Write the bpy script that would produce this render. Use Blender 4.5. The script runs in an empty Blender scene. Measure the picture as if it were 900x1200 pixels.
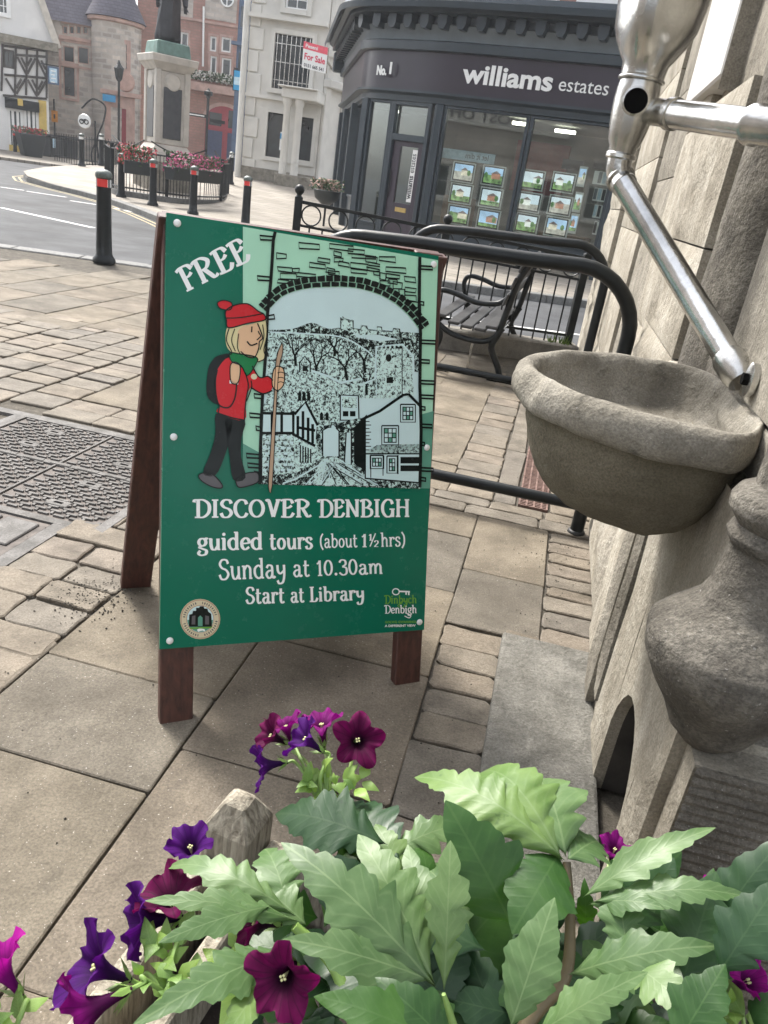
import bpy, bmesh, math, random
from mathutils import Vector, Matrix, noise
random.seed(7)
R = random.Random(11)
C = bpy.context.scene.collection
scn = bpy.context.scene
V = Vector
# ------------------------------------------------------------------ camera, sky, sun, exposure
F_PX, PITCH, ROLL, EYE = 900.0, math.radians(23.3), math.radians(8.8), 1.42
fw = V((0, math.cos(PITCH), -math.sin(PITCH)))
r0 = V((1, 0, 0)); u0 = r0.cross(fw)
cam_up = u0*math.cos(ROLL) - r0*math.sin(ROLL)
cam_rt = r0*math.cos(ROLL) + u0*math.sin(ROLL)
EYEP = V((0, 0, EYE))
cd = bpy.data.cameras.new('camera'); cam = bpy.data.objects.new('camera', cd); C.objects.link(cam)
m = Matrix((cam_rt, cam_up, -fw)).transposed().to_4x4(); m.translation = EYEP
cam.matrix_world = m
cd.sensor_fit = 'VERTICAL'; cd.sensor_height = 36.0; cd.lens = 36.0*F_PX/1200.0
cd.clip_start = 0.02; cd.clip_end = 2000
cd.dof.use_dof = True; cd.dof.focus_distance = 1.9; cd.dof.aperture_fstop = 30.0
scn.camera = cam
SUN_EL, SUN_AZ = math.radians(50), math.radians(-38)     # azimuth from +Y, towards -X is negative
w = bpy.data.worlds.new('World'); scn.world = w; w.use_nodes = True
nt = w.node_tree; bg = nt.nodes['Background']
sky = nt.nodes.new('ShaderNodeTexSky'); sky.sky_type = 'NISHITA'; sky.sun_disc = False
sky.sun_elevation = SUN_EL; sky.sun_rotation = SUN_AZ
sky.air_density = 1.0; sky.dust_density = 3.0; sky.ozone_density = 1.0
hs = nt.nodes.new('ShaderNodeHueSaturation'); hs.inputs['Saturation'].default_value = 0.28
nt.links.new(sky.outputs[0], hs.inputs['Color']); nt.links.new(hs.outputs[0], bg.inputs[0])
bg.inputs[1].default_value = 0.15
sd = bpy.data.lights.new('sun', 'SUN'); sd.energy = 2.0; sd.angle = math.radians(12); sd.color = (1, .95, .87)
so = bpy.data.objects.new('sun', sd); C.objects.link(so)
sdir = V((math.sin(SUN_AZ)*math.cos(SUN_EL), math.cos(SUN_AZ)*math.cos(SUN_EL), math.sin(SUN_EL)))
so.rotation_euler = sdir.to_track_quat('Z', 'Y').to_euler(); so.location = sdir*60
scn.view_settings.view_transform = 'Standard'; scn.view_settings.look = 'None'
scn.view_settings.exposure = 1.58; scn.view_settings.gamma = 1
try: scn.cycles.use_denoising = True
except Exception: pass
# ------------------------------------------------------------------ finding real places from the photograph (900x1200)
def ray(x, y): return fw + cam_rt*((x-450)/F_PX) - cam_up*((y-600)/F_PX)
def gz(x, y, z=0.0):
    d = ray(x, y); return EYEP + d*((z-EYE)/d.z)
def on(x, y, P, n):
    d = ray(x, y); return EYEP + d*((P-EYEP).dot(n)/d.dot(n))
def far(x, y, k):
    return EYEP + ray(x, y).normalized()*k
S_ = V((.9863, -.165, 0)); T_ = V((.165, .9863, 0))          # paving frame: across and along
def st(s, t, z=0.0): return S_*s + T_*t + V((0, 0, z))
# ------------------------------------------------------------------ object helpers
ORG = {}
def link(o, parent=None, org=None):
    C.objects.link(o)
    if parent is not None: o.parent = parent
    ORG[o.name] = org
    return o
def thing(name, label, cat, loc=(0, 0, 0), group=None):
    o = bpy.data.objects.new(name, None); o.empty_display_size = .1; o.location = V(loc)
    link(o, None, V(loc)); o['label'] = label; o['category'] = cat
    if group: o['group'] = group
    return o
def tag(o, label, cat, group=None):
    o['label'] = label; o['category'] = cat
    if group: o['group'] = group
    return o
def struct(o): o['kind'] = 'structure'; return o
def stuff(o): o['kind'] = 'stuff'; return o
def tree_copy(o, parent=None):
    c = o.copy(); C.objects.link(c); ORG[c.name] = ORG[o.name]
    if parent is not None: c.parent = parent
    for ch in list(o.children): tree_copy(ch, c)
    return c
class MB:
    def __init__(s): s.v = []; s.f = []
    def poly(s, pts):
        k = len(s.v); s.v += [V(p) for p in pts]; s.f.append(list(range(k, k+len(pts)))); return s
    def vbox(s, o, a, b, c):
        o = V(o); a = V(a); b = V(b); c = V(c)
        if a.cross(b).dot(c) < 0: o = o + a; a = -a
        k = len(s.v); s.v += [o, o+a, o+a+b, o+b, o+c, o+a+c, o+a+b+c, o+b+c]
        for q in ((3, 2, 1, 0), (4, 5, 6, 7), (0, 1, 5, 4), (1, 2, 6, 5), (2, 3, 7, 6), (3, 0, 4, 7)): s.f.append([k+i for i in q])
        return s
    def box(s, c, sx, sy, sz, rz=0):
        a = V((math.cos(rz), math.sin(rz), 0)); b = V((-math.sin(rz), math.cos(rz), 0))
        return s.vbox(V(c) - a*sx/2 - b*sy/2 - V((0, 0, sz/2)), a*sx, b*sy, V((0, 0, sz)))
    def bar(s, p, q, w, h, up=(0, 0, 1)):      # rectangular bar between two points
        p = V(p); q = V(q); d = (q-p); L = d.normalized(); x = L.cross(V(up))
        if x.length < 1e-5: x = L.cross(V((1, 0, 0)))
        x.normalize(); y = x.cross(L)
        return s.vbox(p - x*w/2 - y*h/2, x*w, y*h, d)
    def ring(s, pts):
        k = len(s.v); s.v += pts; return list(range(k, k+len(pts)))
    def skin(s, a, b, closed=True):
        n = len(a)
        for i in range(n if closed else n-1):
            j = (i+1) % n; s.f.append([a[i], a[j], b[j], b[i]])
    def tube(s, pts, r, n=8, caps=True, closed=False):
        pts = [V(p) for p in pts]; N = len(pts)
        rs = r if isinstance(r, (list, tuple)) else [r]*N
        prev = None; rings = []
        for i, p in enumerate(pts):
            if closed: d = pts[(i+1) % N] - pts[i-1]
            else: d = pts[min(i+1, N-1)] - pts[max(i-1, 0)]
            d.normalize()
            if prev is None:
                x = d.cross(V((0, 0, 1)))
                if x.length < 1e-3: x = d.cross(V((1, 0, 0)))
            else: x = prev - d*prev.dot(d)
            x.normalize(); prev = x; y = d.cross(x)
            rings.append(s.ring([p + (x*math.cos(2*math.pi*k/n) + y*math.sin(2*math.pi*k/n))*rs[i] for k in range(n)]))
        for a, b in zip(rings, rings[1:]): s.skin(a, b)
        if closed: s.skin(rings[-1], rings[0])
        elif caps: s.f.append(rings[0][::-1]); s.f.append(rings[-1])
        return s
    def lathe(s, prof, n=16, o=(0, 0, 0), X=(1, 0, 0), Y=(0, 1, 0), Z=(0, 0, 1), fn=None, caps=True):
        o = V(o); X = V(X); Y = V(Y); Z = V(Z); rings = []
        for r, z in prof:
            pp = []
            for k in range(n):
                a = 2*math.pi*k/n; rr = r*(fn(a, z) if fn else 1)
                pp.append(o + X*(rr*math.cos(a)) + Y*(rr*math.sin(a)) + Z*z)
            rings.append(s.ring(pp))
        for a, b in zip(rings, rings[1:]): s.skin(a, b)
        if caps: s.f.append(rings[0][::-1]); s.f.append(rings[-1])
        return s
    def sphere(s, c, r, n=10, m=6, sx=1, sy=1, sz=1):
        return s.lathe([(max(r*math.sin(math.pi*i/m), 1e-4), -r*math.cos(math.pi*i/m)*sz) for i in range(m+1)], n, c, (sx, 0, 0), (0, sy, 0))
    def prism(s, poly, o, u, v, n, d):         # polygon in (u,v), extruded by d along n
        o = V(o); u = V(u); v = V(v); n = V(n)
        A = sum(poly[i][0]*poly[(i+1) % len(poly)][1] - poly[(i+1) % len(poly)][0]*poly[i][1] for i in range(len(poly)))
        if (A < 0) != (u.cross(v).dot(n*d) < 0): poly = poly[::-1]
        a = s.ring([o + u*p[0] + v*p[1] for p in poly]); b = s.ring([o + u*p[0] + v*p[1] + n*d for p in poly])
        s.f.append(a[::-1]); s.f.append(b); s.skin(a, b); return s
    def build(s, name, mat, parent=None, smooth=None, bevel=0, seg=1, tri=False):
        org = ORG[parent.name] if parent is not None else None
        if org is None: org = V((0, 0, 0))
        me = bpy.data.meshes.new(name)
        me.from_pydata([tuple(p - org) for p in s.v], [], s.f)
        if bevel or tri:
            bm = bmesh.new(); bm.from_mesh(me)
            if bevel:
                bmesh.ops.remove_doubles(bm, verts=bm.verts, dist=1e-6)
                ed = [e for e in bm.edges if len(e.link_faces) == 2 and e.calc_face_angle(0) > .5]
                bmesh.ops.bevel(bm, geom=ed, offset=bevel, segments=seg, profile=.5, affect='EDGES', clamp_overlap=True)
            if tri: bmesh.ops.triangulate(bm, faces=bm.faces[:], ngon_method='EAR_CLIP')
            bm.to_mesh(me); bm.free()
        if smooth is not None:
            me.polygons.foreach_set('use_smooth', [True]*len(me.polygons))
            me.set_sharp_from_angle(angle=math.radians(smooth))
        me.materials.append(mat)
        o = bpy.data.objects.new(name, me)
        return link(o, parent, org)
def bez(pts, n=8, closed=False):               # Catmull-Rom through points
    out = []; N = len(pts); P = [V(p) for p in pts]
    rng = N if closed else N-1
    for i in range(rng):
        if closed: a, b, c, d = P[i-1], P[i], P[(i+1) % N], P[(i+2) % N]
        else: a, b, c, d = P[max(i-1, 0)], P[i], P[i+1], P[min(i+2, N-1)]
        for k in range(n):
            t = k/n
            out.append(.5*((2*b) + (c-a)*t + (2*a-5*b+4*c-d)*t*t + (3*b-a-3*c+d)*t**3))
    if not closed: out.append(P[-1])
    return out
# ------------------------------------------------------------------ materials
def ramp(nt, fac, stops):
    n = nt.nodes.new('ShaderNodeValToRGB'); e = n.color_ramp.elements
    while len(e) < len(stops): e.new(.5)
    for k, (p, c) in enumerate(stops): e[k].position = p; e[k].color = (*c, 1) if len(c) == 3 else c
    nt.links.new(fac, n.inputs[0]); return n.outputs[0]
def noise_n(nt, vec, scale, detail=4, rough=.55, dist=0):
    n = nt.nodes.new('ShaderNodeTexNoise'); n.inputs['Scale'].default_value = scale; n.inputs['Detail'].default_value = detail
    n.inputs['Roughness'].default_value = rough; n.inputs['Distortion'].default_value = dist
    nt.links.new(vec, n.inputs['Vector']); return n.outputs['Fac']
def mixc(nt, fac, a, b, mode='MIX'):
    n = nt.nodes.new('ShaderNodeMix'); n.data_type = 'RGBA'; n.blend_type = mode
    for sock, val in ((n.inputs[0], fac), (n.inputs[6], a), (n.inputs[7], b)):
        if isinstance(val, (int, float)): sock.default_value = val
        elif isinstance(val, (tuple, list)): sock.default_value = (*val, 1)
        else: nt.links.new(val, sock)
    return n.outputs[2]
def base_mat(name):
    m = bpy.data.materials.new(name); m.use_nodes = True; nt = m.node_tree
    b = nt.nodes['Principled BSDF']; tc = nt.nodes.new('ShaderNodeTexCoord'); return m, nt, b, tc.outputs['Object']
def bump(nt, b, h, strength, dist=.01):
    n = nt.nodes.new('ShaderNodeBump'); n.inputs['Strength'].default_value = strength; n.inputs['Distance'].default_value = dist
    nt.links.new(h, n.inputs['Height']); nt.links.new(n.outputs[0], b.inputs['Normal'])
def plain(name, col, rough=.5, metal=0, var=.15, scale=8, bmp=0, bscale=60, spec=.5):
    m, nt, b, v = base_mat(name)
    c2 = tuple(max(0, x*(1-var)) for x in col); c1 = tuple(min(1, x*(1+var)) for x in col)
    nt.links.new(ramp(nt, noise_n(nt, v, scale, 5), [(.3, c2), (.7, c1)]), b.inputs['Base Color'])
    b.inputs['Roughness'].default_value = rough; b.inputs['Metallic'].default_value = metal
    b.inputs['Specular IOR Level'].default_value = spec
    if bmp: bump(nt, b, noise_n(nt, v, bscale, 6, .6), bmp, .004)
    return m
def stone(name, c_dark, c_mid, c_light, scale=6, rough=.9, bmp=.5, bscale=45, bd=.012, perobj=0.0, spots=.35, spotc=(.03, .03, .028), fine=160, light_spots=0):
    m, nt, b, v = base_mat(name)
    n1 = noise_n(nt, v, scale, 8, .62, .3)
    col = ramp(nt, n1, [(.3, c_dark), (.5, c_mid), (.72, c_light)])
    n2 = noise_n(nt, v, fine, 4, .7)
    col = mixc(nt, ramp(nt, n2, [(.35, (.55,)*3), (.65, (0, 0, 0))]), col, tuple(x*.45 for x in c_dark))
    if spots:
        n3 = noise_n(nt, v, scale*2.3, 10, .75)
        f = ramp(nt, n3, [(.56, (0, 0, 0)), (.72, (spots,)*3)])
        col = mixc(nt, f, col, spotc)
    n5 = noise_n(nt, v, max(.6, scale*.3), 7, .68, .8)
    col = mixc(nt, 1.0, col, ramp(nt, n5, [(.32, (.78, .77, .75)), (.52, (1, 1, 1)), (.7, (1.1, 1.09, 1.06))]), 'MULTIPLY')
    if light_spots:
        n4 = noise_n(nt, v, fine*.9, 2, .5)
        col = mixc(nt, ramp(nt, n4, [(.69, (0, 0, 0)), (.74, (light_spots,)*3)]), col, (.62, .6, .56))
    if perobj:
        oi = nt.nodes.new('ShaderNodeObjectInfo')
        tint = ramp(nt, oi.outputs['Random'], [(0, (1-perobj, 1-perobj, 1-perobj*.9)), (.35, (1, .98, .95)), (.7, (1+perobj*.4, 1.02, .95)), (1, (1.03, .98, .96))])
        col = mixc(nt, 1.0, col, tint, 'MULTIPLY')
    nt.links.new(col, b.inputs['Base Color']); b.inputs['Roughness'].default_value = rough
    b.inputs['Specular IOR Level'].default_value = .3
    h = nt.nodes.new('ShaderNodeMath'); h.operation = 'MULTIPLY_ADD'
    nt.links.new(noise_n(nt, v, bscale, 10, .65), h.inputs[0]); h.inputs[1].default_value = 1.0
    nt.links.new(n1, h.inputs[2]); bump(nt, b, h.outputs[0], bmp, bd)
    return m
def glass(name, tint=(.9, .95, .93), refl=1.0):
    m, nt, b, v = base_mat(name)
    tr = nt.nodes.new('ShaderNodeBsdfTransparent'); tr.inputs[0].default_value = (*tint, 1)
    gl = nt.nodes.new('ShaderNodeBsdfGlossy'); gl.inputs['Roughness'].default_value = .02
    fr = nt.nodes.new('ShaderNodeFresnel'); fr.inputs[0].default_value = 1.5
    mu = nt.nodes.new('ShaderNodeMath'); mu.operation = 'MULTIPLY_ADD'; mu.inputs[1].default_value = 1.6*refl; mu.inputs[2].default_value = .02
    nt.links.new(fr.outputs[0], mu.inputs[0])
    mx = nt.nodes.new('ShaderNodeMixShader'); nt.links.new(mu.outputs[0], mx.inputs[0])
    nt.links.new(tr.outputs[0], mx.inputs[1]); nt.links.new(gl.outputs[0], mx.inputs[2])
    nt.links.new(mx.outputs[0], nt.nodes['Material Output'].inputs[0]); return m
def wood(name, dark, light, scale=3, rough=.6, axis=(30, 30, 2), bmp=.3):
    m, nt, b, v = base_mat(name)
    mp = nt.nodes.new('ShaderNodeMapping'); mp.inputs['Scale'].default_value = axis; nt.links.new(v, mp.inputs[0])
    n1 = noise_n(nt, mp.outputs[0], scale, 6, .6, .6)
    col = ramp(nt, n1, [(.3, dark), (.7, light)])
    n2 = noise_n(nt, v, 25, 6, .7)
    col = mixc(nt, ramp(nt, n2, [(.6, (0, 0, 0)), (.8, (.5,)*3)]), col, tuple(x*.5 for x in dark))
    nt.links.new(col, b.inputs['Base Color']); b.inputs['Roughness'].default_value = rough
    bump(nt, b, n1, bmp, .004); return m
def emit(name, col, s):
    m, nt, b, v = base_mat(name); b.inputs['Base Color'].default_value = (*col, 1)
    b.inputs['Emission Color'].default_value = (*col, 1); b.inputs['Emission Strength'].default_value = s; return m
M = {}
M['flag'] = stone('sandstone_flag', (.11, .097, .075), (.186, .164, .13), (.275, .246, .198), 4, .82, .6, 55, .01, perobj=.18, spots=.6, spotc=(.06, .055, .046), light_spots=.5)
M['sett'] = stone('worn_sett', (.124, .11, .088), (.205, .182, .149), (.293, .262, .216), 7, .75, .6, 50, .012, perobj=.2, spots=.5, spotc=(.07, .06, .05))
M['joint'] = stone('joint_dirt', (.075, .067, .054), (.11, .098, .08), (.16, .142, .118), 20, .95, .6, 90, .01, spots=0)
M['granite'] = stone('grey_granite', (.12, .115, .1), (.2, .193, .172), (.29, .28, .25), 12, .88, .9, 60, .012, spots=.85, spotc=(.1, .098, .09), light_spots=.3)
M['kerb'] = stone('granite_kerb', (.13, .13, .127), (.19, .19, .184), (.26, .26, .25), 20, .7, .4, 80, .005, spots=.2)
M['wall_cream'] = stone('cream_limestone', (.27, .242, .192), (.42, .385, .318), (.55, .515, .445), 5, .92, .7, 25, .02, spots=.3, spotc=(.16, .14, .11))
M['wall_grey'] = stone('weathered_grey_stone', (.16, .144, .115), (.3, .275, .228), (.44, .408, .345), 5, .92, .8, 36, .016, spots=.65, spotc=(.07, .065, .058))
M['wall_dark'] = stone('stained_and_shaded_stone', (.08, .073, .061), (.165, .15, .127), (.3, .278, .236), 6, .93, 1.0, 34, .02, spots=.8, light_spots=.35)
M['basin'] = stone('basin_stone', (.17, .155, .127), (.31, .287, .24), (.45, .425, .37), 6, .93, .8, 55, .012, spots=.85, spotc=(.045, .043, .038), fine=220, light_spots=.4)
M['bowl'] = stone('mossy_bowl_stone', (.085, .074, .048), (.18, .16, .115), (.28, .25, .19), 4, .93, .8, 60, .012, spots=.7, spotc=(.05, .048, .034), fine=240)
M['recess_dark'] = plain('dark_recess', (.045, .04, .035), .95, 0, .5, 9, .8, 30)  # mottled very dark tone for the trough recess and the crack
M['asphalt'] = stone('asphalt', (.05, .052, .056), (.08, .083, .088), (.115, .119, .125), 1.1, .85, .35, 240, .004, spots=.2, spotc=(.05, .05, .052), fine=420)
M['line_white'] = plain('road_paint_white', (.6, .6, .58), .7, 0, .25, 20)
M['line_yellow'] = plain('road_paint_yellow', (.36, .3, .17), .8, 0, .4, 20)
M['iron'] = plain('black_iron_paint', (.006, .0085, .0095), .36, 0, .5, 12, .2, 120, spec=.3)
M['iron_dull'] = plain('worn_black_iron', (.014, .015, .016), .55, 0, .4, 20, .2, 90)
M['iron_far'] = plain('dark_green_black_iron', (.007, .01, .011), .45, 0, .4, 10, spec=.3)
M['slat'] = wood('weathered_black_slats', (.01, .011, .012), (.04, .04, .04), 3, .5, (3, 3, 30))
M['steel'] = plain('polished_steel', (.62, .62, .61), .2, 1, .3, 9, .4, 22)
M['steel_dull'] = plain('dull_steel', (.54, .535, .515), .25, 1, .35, 12, .4, 26)
M['hole'] = plain('hole_shade_black', (.004, .004, .004), .95, spec=.05)  # near black, paints the shade inside holes and channel; also the bolt
M['white'] = plain('white_paint', (.78, .78, .76), .4, 0, .04)
M['red'] = plain('red_band', (.62, .03, .025), .45, 0, .1)
M['wood_red'] = wood('stained_red_brown_timber', (.03, .011, .008), (.095, .034, .024), 3, .5, (22, 22, 2))
M['wood_edge'] = wood('worn_timber_edge', (.1, .055, .04), (.25, .16, .12), 3, .7, (22, 22, 2))
M['wood_grey'] = wood('weathered_grey_timber', (.1, .082, .058), (.42, .38, .3), 2.2, .88, (60, 60, 7), .8)
# ================================================================== GROUND
mb = MB(); mb.poly([(-300, -300, -.12), (300, -300, -.12), (300, 300, -.12), (-300, 300, -.12)])
road = struct(mb.build('road', M['asphalt']))
NK = [(-30, 6.6), (-12, 9.0), (-7, 9.55), (-5, 9.8), (-3.4, 10.0), (-2.6, 9.95), (-1.9, 9.3), (-1.3, 8.5), (-.6, 8.0), (.5, 7.95), (2.2, 8.1), (4, 8.5), (20, 12)]
FK = [(26, 9), (14, 12.6), (8, 13.9), (4.5, 13.8), (2.16, 13.5), (.97, 13.25), (-1, 13.1), (-2.6, 13.5), (-3.7, 14.3), (-4.6, 15.4), (-5.5, 16.8), (-6.4, 18.1), (-7.9, 20.0), (-9.0, 21.0), (-10.2, 21.9), (-11.4, 23.0), (-12.2, 24.4), (-12.8, 27), (-13.4, 31), (-16, 36), (-17.5, 44), (-17.5, 60)]
def sm(a, b, x): t = max(0, min(1, (x-a)/(b-a))); return t*t*(3-2*t)
def plaza_z(x, y): return .62*sm(21, 34, y)*sm(-15.5, -10.5, x)
mb = MB(); mb.poly([(x, y, -.014) for x, y in NK] + [(20, -8, -.014), (-30, -8, -.014)])
pav = struct(mb.build('pavement', M['joint'], tri=True))
# far pavement: grid from its kerb to the back
mb = MB(); back = []
fk = [V((x, y, 0)) for x, y in FK]
fkd = []
for a, b in zip(fk, fk[1:]):
    n = max(1, int((b-a).length/1.2))
    fkd += [a.lerp(b, k/n) for k in range(n)]
fkd.append(fk[-1])
N = len(fkd); cum = [0]
for a, b in zip(fkd, fkd[1:]): cum.append(cum[-1]+(b-a).length)
rows = []
for j in range(17):
    t = (j/16)**1.3; row = []
    for i, p in enumerate(fkd):
        q = V((28 - 45.5*cum[i]/cum[-1], 60, 0)); r = p.lerp(q, t); row.append(V((r.x, r.y, plaza_z(r.x, r.y))))
    rows.append(mb.ring(row))
for a, b in zip(rows, rows[1:]): mb.skin(b, a, closed=False)
def paved(name, tile=1.0):
    m, nt, b, v = base_mat(name)
    mp = nt.nodes.new('ShaderNodeMapping'); mp.inputs['Rotation'].default_value = (0, 0, math.radians(20)); nt.links.new(v, mp.inputs[0])
    br = nt.nodes.new('ShaderNodeTexBrick'); br.inputs['Scale'].default_value = tile; nt.links.new(mp.outputs[0], br.inputs['Vector'])
    br.inputs['Color1'].default_value = (.2, .175, .14, 1); br.inputs['Color2'].default_value = (.27, .24, .2, 1); br.inputs['Mortar'].default_value = (.1, .09, .075, 1)
    br.inputs['Mortar Size'].default_value = .012; br.inputs['Brick Width'].default_value = .8; br.inputs['Row Height'].default_value = .45
    n = noise_n(nt, v, .7, 6, .6)
    c = mixc(nt, 1.0, br.outputs[0], ramp(nt, n, [(.3, (.8, .8, .8)), (.7, (1.1, 1.1, 1.1))]), 'MULTIPLY')
    nt.links.new(c, b.inputs['Base Color']); b.inputs['Roughness'].default_value = .75
    bump(nt, b, noise_n(nt, v, 30, 6), .2, .01); return m
M['plaza'] = paved('far_paving', 1.0)
plaza = struct(mb.build('square_paving', M['plaza'], smooth=30))
def kerb_run(pts, parent, wd, inward, ln=.92, top=.004):
    acc = []
    for a, b in zip(pts, pts[1:]):
        a = V((*a, 0)); b = V((*b, 0)); L = (b-a).length; n = max(1, round(L/ln))
        for k in range(n): acc.append((a.lerp(b, k/n), a.lerp(b, (k+1)/n)))
    for a, b in acc:
        d = (b-a).normalized(); nrm = V((-d.y, d.x, 0))*inward
        e = .004
        za, zb = (0, 0)
        MB().vbox(a + d*e + V((0, 0, -.16)) - nrm*.01, (b-a) - d*2*e, nrm*wd, V((0, 0, .16+top))).build('kerb_stone', M['kerb'], parent, bevel=.012)
kerb_run(NK[1:12], pav, .28, -1)
kerb_run(FK[2:20], plaza, .24, -1, 1.4)
# painted lines
ln = struct(MB().poly([(0, 0, -.5), (.01, 0, -.5), (0, .01, -.5)]).build('road_marking', M['line_white']))
def strip(pts, wd, mat, name='painted_line', z=-.116):
    mb = MB(); P = [V((*p, z)) for p in pts]; L = []; Rr = []
    for i, p in enumerate(P):
        d = (P[min(i+1, len(P)-1)] - P[max(i-1, 0)]).normalized(); n = V((-d.y, d.x, 0))*wd/2
        L.append(p+n); Rr.append(p-n)
    a = mb.ring(L); b = mb.ring(Rr); mb.skin(b, a, closed=False)
    return mb.build(name, mat, road)
bpy.data.objects.remove(ln)
def gline(a, b): return [tuple(gz(*a, -.116)[:2]), tuple(gz(*b, -.116)[:2])]
strip(gline((0, 243), (110, 267)), .13, M['line_white'])
for a, b in (((0, 219), (28, 223)), ((31, 224), (78, 231)), ((82, 235), (128, 242)), ((135, 244), (168, 251))): strip(gline(a, b), .13, M['line_white'])
for off in (.14, .3):
    pts = []
    for a, b, c in zip(FK[6:17], FK[7:18], FK[8:19]):
        d = (V((*c, 0))-V((*a, 0))).normalized(); n = V((-d.y, d.x, 0)); p = V((*b, 0)) + n*off; pts.append((p.x, p.y))
    strip(pts, .06, M['line_yellow'])
strip([(-3, 11.6), (.5, 10.2), (3, 10.6), (7, 11.2)], .1, M['line_white'])
# ------------------------------------------------ paving stones laid one by one
def piece(name, mat, s0, s1, t0, t1, gap=.0016, round_=.007, jit=.005, ztop=0.0, zj=.002, ch=.003, skew=0.0, parent=None):
    q = [(s0+gap, t0+gap), (s1-gap, t0+gap), (s1-gap, t1-gap), (s0+gap, t1-gap)]
    q = [(s+R.uniform(-jit, jit)*.5, t+R.uniform(-jit, jit)*.5 + skew*(s-s0)) for s, t in q]
    zc = ztop + R.uniform(-zj, zj); tx, ty = R.uniform(-zj, zj)*2, R.uniform(-zj, zj)*2
    out = []
    for i in range(4):
        p = V((*q[i], 0)); a = V((*q[i-1], 0)); b = V((*q[(i+1) % 4], 0)); r = round_*R.uniform(.5, 1.3)
        out.append(p + (a-p).normalized()*min(r, (a-p).length*.4)); 
        out.append(p + (b-p).normalized()*min(r, (b-p).length*.4))
        mid = p.lerp(b, R.uniform(.4, .6)); e = (b-p).normalized(); out.append(mid + V((-e.y, e.x, 0))*R.uniform(-.3, .5)*jit)
    c = sum(out, V())/len(out); mb = MB()
    def zz(p): return zc + tx*(p.x-c.x) + ty*(p.y-c.y)
    r1 = mb.ring([st(p.x, p.y, -.03) for p in out]); r2 = mb.ring([st(p.x, p.y, zz(p)-ch) for p in out])
    ins = [p + (c-p).normalized()*ch*1.4 for p in out]
    r3 = mb.ring([st(p.x, p.y, zz(p)) for p in ins])
    mb.skin(r1, r2); mb.skin(r2, r3); mb.f.append(r3)
    return mb.build(name, mat, parent or pav, smooth=28)
def inside_man(s0, s1, t0, t1): return s1 > -2.62 and s0 < -1.5 and t1 > 1.86 and t0 < 3.54 and not (s0 >= -1.58 and t0 > 2.4) and not (s0 >= -1.66)
FL, SE = M['flag'], M['sett']
def flag(*a, **k): return piece('flagstone', FL, *a, **k)
def sett(*a, **k): k.setdefault('round_', .014); k.setdefault('jit', .014); k.setdefault('zj', .004); k.setdefault('ch', .004); k.setdefault('gap', .003); return piece('paving_sett', SE, *a, **k)
def cuts(a, b, avg, var=.25):
    out = [a]
    while out[-1] < b - avg*.6: out.append(out[-1] + avg*R.uniform(1-var, 1+var))
    out[-1] = b; return out
# course A, between the two joints left of the board
ts = [.1, .78, 1.30, 1.69, 2.12, 2.6, 3.1, 3.6, 4.1, 4.6, 5.1, 5.6]
for a, b in zip(ts, ts[1:]): flag(-1.22, -.68, a, b)
ts = [.1, .8, 1.47, 2.05, 2.64, 3.18, 3.46]
for a, b in zip(ts, ts[1:]): flag(-.68, -.12, a, b)
for a, b in zip([.1, .75, 1.5], [.75, 1.5, 2.0]): flag(-1.8, -1.22, a, b-.25 if a > 1 else b)
for a, b in ((.1, .7), (.7, 1.25)): flag(-2.4, -1.8, a, b); flag(-3, -2.4, a-.1, b)
# narrow course of setts right of the long joint, then slabs by the step
ts = [.2, .55, .85, 1.15, 1.45, 1.75, 1.88, 2.01, 2.14, 2.27, 2.41]
for a, b in zip(ts, ts[1:]): sett(-.12, .095, a, b)
flag(.095, .22, 2.385, 2.46, round_=.01)
flag(-.12, .22, 2.415, 2.865); flag(-.12, .22, 2.865, 3.465)
ts = cuts(2.4, 3.46, .115)
for a, b in zip(ts, ts[1:]): sett(.225, .47, a, b)
for a, b in zip([.2, .6, 1.0], [.6, 1.0, 1.4]): flag(.1, .5, a, b)
# crossing course
x = -1.0
while x < .5:
    wd = R.uniform(.24, .36); e = min(x+wd, .5); sett(x, e, 3.47, 3.59); x = e
x = -1.1
while x < .5:
    wd = R.uniform(.2, .3); e = min(x+wd, .5); sett(x, e, 3.59, 3.7); x = e
# beyond the crossing course up to the railing
ts = [3.7, 4.12, 4.62, 5.1, 5.62, 6.1, 6.6, 7.15]
for a, b in zip(ts, ts[1:]): flag(-.84, -.31, a, b)
ts = [3.7, 4.3, 4.9, 5.4, 6.0, 6.5, 7.15]
for a, b in zip(ts, ts[1:]): flag(-1.4, -.84, a, b)
ts = cuts(3.7, 6.6, .2)
for a, b in zip(ts, ts[1:]): sett(-.31, -.07, a, b)
sett(-.07, .05, 3.7, 4.6, round_=.008); sett(-.07, .05, 4.6, 5.5, round_=.008); sett(-.07, .05, 5.5, 6.5, round_=.008)
ts = cuts(3.7, 6.6, .16)
for a, b in zip(ts, ts[1:]): sett(.215, .5, a, b)
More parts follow.
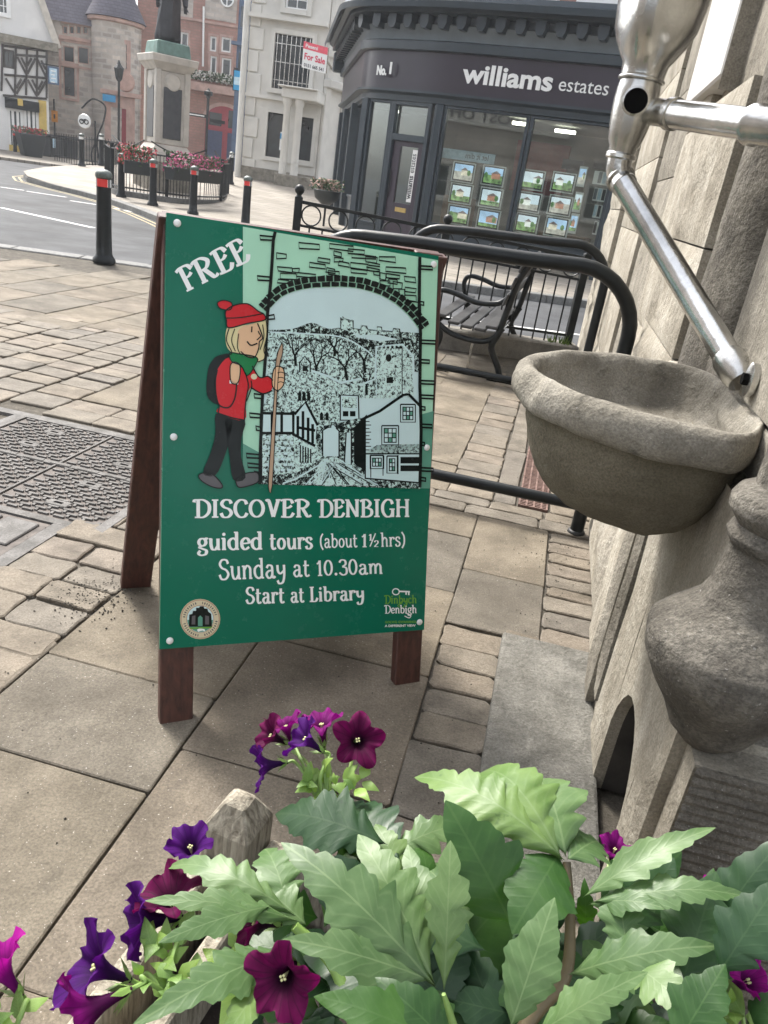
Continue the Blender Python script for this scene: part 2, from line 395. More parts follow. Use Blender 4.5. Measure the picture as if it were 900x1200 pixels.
# setts left of the cover and the long bed beyond it
t = 1.25
row = 0
while t < 3.5:
    h = R.uniform(.125, .165); s = -1.225
    while s > -2.9:
        wd = R.uniform(.17, .3)
        if not (t+h > 1.84 and s-wd < -1.66 and t < 2.45) and not (t+h > 2.42 and s-wd < -1.5): sett(s-wd, s, t, t+h)
        elif s > -1.52: sett(-1.52 if t > 2.42 else -1.66, s, t, t+h); break
        else: break
        s -= wd
    t += h
for s0 in [-5.9 + .28*k for k in range(12)]:
    t = 3.55 + R.uniform(0, .1)
    while t < 5.62 + .1*(s0+4):
        h = R.uniform(.15, .25)
        sett(s0, s0+.28, t, t+h, gap=.008, skew=.0); t += h
t = 3.55
for k in range(2):
    s = -2.54
    while s < -1.25:
        wd = R.uniform(.22, .32); sett(s, min(s+wd, -1.22), t, t+.17); s += wd
    t += .17
for a, b, c, d in ((-2.53, -1.9, 3.9, 4.9), (-1.9, -1.22, 3.9, 4.6), (-1.9, -1.22, 4.6, 5.3), (-2.53, -1.9, 4.9, 5.6), (-1.9, -1.22, 5.3, 5.9)): flag(a, b, c, d)
s = -8.2
while s < -.4:
    wd = R.uniform(.42, .56); t = 5.62 + .1*(s+4) + R.uniform(.02, .3) if s < -2.6 else 5.95
    if s < -2.6: flag(s, s+wd, t-.34, t, gap=.006)
    while True:
        h = R.uniform(.6, .95); p = st(s, t+h)
        lim = 9.3 + .1*(p.x+5)
        if p.x > -2.4: lim = 9.3 - .75*(p.x+2.4)
        if p.x > -.6: lim = 7.2
        if p.y > lim: break
        flag(s, s+wd, t, t+h, gap=.006, ch=.005); t += h
    s += wd
# ------------------------------------------------ inspection cover set in the paving
M['cover'] = stone('worn_cast_iron', (.1, .096, .09), (.165, .158, .15), (.25, .24, .232), 12, .78, .4, 80, .004, spots=.5, spotc=(.08, .065, .055))
M['cover_dirt'] = plain('cover_ground', (.11, .095, .085), .8, .2, .4, 20, .4, 60)
man = thing('inspection_cover', 'large studded cast iron inspection cover set flush in the setts at the left', 'manhole cover', st(-2.0, 2.8))
def slab(mbx, s0, s1, t0, t1, z0, z1): mbx.vbox(st(s0, t0, z0), S_*(s1-s0), T_*(t1-t0), V((0, 0, z1-z0)))
fr = MB()
for a in ((-2.62, -1.50, 3.44, 3.5), (-2.62, -1.50, 2.43, 2.47), (-1.545, -1.50, 2.47, 3.44), (-2.62, -2.55, 2.47, 3.44)): slab(fr, *a, -.03, .004)
for a in ((-3.2, -1.64, 1.88, 1.93), (-1.70, -1.64, 1.93, 2.43), (-3.2, -2.62, 3.44, 3.5), (-2.62, -2.55, 1.93, 2.43)): slab(fr, *a, -.03, .0035)
fr.build('cover_frame', M['cover'], man, bevel=.003)
def cover(s0, s1, t0, t1):
    c = MB(); slab(c, s0, s1, t0, t1, -.03, -.004); cv = c.build('cover_plate', M['cover_dirt'], man)
    tr = MB(); n = 0; t = t0+.018; k = 0
    while t < t1-.012:
        s = s0 + .012 + (k % 2)*.035
        while s < s1-.05:
            slab(tr, s, s+.046, t, t+.011, -.006, .004)
            if t + .03 < t1: tr.vbox(st(s+.048, t+.012, -.006), S_*.012, T_*.02 - S_*.004, V((0, 0, .009)))
            s += .07
        t += .034; k += 1
    stuff(tr.build('tread_pattern', M['cover'], cv, bevel=0))
    sm_ = (s0+s1)/2
    for dt in (.1, t1-t0-.14): h = MB(); slab(h, sm_-.05, sm_+.05, t0+dt, t0+dt+.05, -.006, .0055); h.build('keyhole_plate', M['cover'], cv, bevel=.003)
    for dt in (.1, t1-t0-.14): k = MB(); slab(k, sm_-.02, sm_+.02, t0+dt+.018, t0+dt+.034, .0, .006); k.build('keyhole', M['hole'], cv)
cover(-2.04, -1.55, 2.475, 2.95); cover(-2.04, -1.55, 2.99, 3.435); cover(-2.545, -2.06, 2.475, 2.95); cover(-2.545, -2.06, 2.99, 3.435)
b_ = MB(); slab(b_, -2.545, -1.55, 2.955, 2.985, -.03, .004); slab(b_, -2.055, -2.045, 2.475, 3.435, -.03, .003)
for k in range(7): slab(b_, -2.5+.14*k, -2.4+.14*k, 2.958, 2.982, .0, .0065)
b_.build('cover_beam', M['cover'], man)
lo = MB()
slab(lo, -2.545, -1.71, 1.935, 2.425, -.03, -.004)
cv = lo.build('lower_plate', M['cover_dirt'], man)
lg = MB()
for k in range(5):
    slab(lg, -2.52+.16*k, -2.38+.16*k, 2.2, 2.4, -.006, .005); slab(lg, -2.52+.16*k, -2.4+.16*k, 1.95, 2.14, -.006, .005)
lg.build('lug', M['cover'], cv, bevel=.004)
# ------------------------------------------------ drain grating by the wall
M['rust'] = stone('rusty_grating', (.1, .06, .05), (.2, .125, .105), (.3, .2, .17), 25, .75, .4, 90, .004, spots=.3)
dr = thing('drain_grating', 'narrow rusty slotted drain grating running along the paving below the wall', 'drain', st(.13, 5))
d0 = MB(); slab(d0, .055, .21, 3.72, 6.5, -.05, -.02); d0.build('channel', M['hole'], dr)
t = 3.72
while t < 6.4:
    g = MB()
    for s0 in (.058, .095, .133, .171, .2): slab(g, s0, s0+.009, t+.004, t+.456, -.02, .002)
    k = 0
    while k*.022 < .44:
        slab(g, .06, .207, t+.006+k*.022, t+.016+k*.022, -.018, .0); k += 1
    g.build('grate_section', M['rust'], dr); t += .46

# ------------------------------------------------ loose grit and chips on the paving
gr = MB(); rg = random.Random(91)
for k in range(900):
    if k < 260: q = gz(110+rg.gauss(0, 26), 700+rg.gauss(0, 14))
    elif k < 420: q = gz(655+rg.gauss(0, 30), 640+rg.gauss(0, 45))
    else: q = st(rg.uniform(-2.2, .4), rg.uniform(.9, 5))
    r_ = rg.uniform(.0015, .0042)*(1.3 if k < 260 else 1); q = V((q.x, q.y, .002))
    a = gr.ring([q + V((r_*math.cos(t)*rg.uniform(.6, 1.2), r_*math.sin(t)*rg.uniform(.6, 1.2), 0)) for t in (0, 1.6, 3.1, 4.7)]); tp = len(gr.v); gr.v.append(q + V((0, 0, r_*.9)))
    for i in range(4): gr.f.append([a[i], a[(i+1) % 4], tp])
M['grit'] = stone('grit_chips', (.02, .018, .015), (.06, .052, .042), (.35, .32, .27), 60, .9, .2)
stuff(gr.build('paving_grit', M['grit']))
# ================================================================== A-BOARD
BX, BY, YAW, LEAN, BW, ZB, ZT, TW = -.503, 1.622, .482, .287, .785, .212, 1.318, -.029
bu0 = V((math.cos(YAW), math.sin(YAW), 0)); bn0 = V((-math.sin(YAW), math.cos(YAW), 0))
bu = (bu0*math.cos(TW) + V((0, 0, math.sin(TW)))).normalized()
bv = (V((0, 0, 1))*math.cos(LEAN) + bn0*math.sin(LEAN) - bu0*math.sin(TW)).normalized()
bn = bu.cross(bv).normalized()                       # faces the viewer
if bn.y > 0: bn = -bn
BO = V((BX, BY, 0))
sign = thing('sandwich_board', 'green wooden sandwich board advertising guided tours standing on the paving', 'a-board', BO + bu*.4)
def B(x, y, d=0.0):                                  # photograph pixel to a point on the board's face
    return on(x, y, BO, bn) + bn*d
def BP(u, v, d=0.0): return BO + bu*u + bv*v + bn*d
cTL, cTR, cBR, cBL = B(195, 249), B(514, 300), B(497, 738), B(187, 761)
# painted panel
pm = MB(); th = .012
a = pm.ring([p for p in (cBL, cBR, cTR, cTL)]); b2 = pm.ring([p - bn*th for p in (cBL, cBR, cTR, cTL)])
pm.f.append(a); pm.f.append(b2[::-1]); pm.skin(b2, a)
def gloss(name, col, rough=.22):
    m, nt, b, v = base_mat(name)
    n = noise_n(nt, v, 7, 5); nt.links.new(ramp(nt, n, [(.3, tuple(x*.93 for x in col)), (.7, col)]), b.inputs['Base Color'])
    b.inputs['Roughness'].default_value = rough; b.inputs['Specular IOR Level'].default_value = .22
    nt.links.new(ramp(nt, noise_n(nt, v, 18, 6, .7), [(.35, (rough*.8,)*3), (.75, (rough*1.5,)*3)]), b.inputs['Roughness'])
    return m
M['pgreen'] = gloss('print_green', (.003, .15, .088)); M['mint'] = gloss('print_mint', (.42, .74, .54)); M['psky'] = gloss('print_pale_blue', (.62, .8, .8))
M['pblack'] = gloss('print_black', (.008, .012, .011)); M['pwhite'] = gloss('print_white', (.92, .94, .92)); M['pred'] = gloss('print_red', (.62, .02, .028))
M['pskin'] = gloss('print_skin', (.78, .5, .3)); M['phair'] = gloss('print_hair', (.75, .66, .36)); M['pgrey'] = gloss('print_grey', (.12, .115, .12))
M['ptan'] = gloss('print_tan', (.52, .36, .24)); M['plime'] = gloss('print_lime', (.16, .4, .05)); M['pmid'] = gloss('print_mid_green', (.12, .33, .24)); M['pcream'] = gloss('print_cream', (.7, .62, .42))
M['pscarf'] = gloss('print_scarf', (.01, .2, .06))
panel = pm.build('front_panel', M['pgreen'], sign)
# artwork is traced on the board in the coordinates of an enlargement of it
class Ink:
    def __init__(s): s.mb = {}; s.d = .0006
    def get(s, k):
        k2 = (k, round(s.d, 5))
        return s.mb.setdefault(k2, MB())
    def poly(s, k, pts): s.get(k).poly([Z(*p, s.d) for p in pts])
    lw = 1.0
    def line(s, k, pts, wd, closed=False, taper=False):
        wd *= s.lw
        P = [V((p[0], p[1], 0)) for p in pts]; N = len(P); L = []; Rr = []
        for i in range(N):
            if closed: d = P[(i+1) % N] - P[i-1]
            else: d = P[min(i+1, N-1)] - P[max(i-1, 0)]
            if d.length < 1e-6: d = V((1, 0, 0))
            d.normalize(); ww = wd*.5
            if taper: ww *= (.35 + .65*math.sin(math.pi*min(max(i/(N-1), .05), .95)))
            n = V((-d.y, d.x, 0))*ww; L.append(P[i]+n); Rr.append(P[i]-n)
        m = s.get(k)
        a = m.ring([Z(p.x, p.y, s.d) for p in L]); b = m.ring([Z(p.x, p.y, s.d) for p in Rr])
        m.skin(a, b, closed=closed)
    def up(s, k=1): s.d += .00022*k
    def build(s, name, names=None):
        for (k, d), m in s.mb.items():
            nm = (names or {}).get(k, name)
            o = m.build(nm, M[k], panel, tri=True)
            if 'street' in nm or 'walker' in nm or 'seal' in nm or 'logo' in nm: stuff(o)
        s.mb = {}
Z = lambda x, y, d: B(180 + x/2.647, 240 + y/2.647, d)
ink = Ink(); P_ = ink.poly; ink.lw = 1.4
def curve(pts, n=6, closed=False): return [(p.x, p.y) for p in bez([(x, y, 0) for x, y in pts], n, closed)]
# pale field right of the dark strip
P_('mint', [(277, 68), (882, 172), (857, 880), (277, 862)])
ink.up(); P_('pmid', [(790, 660), (868, 640), (857, 880), (790, 878)]); P_('pmid', [(277, 740), (330, 770), (330, 864), (277, 862)])
ink.up()
# view through the arch
archpts = curve([(350, 335), (400, 285), (470, 262), (560, 256), (640, 262), (720, 290), (780, 335), (826, 392)], 6)
P_('psky', archpts + [(826, 870), (330, 864)])
ink.up()
def etch(name, lo, hi, sc, dark=(.01, .014, .013), lite=(.62, .82, .77)):
    m, nt, b, v = base_mat(name)
    n = noise_n(nt, v, sc, 7, .78, .6)
    nt.links.new(ramp(nt, n, [(lo, lite), (hi, dark)]), b.inputs['Base Color']); b.inputs['Roughness'].default_value = .25; b.inputs['Specular IOR Level'].default_value = .22; return m
M['etch_light'] = etch('etching_light', .52, .56, 120); M['etch_mid'] = etch('etching_mid', .5, .54, 110); M['etch_dark'] = etch('etching_dark', .45, .49, 100)
M['etch_fine'] = etch('etching_fine', .50, .54, 140)
# hill and ruins
P_('etch_dark', curve([(352, 388), (430, 385), (490, 366), (540, 384), (600, 380), (680, 392), (760, 394), (826, 398)], 4) + [(826, 520), (352, 470)])
ink.up()
P_('etch_mid', curve([(352, 395), (460, 398), (560, 405), (640, 440), (690, 480)], 4) + [(690, 600), (352, 600)])
P_('psky', [(620, 398), (700, 404), (760, 418), (700, 424), (630, 412)])
ink.up()
R2 = random.Random(3)
P_('etch_light', [(580, 384), (580, 352), (586, 346), (592, 352), (600, 350), (604, 358), (616, 356), (618, 382), (640, 386), (642, 374), (660, 376), (662, 386), (690, 388), (692, 376), (705, 378), (706, 388), (740, 392), (742, 382), (760, 384), (762, 400), (640, 404)])
ink.line('pblack', [(580, 386), (580, 350), (592, 354), (604, 358), (618, 360), (618, 384), (642, 388), (644, 375), (660, 377), (664, 388), (692, 390), (694, 378), (706, 380), (708, 391), (740, 394), (744, 384), (762, 386), (764, 400)], 3)
def branch(x, y, a, L, wd, depth, k='pblack'):
    if depth == 0: return
    x2 = x + math.cos(a)*L; y2 = y - math.sin(a)*L
    ink.line(k, [(x, y), ((x+x2)/2+R2.uniform(-2, 2), (y+y2)/2), (x2, y2)], wd)
    for da in (R2.uniform(.2, .6), R2.uniform(-.6, -.2)): branch(x2, y2, a+da, L*R2.uniform(.65, .85), max(wd*.65, 1.0), depth-1, k)
for x, y, L in ((500, 545, 42), (600, 545, 40), (655, 520, 34), (440, 500, 30), (560, 470, 26), (660, 590, 28)): branch(x, y, 1.57+R2.uniform(-.2, .2), L, 6, 6)
ink.up()
# church tower
P_('etch_light', [(692, 440), (770, 436), (805, 470), (805, 600), (692, 600)])
ink.up()
ink.line('psky', [(640, 560), (686, 540), (690, 440), (772, 434), (804, 470), (806, 560)], 5)
ink.line('psky', curve([(360, 395), (470, 400), (580, 410), (650, 445), (680, 470)], 5), 3)
for k in range(6): P_('pblack', [(697+k*13, 437), (704+k*13, 437), (704+k*13, 446), (697+k*13, 446)])
P_('pblack', [(728+9*math.cos(a), 475+12*math.sin(a)) for a in [i*.524 for i in range(12)]])
P_('pblack', [(722, 536), (742, 534), (742, 553), (722, 553)]); ink.line('pblack', [(770, 440), (770, 600)], 2)
# chapel
P_('etch_fine', [(350, 560), (400, 535), (440, 520), (452, 488), (468, 470), (484, 488), (490, 515), (540, 530), (578, 560), (578, 690), (350, 690)])
ink.up()
ink.line('psky', [(490, 515), (540, 532), (580, 552), (640, 540)], 5); ink.line('pblack', [(452, 520), (452, 490), (468, 470), (485, 490), (485, 520)], 3)
P_('pblack', [(461, 500), (476, 500), (476, 516), (461, 516)])
P_('etch_mid', [(455+14*math.cos(a)+12, 545+9*math.sin(a)) for a in [i*.524 for i in range(12)]])
for x in (447, 461, 475): P_('pblack', [(x, 608), (x, 585), (x+5, 578), (x+10, 585), (x+10, 608)])
for x in (515, 532): P_('pblack', [(x, 668), (x, 648), (x+5, 642), (x+10, 648), (x+10, 668)])
P_('psky', [(578, 590), (632, 592), (636, 668), (578, 668)]); ink.up()
ink.line('pblack', [(578, 590), (634, 592), (636, 668), (578, 668)], 3.5, closed=True)
P_('etch_mid', [(584, 596), (628, 597), (629, 630), (584, 630)]); 
for x in (586, 608): P_('pblack', [(x, 640), (x+17, 640), (x+17, 656), (x, 656)])
# street
ink.up()
P_('etch_dark', [(330, 700), (500, 690), (560, 680), (640, 660), (700, 700), (826, 760), (826, 880), (330, 866)])
ink.up()
P_('psky', [(523, 700), (540, 690), (556, 682), (572, 700), (574, 780), (523, 780)]); P_('etch_light', [(500, 830), (520, 790), (560, 780), (600, 800), (690, 872), (470, 868)])
P_('pblack', [(620, 690), (660, 650), (660, 830), (620, 800)]); P_('psky', [(596, 706), (612, 706), (612, 806), (590, 806)])
ink.up()
ink.line('pblack', [(523, 780), (523, 700), (540, 690), (548, 690), (550, 676), (564, 676), (566, 694), (574, 702), (574, 780)], 3)
ink.line('pblack', [(596, 706), (612, 706), (612, 806), (590, 806)], 3, closed=True)
for i in range(16):
    a = R2.uniform(0, 1); x0 = 470+a*230; ink.line('psky' if i % 2 else 'pblack', [(545+R2.uniform(-20, 30), 800), (x0, 868)], 2.2)
ink.line('psky', [(540, 790), (440, 850), (400, 864)], 3.5); ink.line('psky', [(575, 790), (690, 868)], 3)
# timbered cottage at the left
P_('etch_fine', [(330, 640), (350, 604), (470, 612), (440, 640), (430, 650)])
P_('psky', [(332, 650), (430, 650), (430, 706), (332, 706)]); P_('psky', [(470, 614), (505, 680), (500, 745), (432, 706), (432, 650)])
P_('etch_mid', [(332, 710), (430, 708), (440, 830), (332, 840)]); P_('etch_light', [(432, 712), (500, 740), (524, 780), (500, 800), (440, 832)])
ink.up()
for q in ([(330, 646), (432, 648)], [(332, 650), (332, 862)], [(366, 650), (366, 708)], [(396, 650), (396, 708)], [(332, 708), (432, 708)], [(432, 640), (432, 712), (500, 748)], [(436, 650), (470, 612), (508, 684)], [(446, 655), (446, 716)], [(462, 640), (462, 724)], [(478, 660), (478, 732)], [(492, 680), (492, 740)], [(444, 690), (500, 700)]): ink.line('pblack', q, 6)
for k in range(5): ink.line('pblack', [(454+k*8, 745+k*3), (454+k*8, 800)], 3)
for j in range(7):
    for i in range(5):
        x = 336+i*19+(j % 2)*8; y = 716+j*17; P_('psky', [(x, y), (x+13, y+1), (x+12, y+9), (x+1, y+8)])
# white house at the right
P_('psky', [(655, 660), (700, 640), (780, 592), (826, 625), (826, 862), (655, 846)])
P_('etch_mid', [(655, 770), (690, 745), (826, 742), (826, 770)])
ink.up()
ink.line('pblack', [(640, 668), (700, 640), (772, 590), (790, 588), (826, 625)], 6); ink.line('pblack', [(655, 664), (655, 850)], 3)
for k in range(9): ink.line('pblack', [(656, 672+k*11), (668+(k % 2)*5, 672+k*11)], 2)
def win(x0, y0, x1, y1, nx, ny):
    P_('pblack', [(x0, y0), (x1, y0), (x1, y1), (x0, y1)]); ink.up()
    gw = (x1-x0-3)/nx; gh = (y1-y0-3)/ny
    for i in range(nx):
        for j in range(ny):
            x = x0+3+i*gw; y = y0+3+j*gh; P_('psky' if (i+j) % 3 else 'pmid', [(x, y), (x+gw-3, y), (x+gw-3, y+gh-3), (x, y+gh-3)])
    ink.line('pblack', [(x0-6, y0-7), (x1+6, y0-7)], 3); ink.line('pblack', [(x0-6, y0-7), (x0-6, y1+6), (x1+6, y1+6), (x1+6, y0-7)], 2.5); ink.d -= .00022
win(770, 626, 804, 668, 3, 3); win(712, 692, 752, 738, 3, 3); win(728, 786, 748, 826, 2, 3); win(676, 784, 706, 812, 3, 2)
P_('pblack', [(764, 782), (824, 782), (824, 802), (764, 802)]); P_('pblack', [(764, 808), (824, 808), (824, 826), (764, 826)])
ink.line('pblack', [(672, 778), (672, 846)], 2); ink.line('pblack', [(710, 778), (710, 840)], 2); ink.line('pblack', [(655, 772), (826, 772)], 3); ink.line('pblack', [(655, 848), (826, 862)], 3)
ink.line('pblack', [(756, 776), (756, 835)], 3)
# arch ring of two courses of dark stones
ink.up()
def apt(t, off):
    i = t*(len(archpts)-1); k = min(int(i), len(archpts)-2); f = i-k
    a = V((*archpts[k], 0)); b = V((*archpts[k+1], 0)); p = a.lerp(b, f); d = (b-a).normalized()
    return (p.x + d.y*off, p.y - d.x*off)
for c, (o0, o1, n) in enumerate(((2, 16, 22), (18, 36, 26))):
    for k in range(n):
        t0 = (k+.08)/n; t1 = (k+.93)/n
        P_('pblack', [apt(t0, o0+R2.uniform(-1, 1)), apt((t0+t1)/2, o0), apt(t1, o0+R2.uniform(-1, 1)), apt(t1, o1+R2.uniform(-2, 2)), apt((t0+t1)/2, o1), apt(t0, o1+R2.uniform(-2, 2))])
# outlined stones of the wall above and toothed side lines
bl = [(448, 120, 512, 134), (382, 150, 412, 166), (545, 122, 618, 136), (556, 145, 582, 158), (560, 165, 585, 176), (603, 137, 652, 150), (612, 152, 690, 163), (655, 163, 690, 176), (700, 160, 748, 173), (480, 180, 532, 192), (508, 166, 545, 178), (572, 176, 606, 190), (610, 178, 664, 196), (612, 200, 660, 212), (663, 180, 700, 190), (660, 196, 700, 206), (384, 192, 430, 206), (430, 198, 450, 210), (444, 212, 500, 224), (534, 196, 560, 210), (540, 206, 575, 216), (392, 212, 440, 228), (384, 232, 420, 242), (720, 192, 780, 208), (722, 214, 760, 228), (776, 222, 812, 238), (700, 212, 720, 232), (682, 206, 700, 218), (742, 240, 770, 258), (776, 258, 812, 268), (776, 278, 812, 296), (760, 262, 776, 280), (726, 232, 752, 244), (700, 236, 730, 250), (790, 300, 820, 318)]
for x0, y0, x1, y1 in bl:
    j = lambda: R2.uniform(-2.5, 2.5)
    sk = .165*(x1-x0)*.6
    ink.line('pblack', [(x0+j(), y0+j()), (x1+j(), y0+sk+j()), (x1+j(), y1+sk+j()), (x0+j(), y1+j())], 3.2, closed=True)
ink.line('pblack', [(376, 84), (370, 110), (366, 180), (362, 240), (352, 340), (346, 470), (336, 600), (330, 760), (328, 866)], 7)
for x, y, d in ((372, 100, -44), (362, 225, -42), (352, 345, 20), (340, 590, -30), (334, 650, -38), (332, 690, -16), (330, 775, -44), (330, 805, -40), (329, 830, -18)): ink.line('pblack', [(x, y), (x+d, y-4), (x+d+2, y+9), (x, y+11)], 4, closed=True)
ink.line('pblack', [(824, 162), (822, 300), (826, 400), (824, 560), (828, 700), (824, 876)], 7)
for x, y, d in ((824, 190, 40), (824, 300, 12), (826, 420, 46), (824, 480, 30), (828, 545, 42), (828, 590, 40), (826, 625, 14), (828, 680, 34), (826, 735, 12), (826, 815, 40), (826, 845, 16)): ink.line('pblack', [(x, y), (x+d, y+2), (x+d, y+12), (x, y+10)], 4, closed=True)
ink.build('printed_street_view'); ink.lw = 1.1
# walker in red
ink.d = .004
bod = curve([(196, 470), (235, 465), (270, 500), (300, 505), (322, 540), (350, 535), (375, 545), (372, 575), (345, 588), (315, 575), (302, 570), (285, 610), (282, 672), (192, 650), (200, 610), (172, 590), (166, 540), (178, 490)], 4, True)
P_('pblack', curve([(200, 468), (230, 462), (236, 480), (200, 520), (195, 600), (205, 620), (178, 610), (163, 580), (168, 510), (185, 478)], 4, True))
legs = [[(192, 648), (240, 660), (236, 720), (215, 790), (190, 838), (152, 832), (175, 770), (190, 710)], [(224, 655), (282, 668), (272, 720), (270, 780), (284, 846), (246, 852), (234, 780), (226, 720)]]
for l in legs: P_('pblack', curve(l, 3, True))
P_('pgrey', curve([(138, 838), (160, 830), (185, 838), (210, 866), (208, 878), (180, 874), (148, 856)], 4, True)); P_('pgrey', curve([(256, 850), (285, 832), (318, 830), (325, 845), (318, 862), (270, 876), (256, 868)], 4, True))
ink.up(2)
P_('pred', curve([(196, 512), (232, 474), (280, 512), (304, 500), (326, 535), (352, 532), (368, 548), (362, 578), (338, 585), (312, 572), (300, 566), (283, 606), (280, 668), (198, 646), (203, 622), (192, 590), (190, 545)], 4, True))
P_('phair', curve([(228, 380), (262, 372), (300, 372), (346, 350), (348, 400), (344, 440), (340, 478), (322, 488), (300, 470), (262, 468), (232, 450), (222, 420)], 5, True))
ink.up(2)
P_('pscarf', curve([(234, 460), (262, 462), (318, 474), (312, 500), (288, 530), (270, 500), (240, 486)], 4, True))
P_('pskin', curve([(265, 385), (320, 368), (330, 392), (334, 412), (326, 440), (318, 465), (296, 474), (272, 462), (262, 430)], 5, True))
P_('pskin', curve([(236, 500), (250, 488), (266, 500), (264, 540), (254, 556), (238, 548)], 4, True)); P_('pwhite', [(234, 544), (262, 550), (260, 558), (234, 554)])
P_('pcream', [(310+10*math.cos(a), 533+9*math.sin(a)) for a in [i*.524 for i in range(12)]])
P_('pred', curve([(222, 330), (250, 312), (290, 308), (322, 330), (340, 340), (342, 358), (290, 368), (232, 382), (224, 360)], 5, True)); P_('pred', curve([(196, 305), (215, 297), (240, 305), (236, 326), (205, 322)], 5, True))
ink.up(2)
# staff then gripping hand
P_('ptan', curve([(396, 430), (398, 460), (388, 500), (380, 600), (366, 868), (354, 872), (360, 760), (372, 590), (378, 480)], 3, True))
ink.up(2)
P_('pskin', curve([(368, 520), (378, 502), (398, 506), (404, 530), (400, 560), (382, 576), (366, 560)], 5, True))
ink.up(2)
def ol(pts, wd=3.5, n=5, closed=False): ink.line('pblack', curve(pts, n, closed), wd, closed)
ol([(222, 330), (250, 312), (290, 308), (322, 330), (340, 340), (342, 358), (290, 368), (232, 382), (224, 360)], 3.5, 5, True); ol([(224, 352), (270, 350), (338, 338)], 3)
ol([(196, 305), (215, 297), (240, 305), (236, 326), (205, 322)], 3, 5, True)
ol([(320, 368), (330, 392), (336, 414), (326, 425), (324, 445), (312, 472), (290, 472), (268, 455)], 3.2); ol([(322, 392), (326, 400), (330, 408), (318, 420)], 3)
ol([(288, 424), (300, 436), (320, 430)], 4); P_('pblack', [(301, 378), (305, 378), (304, 396), (300, 396)])
ol([(232, 384), (224, 420), (240, 455), (236, 465)], 3); ol([(250, 385), (240, 420), (252, 455)], 2.5); ol([(262, 400), (258, 440), (266, 462)], 2.5); ol([(346, 352), (350, 400), (340, 450), (346, 475), (322, 488)], 3); ol([(336, 372), (340, 410), (328, 450)], 2.5)
ol([(196, 512), (190, 545), (192, 590), (203, 622), (232, 628), (250, 600), (256, 556)], 4); ol([(282, 520), (292, 560), (284, 610), (280, 668)], 3.5); ol([(198, 646), (240, 660), (280, 668)], 4); ol([(203, 622), (198, 646)], 3.5)
ol([(304, 500), (326, 535), (352, 532), (368, 545)], 3.5); ol([(300, 566), (318, 578), (340, 586), (366, 576)], 4); ol([(300, 545), (302, 566), (286, 610)], 3)
ol([(234, 460), (262, 462), (318, 474), (312, 500), (288, 530), (270, 500), (240, 486)], 3, 4, True)
ol([(236, 500), (250, 488), (266, 500), (264, 540), (254, 556), (238, 548)], 3, 4, True); ol([(368, 520), (378, 502), (398, 506), (404, 530), (400, 560), (382, 576), (366, 560)], 3, 5, True)
for y in (522, 538, 552): ol([(382, y), (392, y-3), (402, y)], 2.2, 3)
ol([(396, 430), (398, 460), (388, 500), (380, 600), (366, 868), (354, 872), (360, 760), (372, 590), (378, 480)], 2.2, 3, True)
ol([(138, 838), (160, 830), (185, 838), (210, 866), (208, 878), (180, 874), (148, 856)], 3, 4, True); ol([(256, 850), (285, 832), (318, 830), (325, 845), (318, 862), (270, 876), (256, 868)], 3, 4, True)
ink.build('printed_walker')
